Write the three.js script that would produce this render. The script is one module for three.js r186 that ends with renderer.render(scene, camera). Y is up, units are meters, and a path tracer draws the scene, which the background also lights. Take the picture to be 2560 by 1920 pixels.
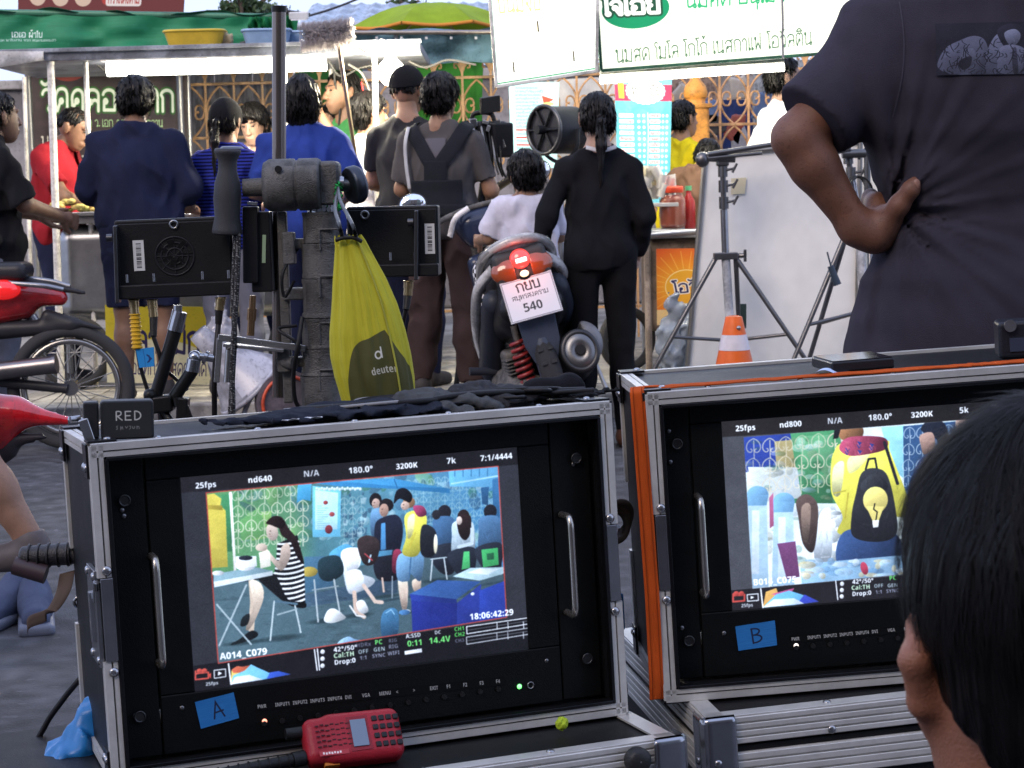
import * as THREE from 'three';
import { mergeGeometries } from 'three/addons/utils/BufferGeometryUtils.js';
import { RoundedBoxGeometry } from 'three/addons/geometries/RoundedBoxGeometry.js';
import { RectAreaLightUniformsLib } from 'three/addons/lights/RectAreaLightUniformsLib.js';
RectAreaLightUniformsLib.init();

// ---------------------------------------------------------------- camera, sky, sun, exposure
const scene = new THREE.Scene();
const FPX = 4800, CX = 1280, CY = 960;                 // long phone lens, in photograph pixels
const camera = new THREE.PerspectiveCamera(2 * Math.atan(CY / FPX) * 180 / Math.PI, 4 / 3, 0.05, 400);
camera.position.set(0, 1.064, 0);
camera.rotation.order = 'YXZ';
camera.rotation.set(-Math.atan(469 / FPX), 0, -1.5 * Math.PI / 180);
camera.updateMatrixWorld(true);
camera.focus = 3.0; camera.userData.fStop = 26;
const renderer = new THREE.WebGLRenderer({ antialias: true });
renderer.toneMapping = THREE.LinearToneMapping;
renderer.toneMappingExposure = 1.6;
renderer.shadowMap.enabled = true;
{ // dusk sky: pale blue, lighter towards the horizon, thin cloud streaks
  const w = 512, h = 256, d = new Float32Array(w * h * 4);
  for (let j = 0; j < h; j++) for (let i = 0; i < w; i++) {
    const el = ((j + .5) / h - .5) * Math.PI, az = i / w * 6.28318, t = Math.max(0, Math.sin(el));
    const c = .5 + .25 * Math.sin(az * 3 + 9 * t + Math.sin(az * 7) * .6) + .25 * Math.sin(az * 5 - 21 * t + 1.3);
    const k = Math.pow(1 - t, 2.2), o = (j * w + i) * 4;
    const g = el < 0 ? .35 : 1;
    d[o] = (.49 + .08 * k + .06 * c) * g; d[o + 1] = (.59 + .08 * k + .05 * c) * g; d[o + 2] = (.92 + .04 * k + .03 * c) * g; d[o + 3] = 1;
  }
  const t = new THREE.DataTexture(d, w, h, THREE.RGBAFormat, THREE.FloatType);
  t.mapping = THREE.EquirectangularReflectionMapping; t.magFilter = THREE.LinearFilter; t.needsUpdate = true;
  scene.background = t; scene.environment = t;
}
const sun = new THREE.DirectionalLight(0xffe8d2, 1.45);
sun.position.set(-7, 9, 6); sun.target.position.set(0, 0, -6);
sun.castShadow = true; sun.shadow.radius = 60; sun.shadow.mapSize.set(2048, 2048);
Object.assign(sun.shadow.camera, { left: -14, right: 14, top: 14, bottom: -14, near: .5, far: 60 });
scene.add(sun, sun.target);

// ---------------------------------------------------------------- helpers
const PI = Math.PI, V = (x, y, z) => new THREE.Vector3(x, y, z);
let seed = 7; const rnd = (a = 0, b = 1) => { seed = (seed * 1664525 + 1013904223) >>> 0; return a + (b - a) * seed / 4294967296; };
// point of the vertical plane z = -D that the photograph shows at px, py
function W(px, py, D) {
  const v = V((px - CX) / FPX, -(py - CY) / FPX, -1).applyQuaternion(camera.quaternion);
  return camera.position.clone().addScaledVector(v, -D / v.z);
}
const S = D => FPX / D;
const lerp = (a, b, t) => a + (b - a) * t, clamp = (x, a, b) => Math.min(b, Math.max(a, x));
const smooth = (a, b, x) => { const t = clamp((x - a) / (b - a), 0, 1); return t * t * (3 - 2 * t); };
// value noise
const PERM = new Uint8Array(512); { const p = [...Array(256).keys()]; for (let i = 255; i > 0; i--) { const j = Math.floor(rnd(0, i + 1)); [p[i], p[j]] = [p[j], p[i]]; } for (let i = 0; i < 512; i++) PERM[i] = p[i & 255]; }
function noise(x, y, z = 0) {
  const X = Math.floor(x), Y = Math.floor(y), Z = Math.floor(z); x -= X; y -= Y; z -= Z;
  const u = x * x * (3 - 2 * x), v = y * y * (3 - 2 * y), w = z * z * (3 - 2 * z), a = X & 255, b = Y & 255, c = Z & 255;
  const h = (i, j, k) => PERM[PERM[PERM[(a + i) & 255] + ((b + j) & 255)] + ((c + k) & 255)] / 127.5 - 1;
  return lerp(lerp(lerp(h(0, 0, 0), h(1, 0, 0), u), lerp(h(0, 1, 0), h(1, 1, 0), u), v), lerp(lerp(h(0, 0, 1), h(1, 0, 1), u), lerp(h(0, 1, 1), h(1, 1, 1), u), v), w);
}
// tileable noise textures; uv is in metres everywhere
function dataTex(n, fn, srgb) {
  const d = new Uint8Array(n * n * 4);
  for (let j = 0; j < n; j++) for (let i = 0; i < n; i++) { const c = fn(i / n, j / n), o = (j * n + i) * 4; for (let k = 0; k < 3; k++) d[o + k] = clamp(Math.round((c.length ? c[k] : c) * 255), 0, 255); d[o + 3] = 255; }
  const t = new THREE.DataTexture(d, n, n); t.wrapS = t.wrapT = THREE.RepeatWrapping; t.magFilter = THREE.LinearFilter; t.minFilter = THREE.LinearMipmapLinearFilter;
  if (srgb) t.colorSpace = THREE.SRGBColorSpace; t.needsUpdate = true; return t;
}
const TN = (u, v, f, s) => { // periodic value noise with f cells
  const x = u * f, y = v * f, X = Math.floor(x), Y = Math.floor(y), fx = x - X, fy = y - Y, a = fx * fx * (3 - 2 * fx), b = fy * fy * (3 - 2 * fy);
  const h = (i, j) => PERM[PERM[((X + i) % f + s) & 255] + (((Y + j) % f) & 255)] / 255;
  return lerp(lerp(h(0, 0), h(1, 0), a), lerp(h(0, 1), h(1, 1), a), b);
};
const FB = (u, v, s) => .45 * TN(u, v, 4, s) + .27 * TN(u, v, 9, s + 9) + .16 * TN(u, v, 23, s + 17) + .12 * TN(u, v, 61, s + 31);
const texMottle = dataTex(256, (u, v) => .8 + .2 * FB(u, v, 3), true);
const texGrime = dataTex(256, (u, v) => { const n = FB(u, v, 40), g = .72 + .28 * smooth(.3, .62, n) - .12 * (TN(u, v, 97, 5) > .82 ? 1 : 0); return [g, g * .985, g * .965]; }, true);
const texRough = dataTex(256, (u, v) => .72 + .28 * FB(u, v, 77));
const texFine = dataTex(256, (u, v) => .5 * TN(u, v, 64, 2) + .3 * TN(u, v, 128, 8) + .2 * TN(u, v, 31, 8));
const texWeave = dataTex(256, (u, v) => .5 + .25 * Math.sin(u * 64 * 6.2832) * Math.cos(v * 64 * 6.2832) + .35 * (TN(u, v, 40, 6) - .5));
const texAsphalt = dataTex(1024, (u, v) => { // patches, tar lines, oil spots and loose grit; the tile is about eight metres wide
  let g = .66 + .22 * (FB(u, v, 12) - .4) + .34 * (TN(u, v, 200, 3) - .5) + .16 * (TN(u, v, 97, 30) - .5);
  const c = Math.abs(TN(u, v, 7, 60) + .25 * TN(u, v, 29, 61) + .1 * TN(u, v, 90, 62) - .66); if (c < .006) g *= .62; const o = TN(u, v, 11, 81) * .7 + TN(u, v, 37, 82) * .3; g *= 1 - .3 * smooth(.74, .82, o); const d = TN(u, v, 5, 90) * .6 + TN(u, v, 19, 91) * .4; g *= 1 + .2 * smooth(.6, .75, d);
  if (TN(u, v, 240, 44) > .93) g *= 1.35; return [g, g, g * 1.01]; }, true);
const texBrushed = dataTex(256, (u, v) => .7 + .3 * (.6 * PERM[Math.floor(v * 256) & 255] / 255 + .4 * TN(u, v, 13, 4)));
const texScratch = dataTex(512, (u, v) => { let g = .9 - .16 * FB(u, v, 55); const a = TN(u, v, 170, 9); if (a > .9) g -= .22 * (a - .9) * 10; return g; }, true);
const texStreak = dataTex(256, (u, v) => { const c = PERM[Math.floor(u * 128) & 255] / 255, e = PERM[(Math.floor(u * 47) + 91) & 255] / 255; return .3 + .4 * c + .3 * e; });
const rep = (t, x, y = x) => { const c = t.clone(); c.repeat.set(x, y); c.needsUpdate = true; return c; };
const lin = c => Array.isArray(c) ? new THREE.Color().setRGB(...c) : new THREE.Color(c);
const M = (color, rough = .7, o = {}) => new THREE.MeshPhysicalMaterial({ color: lin(color), roughness: rough, side: THREE.DoubleSide, ...o });
const mFabric = (color, o = {}) => M(color, .92, { map: rep(texMottle, 2.1), bumpMap: rep(texWeave, 9), bumpScale: .0012, specularIntensity: .25, ...o });
const mPlastic = (color, rough = .5, o = {}) => M(color, rough, { map: rep(texMottle, 3.3), roughnessMap: rep(texRough, 4.1), bumpMap: rep(texFine, 11), bumpScale: .0004, specularIntensity: .5, ...o });
const mPaint = (color, rough = .45, o = {}) => M(color, rough, { map: rep(texGrime, 1.7), roughnessMap: rep(texRough, 2.3), ...o });
const mMetal = (color, rough = .4, o = {}) => M(color, rough, { metalness: .9, roughnessMap: rep(texRough, 5), map: rep(texScratch, 4), ...o });
const mSkin = (color, o = {}) => M(color, .55, { map: rep(texMottle, 7), bumpMap: rep(texFine, 14), bumpScale: .0006, sheen: .25, sheenRoughness: .6, sheenColor: new THREE.Color(.5, .35, .28), ...o });
const mHair = (color = [.008, .007, .007], o = {}) => M(color, .62, { specularIntensity: .45, bumpMap: rep(texStreak, 5, .6), bumpScale: .003, roughnessMap: rep(texStreak, 5, .6), ...o });
const mGlow = (color, k) => M([.8, .8, .8], .5, { emissive: lin(color), emissiveIntensity: k });
function canvas(w, h, draw) {
  const c = document.createElement('canvas'); c.width = w; c.height = h; const g = c.getContext('2d'); draw(g, w, h);
  const t = new THREE.CanvasTexture(c); t.colorSpace = THREE.SRGBColorSpace; t.magFilter = THREE.LinearFilter; t.anisotropy = 8; return t;
}
// ---- geometry
const X4 = (pos = [0, 0, 0], rot = [0, 0, 0]) => new THREE.Matrix4().compose(V(...pos), new THREE.Quaternion().setFromEuler(new THREE.Euler(...rot)), V(1, 1, 1));
const box = (w, h, d, pos, rot, r) => { const m = Math.min(w, h, d), g = r === 0 ? new THREE.BoxGeometry(w, h, d) : new RoundedBoxGeometry(w, h, d, 2, Math.min(r ?? m * .16, m * .49)); return g.applyMatrix4(X4(pos, rot)); };
const toV = p => Array.isArray(p) ? V(...p) : p;
function rod(a, b, r, r2 = r, n = 14, open = false) {
  a = toV(a); b = toV(b); const L = a.distanceTo(b), g = new THREE.CylinderGeometry(r2, r, L, n, 1, open);
  const q = new THREE.Quaternion().setFromUnitVectors(V(0, 1, 0), b.clone().sub(a).normalize());
  return g.applyMatrix4(new THREE.Matrix4().compose(a.clone().add(b).multiplyScalar(.5), q, V(1, 1, 1)));
}
function bar(a, b, w, h, up = V(0, 0, 1)) { // rectangular bar from a to b
  a = toV(a); b = toV(b); const z = b.clone().sub(a), L = z.length(); z.normalize(); const x = new THREE.Vector3().crossVectors(up, z).normalize(), y = new THREE.Vector3().crossVectors(z, x);
  return box(w, h, L).applyMatrix4(new THREE.Matrix4().makeBasis(x, y, z).setPosition(a.add(b).multiplyScalar(.5)));
}
const tube = (pts, r, n = 40, k = 8, closed = false, tens = .5) => new THREE.TubeGeometry(new THREE.CatmullRomCurve3(pts.map(toV), closed, 'catmullrom', tens), n, r, k, closed);
const lathe = (prof, n = 28, pos, rot) => new THREE.LatheGeometry(prof.map(p => new THREE.Vector2(...p)), n).applyMatrix4(X4(pos, rot));
const ball = (r, pos, sc = [1, 1, 1], n = 18) => new THREE.SphereGeometry(r, n, Math.ceil(n * .7)).scale(...sc).translate(...pos);
const torus = (R, r, pos, rot, arc = 2 * PI, n = 36) => new THREE.TorusGeometry(R, r, 10, n, arc).applyMatrix4(X4(pos, rot));
function prism(pts, d, bev = 0, pos, rot) { // polygon in xy, extruded along z, centred
  const s = new THREE.Shape(pts.map(p => new THREE.Vector2(...p)));
  const g = new THREE.ExtrudeGeometry(s, { depth: d - 2 * bev, bevelEnabled: bev > 0, bevelSize: bev, bevelThickness: bev, bevelSegments: 2, steps: 1, curveSegments: 8 });
  return g.translate(0, 0, -d / 2 + bev).applyMatrix4(X4(pos, rot));
}
// sheet given by fn(u, v) -> Vector3; th > 0 makes it a closed shell
function sheet(fn, nu, nv, th = 0) {
  const pos = [], uv = [], idx = [], a = V(0, 0, 0), b = V(0, 0, 0);
  const lay = off => { for (let j = 0; j <= nv; j++) for (let i = 0; i <= nu; i++) {
    const u = i / nu, v = j / nv, p = fn(u, v).clone();
    if (off) { const e = 1e-3; a.copy(fn(Math.min(1, u + e), v)).sub(fn(Math.max(0, u - e), v)); b.copy(fn(u, Math.min(1, v + e))).sub(fn(u, Math.max(0, v - e))); p.addScaledVector(a.cross(b).normalize(), off); }
    pos.push(p.x, p.y, p.z); uv.push(u, v); } };
  const n1 = nu + 1, N = n1 * (nv + 1); lay(0); if (th) lay(-th);
  const q = (A, B, C, D) => idx.push(A, B, C, A, C, D);
  for (let j = 0; j < nv; j++) for (let i = 0; i < nu; i++) { const o = j * n1 + i; q(o, o + 1, o + n1 + 1, o + n1); if (th) q(N + o, N + o + n1, N + o + n1 + 1, N + o + 1); }
  if (th) { for (let i = 0; i < nu; i++) { q(i + 1, i, N + i, N + i + 1); const o = nv * n1 + i; q(o, o + 1, N + o + 1, N + o); } for (let j = 0; j < nv; j++) { const o = j * n1; q(o, o + n1, N + o + n1, N + o); const e = o + nu; q(e + n1, e, N + e, N + e + n1); } }
  const g = new THREE.BufferGeometry(); g.setAttribute('position', new THREE.Float32BufferAttribute(pos, 3)); g.setAttribute('uv', new THREE.Float32BufferAttribute(uv, 2)); g.setIndex(idx);
  if (th) { const h = g.toNonIndexed(); h.computeVertexNormals(); g.computeVertexNormals(); return g; }
  g.computeVertexNormals(); return g;
}
function boxUV(g) { // uv in metres by the dominant axis of each triangle
  g = g.index ? g.toNonIndexed() : g; const p = g.attributes.position, n = p.count, uv = new Float32Array(n * 2), a = V(), b = V(), c = V();
  for (let i = 0; i < n; i += 3) {
    a.fromBufferAttribute(p, i); b.fromBufferAttribute(p, i + 1).sub(a); c.fromBufferAttribute(p, i + 2).sub(a); b.cross(c);
    const x = Math.abs(b.x), y = Math.abs(b.y), z = Math.abs(b.z);
    for (let k = 0; k < 3; k++) { const X = p.getX(i + k), Y = p.getY(i + k), Z = p.getZ(i + k), o = (i + k) * 2; if (x >= y && x >= z) { uv[o] = Z; uv[o + 1] = Y; } else if (y >= z) { uv[o] = X; uv[o + 1] = Z; } else { uv[o] = X; uv[o + 1] = Y; } }
  }
  g.setAttribute('uv', new THREE.BufferAttribute(uv, 2)); for (const k of Object.keys(g.attributes)) if (!['position', 'normal', 'uv'].includes(k)) g.deleteAttribute(k);
  return g;
}
const taken = {};
const numbered = n => { taken[n] = (taken[n] ?? -1) + 1; return taken[n] ? n + '_' + String(taken[n]).padStart(3, '0') : n; };
function mesh(name, geos, mat, parent, keepUV) {
  geos = [geos].flat(9);
  const g = keepUV ? (geos.length > 1 ? mergeGeometries(geos.map(x => { x = x.index ? x.toNonIndexed() : x; return x; })) : geos[0]) : (geos.length > 1 ? mergeGeometries(geos.map(boxUV)) : boxUV(geos[0]));
  const m = new THREE.Mesh(g, mat); m.name = parent ? name : numbered(name); m.castShadow = m.receiveShadow = true; (parent ?? scene).add(m); return m;
}
function thing(name, label, category, pos = [0, 0, 0], rotY = 0, group) {
  const o = new THREE.Group(); o.name = numbered(name); o.position.copy(toV(pos)); o.rotation.y = rotY; o.userData = { label, category }; if (group) o.userData.group = group; scene.add(o); return o;
}
const tag = (o, label, category, group) => { o.userData = { label, category }; if (group) o.userData.group = group; return o; };
const struct = (name, geos, mat, keep) => { const m = mesh(name, geos, mat, undefined, keep); m.userData.kind = 'structure'; return m; };
function sub(name, parent, pos = [0, 0, 0], rot = [0, 0, 0]) { const g = new THREE.Group(); g.name = name; g.position.copy(toV(pos)); g.rotation.set(...rot); parent.add(g); return g; }
// board through four world corners (tl, tr, br, bl), th thick towards -normal; front uv 0..1
function quadBoard(c, th, nu = 1, nv = 1, wob = 0) {
  const f = (u, v) => { const t = c[0].clone().lerp(c[1], u), b = c[3].clone().lerp(c[2], u), p = b.lerp(t, v); if (wob) p.z += wob * (noise(u * 5 + c[0].x * 7, v * 4, 3) + .5 * noise(u * 13, v * 9, 8)); return p; };
  return [sheet(f, nu, nv), f, th];
}
function board(name, c, th, front, back, parent, wob = 0, nu = 1, nv = 1) {
  const [g, f] = quadBoard(c, th, nu, nv, wob);
  const m = mesh(name, g, front, parent, true);
  if (th > 0) mesh('backing', sheet((u, v) => { const p = f(u, v); p.z -= .0025; return p; }, nu, nv, th), back, m);
  return m;
}
const quadW = (D, a, b, c, d) => [a, b, c, d].map(p => W(p[0], p[1], p[2] ?? D));

// ---- smooth bodies: distance fields meshed with surface nets
const sm = (a, b, k) => { const h = clamp(.5 + .5 * (b - a) / k, 0, 1); return lerp(b, a, h) - k * h * (1 - h); };
const cap = (a, b, r1, r2 = r1, fz = 1) => { // tapered capsule; fz > 1 flattens along z
  const [ax, ay, az] = a, dx = b[0] - ax, dy = b[1] - ay, dz = (b[2] - az) * fz, L = dx * dx + dy * dy + dz * dz + 1e-9;
  return (x, y, z) => { const px = x - ax, py = y - ay, pz = (z - az) * fz, t = clamp((px * dx + py * dy + pz * dz) / L, 0, 1), ex = px - dx * t, ey = py - dy * t, ez = pz - dz * t; return Math.sqrt(ex * ex + ey * ey + ez * ez) - lerp(r1, r2, t); };
};
const ell = (c, r) => { const m = Math.min(...r); return (x, y, z) => { const a = (x - c[0]) / r[0], b = (y - c[1]) / r[1], d = (z - c[2]) / r[2]; return (Math.sqrt(a * a + b * b + d * d) - 1) * m; }; };
const rbox = (c, h, r) => (x, y, z) => { const a = Math.max(Math.abs(x - c[0]) - h[0] + r, 0), b = Math.max(Math.abs(y - c[1]) - h[1] + r, 0), d = Math.max(Math.abs(z - c[2]) - h[2] + r, 0); return Math.sqrt(a * a + b * b + d * d) - r; };
const uni = (k, ...f) => { f = f.flat(); return (x, y, z) => { let d = f[0](x, y, z); for (let i = 1; i < f.length; i++) d = sm(d, f[i](x, y, z), k); return d; }; };
const grow = (f, e) => (x, y, z) => f(x, y, z) - e;
const cut = (f, ...planes) => (x, y, z) => { let d = f(x, y, z); for (const p of planes) d = Math.max(d, p(x, y, z)); return d; };
const half = (n, p) => { const l = Math.hypot(...n); return (x, y, z) => ((x - p[0]) * n[0] + (y - p[1]) * n[1] + (z - p[2]) * n[2]) / l; }; // keeps the side against n
function nets(f, lo, hi, c) {
  const nx = Math.ceil((hi[0] - lo[0]) / c) + 1, ny = Math.ceil((hi[1] - lo[1]) / c) + 1, nz = Math.ceil((hi[2] - lo[2]) / c) + 1, F = new Float32Array(nx * ny * nz);
  const B = 4; // skip blocks that are far from the surface
  for (let k = 0; k < nz; k += B) for (let j = 0; j < ny; j += B) for (let i = 0; i < nx; i += B) {
    const d = f(lo[0] + (i + B / 2) * c, lo[1] + (j + B / 2) * c, lo[2] + (k + B / 2) * c), far = Math.abs(d) > c * B * 2.2;
    for (let kk = k; kk < Math.min(nz, k + B); kk++) for (let jj = j; jj < Math.min(ny, j + B); jj++) for (let ii = i; ii < Math.min(nx, i + B); ii++) F[(kk * ny + jj) * nx + ii] = far ? d : f(lo[0] + ii * c, lo[1] + jj * c, lo[2] + kk * c);
  }
  const id = new Int32Array(nx * ny * nz).fill(-1), pos = [], nor = [], idx = [];
  const O = [0, 1, nx, nx + 1, nx * ny, nx * ny + 1, nx * ny + nx, nx * ny + nx + 1], E = [[0, 1], [2, 3], [4, 5], [6, 7], [0, 2], [1, 3], [4, 6], [5, 7], [0, 4], [1, 5], [2, 6], [3, 7]];
  for (let k = 0; k < nz - 1; k++) for (let j = 0; j < ny - 1; j++) for (let i = 0; i < nx - 1; i++) {
    const o = (k * ny + j) * nx + i; let s = 0; for (let e = 0; e < 8; e++) if (F[o + O[e]] < 0) s++;
    if (!s || s === 8) continue;
    let x = 0, y = 0, z = 0, n = 0;
    for (const [a, b] of E) { const A = F[o + O[a]], Bv = F[o + O[b]]; if (A < 0 === Bv < 0) continue; const t = A / (A - Bv); x += lerp(a & 1, b & 1, t); y += lerp(a >> 1 & 1, b >> 1 & 1, t); z += lerp(a >> 2, b >> 2, t); n++; }
    x = lo[0] + (i + x / n) * c; y = lo[1] + (j + y / n) * c; z = lo[2] + (k + z / n) * c; id[o] = pos.length / 3; pos.push(x, y, z);
    const e = c * .7, gx = f(x + e, y, z) - f(x - e, y, z), gy = f(x, y + e, z) - f(x, y - e, z), gz = f(x, y, z + e) - f(x, y, z - e), l = Math.hypot(gx, gy, gz) || 1; nor.push(gx / l, gy / l, gz / l);
  }
  const Q = (a, b, d, e, flip) => { a = id[a]; b = id[b]; d = id[d]; e = id[e]; if (a < 0 || b < 0 || d < 0 || e < 0) return; flip ? idx.push(a, d, b, a, e, d) : idx.push(a, b, d, a, d, e); };
  const sy = nx, sz = nx * ny;
  for (let k = 1; k < nz - 1; k++) for (let j = 1; j < ny - 1; j++) for (let i = 1; i < nx - 1; i++) {
    const o = k * sz + j * sy + i, v = F[o] < 0;
    if (v !== F[o + 1] < 0) Q(o, o - sy, o - sy - sz, o - sz, !v);
    if (v !== F[o + sy] < 0) Q(o, o - sz, o - sz - 1, o - 1, !v);
    if (v !== F[o + sz] < 0) Q(o, o - 1, o - 1 - sy, o - sy, !v);
  }
  const g = new THREE.BufferGeometry(); g.setAttribute('position', new THREE.Float32BufferAttribute(pos, 3)); g.setAttribute('normal', new THREE.Float32BufferAttribute(nor, 3)); g.setAttribute('uv', new THREE.Float32BufferAttribute(new Float32Array(pos.length / 3 * 2), 2)); g.setIndex(idx); return g;
}
// ---------------------------------------------------------------- Thai stroke lettering (the built-in fonts have none)
const LO = (x, y, r = 8) => `M${x} ${y - r}a${r} ${r} 0 1 0 .1 0`;
const TH = {
  'น': [90, LO(18, 14) + 'M24 16V88C24 100 44 98 66 84M76 4V84' + LO(76, 90, 10)], 'ม': [90, LO(18, 14) + 'M24 16V86M78 4V100L30 92' + LO(22, 90, 9)],
  'ส': [92, LO(36, 62) + 'M24 100V66M14 32C20 0 76 0 76 36V100M40 66C54 46 76 60 76 70M62 20L90 2'], 'ด': [90, LO(46, 58) + 'M24 100L38 66M24 100C4 60 8 4 48 4C84 4 80 40 80 50V100'],
  'ไ': [38, 'M26 100V26C26 4 4 10 6 -14C8 -34 34 -32 32 -18'], 'ใ': [38, 'M26 100V26C26 4 4 10 6 -14' + LO(16, -20)], 'ล': [90, LO(34, 62) + 'M20 100L30 66M14 30C20 0 78 0 78 36V100M40 64C54 44 78 56 78 70'],
  'โ': [40, LO(30, 92) + 'M24 96V0C24 -20 4 -14 4 -30H38'], 'ก': [88, 'M20 100V42L10 28C20 0 78 0 78 36V100'], 'เ': [36, LO(24, 92) + 'M18 94V4'], 'แ': [66, LO(24, 92) + LO(54, 92) + 'M18 94V4M48 94V4'],
  'า': [62, 'M10 30C14 0 52 0 52 36V100'], 'ฟ': [92, LO(18, 14) + 'M24 16V100L46 46L70 100V-26'], 'อ': [90, LO(28, 58) + 'M20 60V96H80V36C80 0 20 0 14 28'], 'ว': [76, LO(56, 92) + 'M14 28C20 0 64 0 64 36V94'],
  'ต': [90, LO(46, 58) + 'M24 100L38 66M24 100C4 60 8 4 38 4L48 16L58 4C84 8 80 40 80 50V100'], 'ป': [88, LO(18, 14) + 'M24 16V96H76V-26'], 'บ': [88, LO(18, 14) + 'M24 16V96H76V4'], 'ห': [90, LO(16, 14) + LO(72, 14) + 'M22 16V100M22 72L66 20M74 28V100'],
  'ย': [88, LO(22, 14) + 'M16 18C16 44 40 40 34 48C10 54 18 97 30 97H76V4'], 'ท': [88, LO(16, 14) + 'M22 16V100L62 12L76 16V100'], 'ร': [70, LO(52, 92) + 'M58 92V44C40 38 12 42 14 22C20 2 40 8 62 4'], 'ง': [70, LO(46, 14) + 'M52 16V98H32L8 60'],
  'ค': [90, LO(46, 58) + 'M20 100V60C8 4 80 -10 80 40V100M22 90L40 64'], 'ผ': [90, LO(18, 14) + 'M18 16V100L46 60L72 100V4'], 'จ': [78, LO(32, 54) + 'M36 60L58 98H66V36C66 0 20 0 12 26'], 'ข': [84, LO(18, 14) + 'M26 18C8 40 28 40 24 52V97H72V4'],
  'ั': [0, 'M-66 -24C-52 -8 -34 -8 -20 -34'], 'ิ': [0, 'M-72 -10C-62 -36 -30 -36 -18 -10Z'], 'ึ': [0, 'M-72 -10C-62 -36 -30 -36 -18 -10Z' + LO(-20, -22, 6)], '้': [0, 'M-56 -40C-40 -50 -50 -22 -44 -22L-24 -44'], '่': [0, 'M-36 -44V-18'], 'ุ': [0, 'M-18 110V136'], '๋': [0, 'M-44 -44V-18M-56 -31H-32'], ' ': [46, ''],
};
const thaiW = s => [...s].reduce((w, c) => w + (TH[c] ?? [56])[0], 0);
function thai(g, s, x, y, h, wid, color, lw = 11, outline) { // top-left corner of the letters; h is the letter height, wid squeezes to a width
  const k = h / 100, kx = wid ? wid / thaiW(s) : k; g.save(); g.translate(x, y); g.scale(kx, k); g.lineCap = g.lineJoin = 'round';
  for (const pass of outline ? [1, 0] : [0]) { let cx = 0; g.strokeStyle = pass ? outline : color; g.lineWidth = pass ? lw * 2.1 : lw;
    for (const c of s) { const t = TH[c]; if (t) { if (t[1]) { g.save(); g.translate(cx, 0); g.stroke(new Path2D(t[1])); g.restore(); } cx += t[0]; } else { g.save(); g.font = 'bold 118px sans-serif'; g.fillStyle = pass ? outline : color; g.fillText(c, cx, 100); g.restore(); cx += 62; } } }
  g.restore();
}
const THAI = 'นมสดลกอวตปบหยทรงคผจข'; const babble = n => { let s = ''; for (let i = 0; i < n; i++) { if (rnd() < .25) s += 'เแโไ'[Math.floor(rnd(0, 4))]; s += THAI[Math.floor(rnd(0, THAI.length))]; if (rnd() < .3) s += 'ัิ้่า'[Math.floor(rnd(0, 5))]; } return s; };

// ---------------------------------------------------------------- people
const ax = (a, b, t) => [0, 1, 2].map(i => lerp(a[i], b[i], t)), vs = (a, b) => [a[0] - b[0], a[1] - b[1], a[2] - b[2]], va = (a, b, k = 1) => [a[0] + b[0] * k, a[1] + b[1] * k, a[2] + b[2] * k];
const vn = a => { const l = Math.hypot(...a) || 1; return a.map(x => x / l); }, vx = (a, b) => [a[1] * b[2] - a[2] * b[1], a[2] * b[0] - a[0] * b[2], a[0] * b[1] - a[1] * b[0]];
// a hand: palm, four fingers, thumb. dir runs along the fingers, up is the back of the hand, side +1 puts the thumb on dir x up
function handField(w, dir, up, side, curl = .5, sc = 1, spread = .1) {
  dir = vn(dir); const rt = vn(vx(dir, up)); up = vx(rt, dir);
  const P = (a, b, c) => [0, 1, 2].map(i => w[i] + sc * (dir[i] * a + rt[i] * b * side + up[i] * c)); const f = [];
  f.push(cap(P(-.02, 0, 0), P(.03, 0, 0), .024 * sc, .028 * sc));
  for (const b of [-.026, -.009, .009, .026]) f.push(cap(P(.02, b * .7, 0), P(.085, b, .002), .014 * sc, .0115 * sc));
  [[.028, .07], [.0095, .08], [-.0095, .074], [-.027, .058]].forEach(([b, L]) => {
    let p = P(.085, b, .002), a = 0; for (let k = 0; k < 3; k++) { a += curl * (k ? .85 : .6); const l = L * [.45, .3, .25][k], s = spread * b * 10; const q = va(va(va(p, dir, Math.cos(a) * l * sc), up, -Math.sin(a) * l * sc), rt, s * l * side * sc); f.push(cap(p, q, (.0098 - .0012 * k) * sc, (.0088 - .0012 * k) * sc)); p = q; }
  });
  const t0 = P(.012, .022, -.004), t1 = P(.05, .05, -.012), t2 = P(.085, .058, -.018), t3 = P(.108, .058, -.026 - .01 * curl);
  f.push(cap(t0, t1, .017 * sc, .0125 * sc), cap(t1, t2, .012 * sc, .0105 * sc), cap(t2, t3, .0105 * sc, .008 * sc));
  return uni(.008, f);
}
const bounds = (pts, m) => [[0, 1, 2].map(i => Math.min(...pts.map(p => p[i])) - m), [0, 1, 2].map(i => Math.max(...pts.map(p => p[i])) + m)];
const folds = (A, ky = 7, kx = 13, s = 0) => (x, y, z) => A * (.8 * noise(x * kx + s, y * ky + x * 5, z * kx) + .55 * noise(x * kx * 2.1 + 7 + s, y * ky * 1.7 - x * 9, z * kx * 2.1) + 1.3 * (Math.abs(noise(x * kx * .9 + s * 2 + y * 4, y * ky * 1.1 - x * 6, z * kx * .9 + 4)) - .3));
const plus = (f, g) => (x, y, z) => { const d = f(x, y, z); return Math.abs(d) < .08 ? d + g(x, y, z) : d; };
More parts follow.
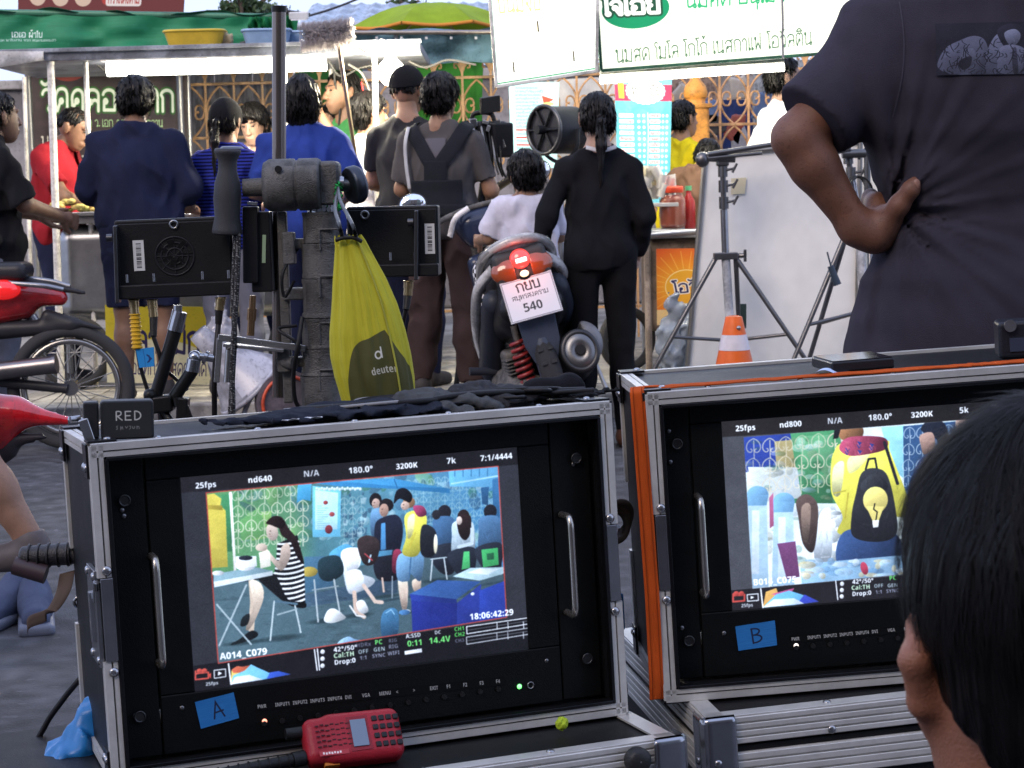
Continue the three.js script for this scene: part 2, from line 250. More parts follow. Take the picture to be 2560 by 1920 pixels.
// head field about the head's centre, facing +z
function headField() {
  let f = uni(.03, ell([0, .022, -.012], [.076, .096, .094]), ell([0, -.04, .03], [.056, .074, .058]), ell([0, -.088, .052], [.026, .022, .026]));
  f = uni(.012, f, cap([0, .022, .084], [0, -.022, .106], .007, .011), ell([0, -.026, .098], [.018, .01, .012]), ell([0, -.056, .084], [.024, .008, .012]), ell([0, -.069, .08], [.02, .008, .012]), cap([-.04, .036, .074], [.04, .036, .074], .009));
  const sL = ell([.03, .016, .092], [.016, .011, .012]), sR = ell([-.03, .016, .092], [.016, .011, .012]), b = f;
  f = (x, y, z) => -sm(-sm2(b(x, y, z), sL(x, y, z)), 1, .001); function sm2(d, s) { return Math.max(d, -s); }
  const ears = [1, -1].map(s => uni(.006, ell([s * .08, -.004, -.012], [.009, .034, .02]), ell([s * .087, .006, -.02], [.006, .026, .014])));
  return (x, y, z) => { let d = Math.max(b(x, y, z), -sL(x, y, z), -sR(x, y, z)); return sm(sm(d, ears[0](x, y, z), .008), ears[1](x, y, z), .008); };
}
const HEAD = nets(headField(), [-.11, -.14, -.13], [.11, .14, .13], .0055);
const HAIR = {};
function hairGeo(type) {
  if (HAIR[type]) return HAIR[type];
  const skull = uni(.03, ell([0, .026, -.016], [.083, .1, .1]), ell([0, -.03, -.05], [.07, .06, .05]));
  const st = (x, y, z) => { const a = Math.atan2(x, z + .01); return .0045 * noise(a * 14, y * 12, 3) + .0035 * noise(a * 40, y * 20, 9) + .002 * noise(x * 40, y * 40, z * 40); };
  const low = (yb, ys) => (x, y, z) => { const a = Math.atan2(x, z + .01); return lerp(yb, ys, smooth(-.055, .02, z)) + .012 * noise(a * 9, 1, 5) + .008 * noise(a * 24, 4, 1) - y; };
  let f;
  if (type === 'short') f = cut(grow(skull, .005), half([0, -.75, 1], [0, .07, .05]), low(-.066, .012));
  if (type === 'crop') f = cut(grow(skull, -.003), half([0, -.55, 1], [0, .075, .055]), low(-.01, .03));
  if (type === 'mop') f = cut(uni(.03, grow(skull, .009), ell([0, .05, -.005], [.091, .083, .106])), half([0, -.8, 1], [0, .05, .07]), low(-.085, -.0));
  if (type === 'bob') f = cut(uni(.04, grow(skull, .012), ell([0, -.05, -.04], [.09, .12, .078])), half([0, -.3, 1], [0, .05, .05]), low(-.165, -.14));
  if (type === 'pony') f = uni(.016, cut(grow(skull, .004), half([0, -.75, 1], [0, .07, .05]), low(-.066, .01)), cap([0, -.01, -.1], [0, -.02, -.128], .02, .022), cap([0, -.02, -.128], [.008, -.13, -.142], .022, .024), cap([.008, -.13, -.142], [.014, -.34, -.125], .024, .006));
  const lo = type === 'pony' ? -.37 : -.2;
  const h = nets((x, y, z) => f(x, y, z) + st(x, y, z), [-.14, lo, -.2], [.14, .16, .14], .0055), p = h.attributes.position, n = h.attributes.normal, q = [], m = [];
  for (let i = 0; i < 1500; i++) { // loose locks that break the outline
    const k = Math.floor(rnd(0, p.count)), a = [p.getX(k), p.getY(k), p.getZ(k)], N = [n.getX(k), n.getY(k), n.getZ(k)]; if (N[1] < -.6 || a[1] < -.1) continue; const dn = vn(va([a[0] * 2 + rnd(-.5, .5), -1 + (a[1] > .09 ? rnd(0, .9) : 0), a[2] * 1.5 + rnd(-.4, .4)], N, -.2)), l = rnd(.018, .045) * (type === 'crop' ? .3 : 1), e = va(va(a, dn, l), N, rnd(.001, .009)), s = vn(vx(dn, N)), w = rnd(.0012, .003);
    q.push(...va(a, s, w), ...va(a, s, -w), ...e); for (let t = 0; t < 3; t++) m.push(...N); }
  const loc = new THREE.BufferGeometry(); loc.setAttribute('position', new THREE.Float32BufferAttribute(q, 3)); loc.setAttribute('normal', new THREE.Float32BufferAttribute(m, 3));
  return HAIR[type] = mergeGeometries([boxUV(h), boxUV(loc)]);
}
const mEye = M([.02, .015, .012], .2), mBrow = M([.015, .012, .01], .8);
function person(o) {
  const root = thing('person', o.label, 'person', o.at, o.turn ?? PI, o.group); const sc = (o.h ?? 1.7) / 1.7; root.scale.setScalar(sc); if (o.lean) root.rotation.z = o.lean;
  const mir = p => [-p[0], p[1], p[2]], w = o.build ?? 1;
  const J = { pel: [0, .95, 0], che: [0, 1.23, 0], nec: [0, 1.43, -.008], hd: [0, 1.572, .012], sL: [.158 * w, 1.338, -.01], eL: [.215 * w, 1.1, -.03], hL: [.2 * w, .89, .07], pL: [.088, .9, 0], kL: [.1, .49, .02], aL: [.105, .085, -.02], tL: [.115, .032, .12], ...o.J };
  for (const k of ['s', 'e', 'h', 'p', 'k', 'a', 't']) J[k + 'R'] ??= mir(J[k + 'L']);
  const torso = uni(.045, ell(J.che, [.146 * w, .175, .104 * w]), ell(ax(J.che, J.pel, .5), [.135 * w, .17, .098 * w]), ell(J.pel, [.158 * w, .13, .112 * w]), cap(J.sL, J.sR, .045), cap(va(J.sL, [-.03, .008, -.01]), va(J.nec, [.015, .0, -.01]), .032, .04), cap(va(J.sR, [.03, .008, -.01]), va(J.nec, [-.015, .0, -.01]), .032, .04));
  const arm = s => [cap(J['s' + s], J['e' + s], .046 * w, .037), cap(J['e' + s], J['h' + s], .04, .027)];
  const leg = s => [cap(J['p' + s], J['k' + s], .086 * w, .056), cap(J['k' + s], ax(J['k' + s], J['a' + s], .4), .055, .053), cap(ax(J['k' + s], J['a' + s], .35), J['a' + s], .054, .036)];
  const foot = s => cap(va(J['a' + s], [0, -.04, 0]), J['t' + s], .036, .026);
  const neck = cap(J.nec, va(J.hd, [0, -.03, -.015]), .054, .05);
  const bodyF = uni(.03, torso, neck, ...arm('L'), ...arm('R'), ...leg('L'), ...leg('R'), foot('L'), foot('R'));
  const pts = Object.values(J), [lo, hi] = bounds(pts, .2);
  const geos = [nets(bodyF, lo, hi, .013)];
  const head = new THREE.Matrix4().compose(V(...J.hd), new THREE.Quaternion().setFromEuler(new THREE.Euler(...(o.head ?? [0, 0, 0]), 'YXZ')), V(1, 1, 1));
  geos.push(HEAD.clone().applyMatrix4(head));
  for (const s of ['L', 'R']) if (!o.noHands) { const d = o['hd' + s] ?? vs(J['h' + s], J['e' + s]), f = handField(J['h' + s], d, o['hu' + s] ?? [s === 'L' ? 1 : -1, 0, .1], s === 'L' ? -1 : 1, o.curl ?? .45); const [a, b] = bounds([J['h' + s]], .17); geos.push(nets(f, a, b, .006)); }
  const body = mesh('body', geos, o.skin ?? skinA, root);
  if (o.shirt) {
    const t = o.shirt, up = s => { const fr = t.sleeve ?? .6, a = J['s' + s], e = J['e' + s], h = J['h' + s]; const p = fr <= 1 ? ax(a, e, fr) : ax(e, h, fr - 1), d = fr <= 1 ? vs(e, a) : vs(h, e); const c = fr <= 1 ? [cap(a, e, .05 * w, .05)] : [cap(a, e, .05 * w, .042), cap(e, h, .042, .033)]; return cut(grow(uni(.02, c), (t.loose ?? .012) * .6), half(d, p)); };
    const hem = t.hem ?? .84, fmax = (t.loose ?? .012) * .42, fo_ = folds((t.fold ?? .006) * 1.5 + .002, 6, 11, (o.seed ?? 1) * 3.7), fo = (x, y, z) => Math.min(fmax, fo_(x, y, z)), tor = cut(uni(.05, (x, y, z) => torso(x, y, z) - (t.loose ?? .012) * (1 - .55 * smooth(1.2, 1.4, y)) * (J.pel[1] > .5 ? 1 : .8), ell([J.pel[0], hem + .06, J.pel[2]], [.165 * w + (t.flare ?? 0), .12, .118 * w + (t.flare ?? 0)])), half([0, -1, 0], [0, hem, 0]), half([0, 1, 0], va(J.nec, [0, .022, 0])));
    mesh('shirt', nets(plus(uni(.022, tor, up('L'), up('R')), fo), lo, hi, .012), t.mat, root);
  }
  if (o.pants) {
    const t = o.pants, end = t.end ?? .07, lg = s => cut(grow(uni(.02, leg(s)), t.loose ?? .014), half([0, -1, 0], [0, end, 0]));
    mesh('trousers', nets(plus(uni(.03, cut(grow(torso, .011), half([0, 1, 0], va(J.pel, [0, .06, 0]))), lg('L'), lg('R')), folds((t.fold ?? .006) * 1.4, 8, 10, 2)), lo, [hi[0], J.pel[1] + .15, hi[2]], .012), t.mat, root);
  }
  for (const s of ['L', 'R']) if (o.shoes) { const a = J['a' + s], t = J['t' + s], [l2, h2] = bounds([a, t], .09); mesh('shoe', nets(cut(uni(.02, cap(va(a, [0, -.035, -.012]), t, .046, .038), cap(va(a, [0, .0, 0]), va(a, [0, -.04, 0]), .046)), half([0, -1, 0], [0, a[1] - .083, 0]), half([0, 1, 0], va(a, [0, .03, 0]))), l2, h2, .008), o.shoes, root); }
  const H = sub('head', root); head.decompose(H.position, H.quaternion, H.scale);
  if (o.hair) mesh('hair', hairGeo(o.hair).clone(), o.hairMat ?? mHairBlack, H);
  if (o.face) { mesh('eyes', [1, -1].map(s => ball(.009, [s * .03, .016, .083], [1.3, .6, .6], 10)), mEye, H); mesh('eyebrows', [1, -1].map(s => rod([s * .016, .04, .09], [s * .046, .04, .078], .0035, .003, 8)), mBrow, H); }
  if (o.cap) {
    const dome = cut(grow(uni(.03, ell([0, .03, -.014], [.084, .1, .103])), .009), half([0, -1, .12], [0, o.cap.low ?? .012, 0]));
    mesh('cap', [nets(dome, [-.12, -.06, -.15], [.12, .16, .13], .006), o.cap.brim === false ? [] : sheet((u, v) => { const a = lerp(-1.1, 1.1, u); return V(Math.sin(a) * (.088 + .01 * v), .03 - .018 * v * v, .02 + Math.cos(a) * (.09 + .075 * v)); }, 12, 4, .004)].flat(), o.cap.mat, H);
  }
  return Object.assign(root, { J, H, bodyF, torso });
}
const skinA = mSkin([.34, .185, .115]), skinB = mSkin([.24, .125, .075]), skinC = mSkin([.45, .27, .19]);
const mHairBlack = mHair();
// ---------------------------------------------------------------- ground
const mAsphalt = M([.115, .115, .125], .93, { map: rep(texAsphalt, .12), bumpMap: rep(texFine, 5), bumpScale: .004, roughnessMap: rep(texRough, .7) });
const mPave = M([.33, .31, .27], .9, { map: rep(texGrime, .45), bumpMap: rep(texFine, 4), bumpScale: .002 });
const KERB = -9.08, PAVE = .115;
struct('road', sheet((u, v) => V(lerp(-60, 60, u), .006 * noise(u * 300, v * 300), lerp(12, -110, v)), 60, 60), mAsphalt);
{
  const slabs = sub('pavement', scene); slabs.userData.kind = 'structure';
  mesh('bed', box(40, .1, 30, [0, .045, -24.15], undefined, 0), mPave, slabs);
  const sg = [0, 1, 2].map(() => box(.392, .03, .392, undefined, undefined, .004).applyMatrix4(X4())), sm_ = [.30, .34, .38].map(k => M([k, k * .95, k * .84], .9, { map: rep(texGrime, 1.1), bumpMap: rep(texFine, 6), bumpScale: .002 }));
  const shared = boxUV(sg[0]);
  for (let i = -6; i < 8; i++) for (let j = 0; j < 8; j++) { const m = new THREE.Mesh(shared, sm_[Math.floor(rnd(0, 3))]); m.name = 'paving_slab'; m.position.set(i * .4 + .1, PAVE - .015 + rnd(-.002, .002), KERB - .2 - .15 - j * .4); m.castShadow = m.receiveShadow = true; slabs.add(m); }
  const kerb = boxUV(box(.79, .2, .145, undefined, undefined, .012)), mk = M([.36, .35, .33], .9, { map: rep(texGrime, .9) });
  for (let i = -5; i < 6; i++) { const m = new THREE.Mesh(kerb, mk); m.name = 'kerb_stone'; m.position.set(i * .8, .02, KERB - .075); m.castShadow = m.receiveShadow = true; slabs.add(m); }
}
// ---------------------------------------------------------------- far background
{
  const D = 24, r = thing('shop_house', 'low grey-blue building with metal roof behind the umbrella', 'building');
  mesh('wall', box(9, 2.6, 4, [W(1050, 300, D).x, 1.42, -D - 2]), mPaint([.34, .38, .42], .9), r);
  const mr = mPaint([.36, .46, .60], .55), roof = sub('roof', r), x0 = W(830, 0, D).x, y0 = W(830, 78, D).y;
  for (let i = 0; i < 16; i++) mesh('roof_sheet', prism([[0, 0], [.07, .03], [.14, 0], [.19, .0], [.19, -.012], [0, -.012]], 2.2, 0, [x0 - .4 + i * .19 + .02, y0 + .22 + i * -.003, -D - .3], [.22, 0, 0]), mr, roof);
  mesh('gutter', rod([x0 - .5, y0, D * -1 + .82], [x0 + 2.7, y0 - .05, D * -1 + .82], .05), mPaint([.45, .5, .58]), r);
}
{
  const D = 17, r = thing('market_wall', 'grey rendered wall standing behind the iron fence', 'wall');
  mesh('render', box(16, 2.0, .2, [0, 1.1, -D]), M([.30, .29, .30], .95, { map: rep(texGrime, .5), bumpMap: rep(texFine, 3), bumpScale: .004 }), r);
  mesh('coping', box(16.1, .08, .3, [0, 2.14, -D]), M([.36, .35, .34], .9, { map: rep(texGrime, .8) }), r);
}
const mLeaf = [[.06, .11, .03], [.09, .14, .04], [.045, .08, .03]].map(c => M(c, .7, { transmission: .3, thickness: 0 }));
function tree(px, py, D, R, label, n) {
  const c = W(px, py, D), r = thing('tree', label, 'tree', [c.x, 0, c.z], 0, 'treetops against the sky');
  mesh('trunk', [tube([[0, 0, 0], [.1, c.y * .5, .05], [0, c.y, 0]], .09, 16, 8), ...[0, 1, 2, 3].map(k => tube([[.03, c.y * .75, 0], [Math.cos(k * 1.7) * R * .5, c.y, Math.sin(k * 1.7) * R * .5], [Math.cos(k * 1.7) * R * .8, c.y + R * .4, Math.sin(k * 1.7) * R * .6]], .03, 12, 6))], M([.11, .08, .06], .95), r);
  for (let m = 0; m < 3; m++) { const gs = []; for (let i = 0; i < n; i++) { const a = rnd(0, 6.28), b = rnd(-1, 1), q = Math.cbrt(rnd(.1, 1)) * R * (.75 + .5 * noise(a * 2, b * 3, m)); const s = rnd(.05, .11), g = new THREE.PlaneGeometry(s, s * .5, 1, 1); g.applyMatrix4(X4([Math.cos(a) * q * Math.sqrt(1 - b * b) * 1.3, c.y + q * b * .7, Math.sin(a) * q * .8], [rnd(0, 6), rnd(0, 6), rnd(0, 6)])); gs.push(g); } mesh('crown', gs, mLeaf[m], r); }
}
tree(612, 26, 26, .34, 'small tree top showing above the green awning', 260); tree(1010, 22, 30, .3, 'tiny tree top above the lime umbrella', 160);
tree(680, 40, 30, .3, 'low tree top beside the flood lamp on the awning', 200);
{ const a = W(690, 62, 19), b = W(960, -30, 19), m = W(830, 22, 19); tag(mesh('overhead_wire', tube([a, m, b], .012, 30, 6), M([.03, .03, .035], .7)), 'black overhead wire slanting across the sky', 'wire'); }

// ---------------------------------------------------------------- iron fence with scrolls
const mIron = mPaint([.72, .42, .2], .5), mIronPale = mPaint([.70, .52, .30], .5);
{
  const D = 12.7, x0 = W(445, 300, D).x, x1 = W(2140, 300, D).x, yT = W(1100, 178, D).y, yM = W(1100, 330, D).y, step = .187, n = Math.round((x1 - x0) / step);
  const r = thing('iron_fence', 'orange painted wrought iron fence with heart shaped scrolls behind the stalls', 'fence', [(x0 + x1) / 2, PAVE, -D]); const o = x => x - (x0 + x1) / 2, Y = y => y - PAVE;
  for (const y of [yT - .045, yM, .32, yM - .5]) mesh('rail', box(x1 - x0, .018, .02, [0, Y(y), 0]), mIron, r);
  const pk = boxUV(box(.015, yT - PAVE, .015)), C = (pts, rr) => tube(pts, rr, 26, 6);
  const heart = s => C([[0, .17, 0], [s * .05, .12, 0], [s * .085, .05, 0], [s * .07, -.03, 0], [s * .035, -.04, 0], [s * .022, -.005, 0], [s * .045, .008, 0]], .0075);
  const tul = s => C([[s * .014, -.16, 0], [s * .02, -.09, 0], [s * .075, -.05, 0], [s * .085, .03, 0], [s * .05, .1, 0], [s * .02, .16, 0]], .0075);
  const G = boxUV(mergeGeometries([heart(1), heart(-1)].map(boxUV))), T = boxUV(mergeGeometries([tul(1), tul(-1)].map(boxUV))), F = boxUV(mergeGeometries([...[1, -1].map(s => C([[0, -.05, 0], [s * .02, 0, 0], [s * .045, .02, 0], [s * .05, -.008, 0], [s * .034, -.012, 0]], .007)), prism([[-.012, -.03], [.012, -.03], [.028, .045], [0, .03], [-.028, .045]], .012, .002)].map(boxUV)));
  const put = (g, name, x, y, fl) => { const m = new THREE.Mesh(g, mIron); m.name = name; m.position.set(x, y, 0); if (fl) m.rotation.z = PI; m.castShadow = m.receiveShadow = true; r.add(m); };
  for (let i = 0; i <= n; i++) {
    const x = o(x0 + i * step); put(pk, 'picket', x, Y(yT) / 2);
    put(F, 'finial', x, Y(yT) + .03);
    for (const y of [yT - .23, yM - .18]) put(G, 'scroll', x + step / 2, Y(y)); put(G, 'scroll', x + step / 2, Y(yM + .17), 1); put(T, 'scroll', x + step / 2, Y(yM - .68));
  }
}
{ // pillar
  const D = 12.4, c = W(1741, 380, D), k = 1 / S(D), Y = py => W(1741, py, D).y - PAVE;
  const r = thing('fence_pillar', 'orange painted fence pillar with pointed lotus bud top', 'pillar', [c.x, PAVE, -D]), m = mPaint([.80, .36, .06], .6);
  mesh('shaft', box(62 * k, Y(262), 62 * k, [0, Y(262) / 2, 0]), m, r);
  mesh('finial', lathe([[34, 268], [34, 262], [24, 258], [24, 248], [28, 244], [30, 232], [26, 216], [15, 202], [6, 190], [.5, 180]].map(([a, b]) => [a * k, Y(b)]), 4 * 7), m, r);
  mesh('collar', box(74 * k, 10 * k, 74 * k, [0, Y(266), 0]), m, r);
}
{ // backing panels behind the fence
  const D = 13.4, P = (name, label, cat, c, m, wob) => tag(board(name, quadW(D, ...c), .012, m, m, undefined, wob, 12, 8), label, cat);
  for (let i = 0; i < 3; i++) P('grey_panel', ['dark grey board behind fence beside brown banner', 'dark grey board behind fence, middle of three', 'dark grey board behind fence next to green sheet'][i], 'board', [[440 + i * 96, 120], [534 + i * 96, 122], [534 + i * 96, 720], [440 + i * 96, 720]], M([.25, .24, .25], .85, { map: rep(texGrime, 3) }), .004);
  P('green_tarp', 'dark green tarpaulin hung behind the fence by white pole', 'tarpaulin', [[738, 120], [905, 122], [905, 480], [738, 480]], mFabric([.04, .17, .045]), .03);
  P('green_tarp', 'green tarpaulin behind fence next to camera rig', 'tarpaulin', [[1040, 150], [1208, 150], [1200, 440], [1040, 440]], mFabric([.05, .25, .04]), .03);
  P('blue_tarp', 'dark blue sheet hung behind the fence beyond orange pillar', 'tarpaulin', [[1795, 250], [1880, 250], [1880, 520], [1795, 520]], mFabric([.03, .05, .16]), .03);
  P('grey_panel', 'brown patterned boards behind fence next to orange pillar', 'board', [[1560, 150], [1790, 150], [1790, 520], [1560, 520]], M([.22, .17, .15], .85, { map: rep(texGrime, 9) }), .01);
  P('grey_panel', 'blue grey boards behind fence beside white shirt', 'board', [[1884, 150], [2140, 150], [2140, 520], [1884, 520]], M([.26, .30, .36], .85, { map: rep(texGrime, 9) }), .01);
  P('white_sheet', 'white cloth sheet behind the black haired woman', 'cloth', [[1385, 200], [1548, 190], [1548, 520], [1385, 520]], mFabric([.82, .82, .78]), .03);
  // goods hung on the fence
  for (let i = 0; i < 26; i++) {
    const px = 1580 + (i * 67) % 540, py = 190 + (i * 41) % 230, p = W(px, py, 12.9), c = [[.5, .48, .45], [.12, .2, .4], [.35, .1, .08], [.06, .06, .07], [.4, .42, .5], [.1, .28, .3]][i % 6], cn = ['beige', 'dark blue', 'brick red', 'black', 'pale grey', 'teal'][i % 6];
    tag(mesh('hung_bag', [prism([[-.05, -.06], [.05, -.07], [.045, .05], [.02, .06], [-.03, .055]].map(q => [q[0] * rnd(.7, 1.5), q[1] * rnd(.7, 1.5)]), .05, .015, [p.x, p.y, p.z], [0, 0, rnd(-.4, .4)]), torus(.02, .003, [p.x, p.y + .07, p.z])], mPlastic(c, .5)), `small ${cn} plastic bag of goods hung on the fence by orange pillar`, 'bag', `small ${cn} bags hung on the fence`);
  }
}
// ---------------------------------------------------------------- awnings, umbrella, banners
{
  const D = 11.4, mG = mFabric([.012, .22, .11], { roughness: .6 }), logo = canvas(1024, 160, (g, w, h) => {
    g.fillStyle = '#147a50'; g.fillRect(0, 0, w, h); for (let i = 0; i < 500; i++) { g.fillStyle = `rgba(${rnd() < .5 ? '255,255,255' : '0,30,20'},.03)`; g.fillRect(rnd(0, w), rnd(0, h), rnd(10, 90), rnd(2, 8)); }
    g.strokeStyle = '#dfeee6'; g.lineWidth = 3; g.strokeRect(-30, 68, 66, 52); g.fillStyle = '#eef6f0'; g.font = 'bold 52px serif'; g.fillText('A', -4, 115);
    thai(g, 'เอเอ ผ้าใบ', 92, 80, 24, 110, '#e6f0ea', 15); thai(g, 'บรท ผาใบงาน จรก สนคามตดมงก', 44, 112, 9, 208, '#c9dfd3', 16);
  });
  const m = M([1, 1, 1], .6, { map: logo, bumpMap: rep(texWeave, 30, 8), bumpScale: .001 });
  const r = thing('green_awning', 'green canvas awning with white lettering above the food stall', 'awning');
  mesh('valance', sheet((u, v) => { const p = W(lerp(-40, 705, u), lerp(lerp(126, 118, u), lerp(36, 46, u), v) + 3 * noise(u * 9, v * 2), D); p.z += .02 * Math.sin(u * 30) + .03 * noise(u * 14, v * 3); return p; }, 60, 8), m, r, true);
  mesh('valance_back', sheet((u, v) => { const p = W(lerp(-40, 705, u), lerp(lerp(126, 118, u), lerp(36, 46, u), v) + 3 * noise(u * 9, v * 2), D); p.z += .02 * Math.sin(u * 30) + .03 * noise(u * 14, v * 3) - .006; return p; }, 60, 8), mG, r);
  mesh('canopy', sheet((u, v) => { const p = W(lerp(-40, 705, u), lerp(34, 45, u) - 4, D); p.z += .03 * Math.sin(u * 30) * (1 - v) - 1.9 * v; p.y += .01 - .02 * v + .03 * noise(u * 9, v * 4); return p; }, 40, 10, .004), mG, r);
  mesh('front_pole', rod(W(-40, 30, D + .02), W(712, 42, D + .02), .018), mPaint([.05, .2, .12]), r);
  for (const px of [-30, 700]) mesh('post', rod(V(W(px, 40, D + .03).x, PAVE, -D - .03), W(px, 40, D + .03), .018), mMetal([.4, .4, .4], .5), r);
}
{ // ruffled green end and pole of the awning
  const D = 11.2; const g = sheet((u, v) => { const p = W(lerp(620, 742, u), lerp(118, lerp(42, 40, u), v), D); p.z += .03 * Math.sin(u * 44 + v * 6) + .05 * noise(u * 6, v * 4); return p; }, 50, 12, .003);
  tag(mesh('awning_flap', g, mFabric([.02, .2, .07])), 'gathered dark green canvas flap behind the blue tubs', 'awning');
}
{ // banner over the awning
  const t = canvas(512, 64, (g, w, h) => { g.fillStyle = '#6d2b2b'; g.fillRect(0, 0, w, h); g.fillStyle = '#d9b9a0'; for (let i = 0; i < 3; i++) { g.beginPath(); g.ellipse(60 + i * 70, 30, 26, 22, 0, 0, 7); g.fill(); } g.fillStyle = '#b63a34'; g.beginPath(); g.roundRect(258, 4, 120, 42, 12); g.fill(); g.fillStyle = '#e9d9d0'; g.beginPath(); g.roundRect(270, 10, 110, 40, 8); g.fill(); thai(g, 'กวางโตงตาม', 276, 16, 26, 98, '#b2332c', 14); });
  const D = 11.9, r = thing('shop_banner', 'reddish brown banner with white lettering above the green awning', 'banner');
  board('print', quadW(D, [45, -46], [462, -30], [458, 30], [45, 26]), .02, M([1, 1, 1], .7, { map: t }), mPlastic([.2, .1, .09]), r);
  for (const px of [60, 440]) mesh('post', rod(V(W(px, 0, D + .05).x, PAVE, -D - .05), W(px, 0, D + .05), .02), mMetal([.35, .35, .35], .5), r);
}
{ // dark banner with big letters
  const t = canvas(1024, 650, (g, w, h) => {
    g.fillStyle = '#372c2c'; g.fillRect(0, 0, w, h); for (let i = 0; i < 900; i++) { g.fillStyle = `rgba(${rnd() < .5 ? '120,90,80' : '10,8,8'},.05)`; g.fillRect(rnd(0, w), rnd(0, h), rnd(20, 120), rnd(6, 40)); }
    for (const [x, y, s] of [[270, 70, 1], [700, 50, .9]]) { g.save(); g.translate(x, y); g.scale(s, s); g.fillStyle = '#8b3a2c'; g.beginPath(); g.ellipse(0, 10, 130, 74, 0, 0, PI); g.fill(); g.fillStyle = '#b65a44'; g.beginPath(); g.ellipse(0, 8, 130, 34, 0, 0, 7); g.fill(); for (let i = 0; i < 14; i++) { g.fillStyle = ['#ead9b8', '#f0e6d2', '#c98f63', '#8fae5a'][i % 4]; g.beginPath(); g.ellipse(-95 + i * 14.5, -4 + (i * 37) % 22, 26, 17, i, 0, 7); g.fill(); } g.restore(); }
    thai(g, 'วัดคลองขตก', 92, 168 + 20, 120, 850, '#eef7e2', 15, '#2f6a24'); thai(g, 'ว. คค ว.เอกชางปาย ปากวาน', 300, 352, 38, 560, '#a6cf90', 12); thai(g, 'นอรทงกว สดมาก', 92, 440, 44, 620, '#cfcbbb', 11); g.fillStyle = '#c22'; g.fillRect(520, 420, 60, 70);
    thai(g, 'รบตดอาหาร งานมงคล', 130, 540, 42, 600, '#ccb', 11);
  });
  const D = 12.1, r = thing('dark_banner', 'dark brown vinyl banner with large pale lettering inside the stall', 'banner');
  board('print', quadW(D, [62, 128], [468, 132], [470, 440], [66, 440]), .02, M([1, 1, 1], .5, { map: t }), mPlastic([.1, .09, .09]), r, .012, 16, 10);
  for (const px of [68, 466]) mesh('post', rod(V(W(px, 200, D + .05).x, PAVE, -D - .05), W(px, 132, D + .05), .018), mMetal([.5, .5, .5], .45), r);
}
{ // blue awning
  const D = 11.9, m = mFabric([.15, .29, .38], { roughness: .65, map: rep(texGrime, 1.3) }), r = thing('blue_awning', 'faded blue canvas awning in front of the iron fence', 'awning');
  mesh('valance', sheet((u, v) => { const p = W(lerp(845, 1290, u), lerp(lerp(160, 158, u) + 4 * noise(u * 12, 2), lerp(84, 82, u), v), D); p.z += .05 * noise(u * 12, v * 3) + .12 * v; return p; }, 50, 10, .004), m, r);
  mesh('canopy', sheet((u, v) => { const p = W(lerp(845, 1290, u), 83, D); p.z += .12 - .002 - 1.0 * v; p.y += .002 + .03 * noise(u * 8, v * 4) + .05 * v; return p; }, 30, 8, .004), m, r);
  mesh('front_pole', rod(W(840, 82, D - .14), W(1295, 80, D - .14), .014), mMetal([.5, .45, .4], .5), r);
  for (const px of [990, 1280]) mesh('post', rod(V(W(px, 90, D).x, PAVE, -D + .1), W(px, 84, D - .1), .014), mMetal([.4, .4, .4], .5), r);
  for (let i = 0; i < 6; i++) mesh('tie', rod(W(880 + i * 62, 92, D - .2), W(880 + i * 62, 98, D - .2), .008), mPlastic([.7, .7, .68]), r);
}
{ // lime umbrella
  const D = 13.6, c = W(1080, 8, D), r = thing('market_umbrella', 'lime green market umbrella with orange hem behind the blue awning', 'umbrella', [c.x, 0, c.z]), R = .62, H = W(1080, 74, D).y;
  const A = k => V(Math.cos(k * PI / 4 + .3) * R, H, Math.sin(k * PI / 4 + .3) * R);
  for (let k = 0; k < 8; k++) { const a = A(k), b = A(k + 1), t = V(0, c.y, 0); mesh('panel', sheet((u, v) => { const e = a.clone().lerp(b, u); e.y -= .02 * Math.sin(u * PI); const p = e.lerp(t, v); p.y += .05 * Math.sin(v * PI); return p; }, 8, 8, .003), mFabric([.36, .52, .03], { transmission: .25, thickness: 0 }), r); mesh('hem', tube([a, a.clone().lerp(b, .5).add(V(0, -.02, 0)), b], .012, 10, 6), mFabric([.75, .3, .06]), r); mesh('rib', rod([0, c.y - .02, 0], a.clone().add(V(0, -.01, 0)), .006), mMetal([.6, .4, .2]), r); }
  mesh('pole', rod([0, PAVE, 0], [0, c.y, 0], .018), mMetal([.5, .5, .5], .4), r);
}
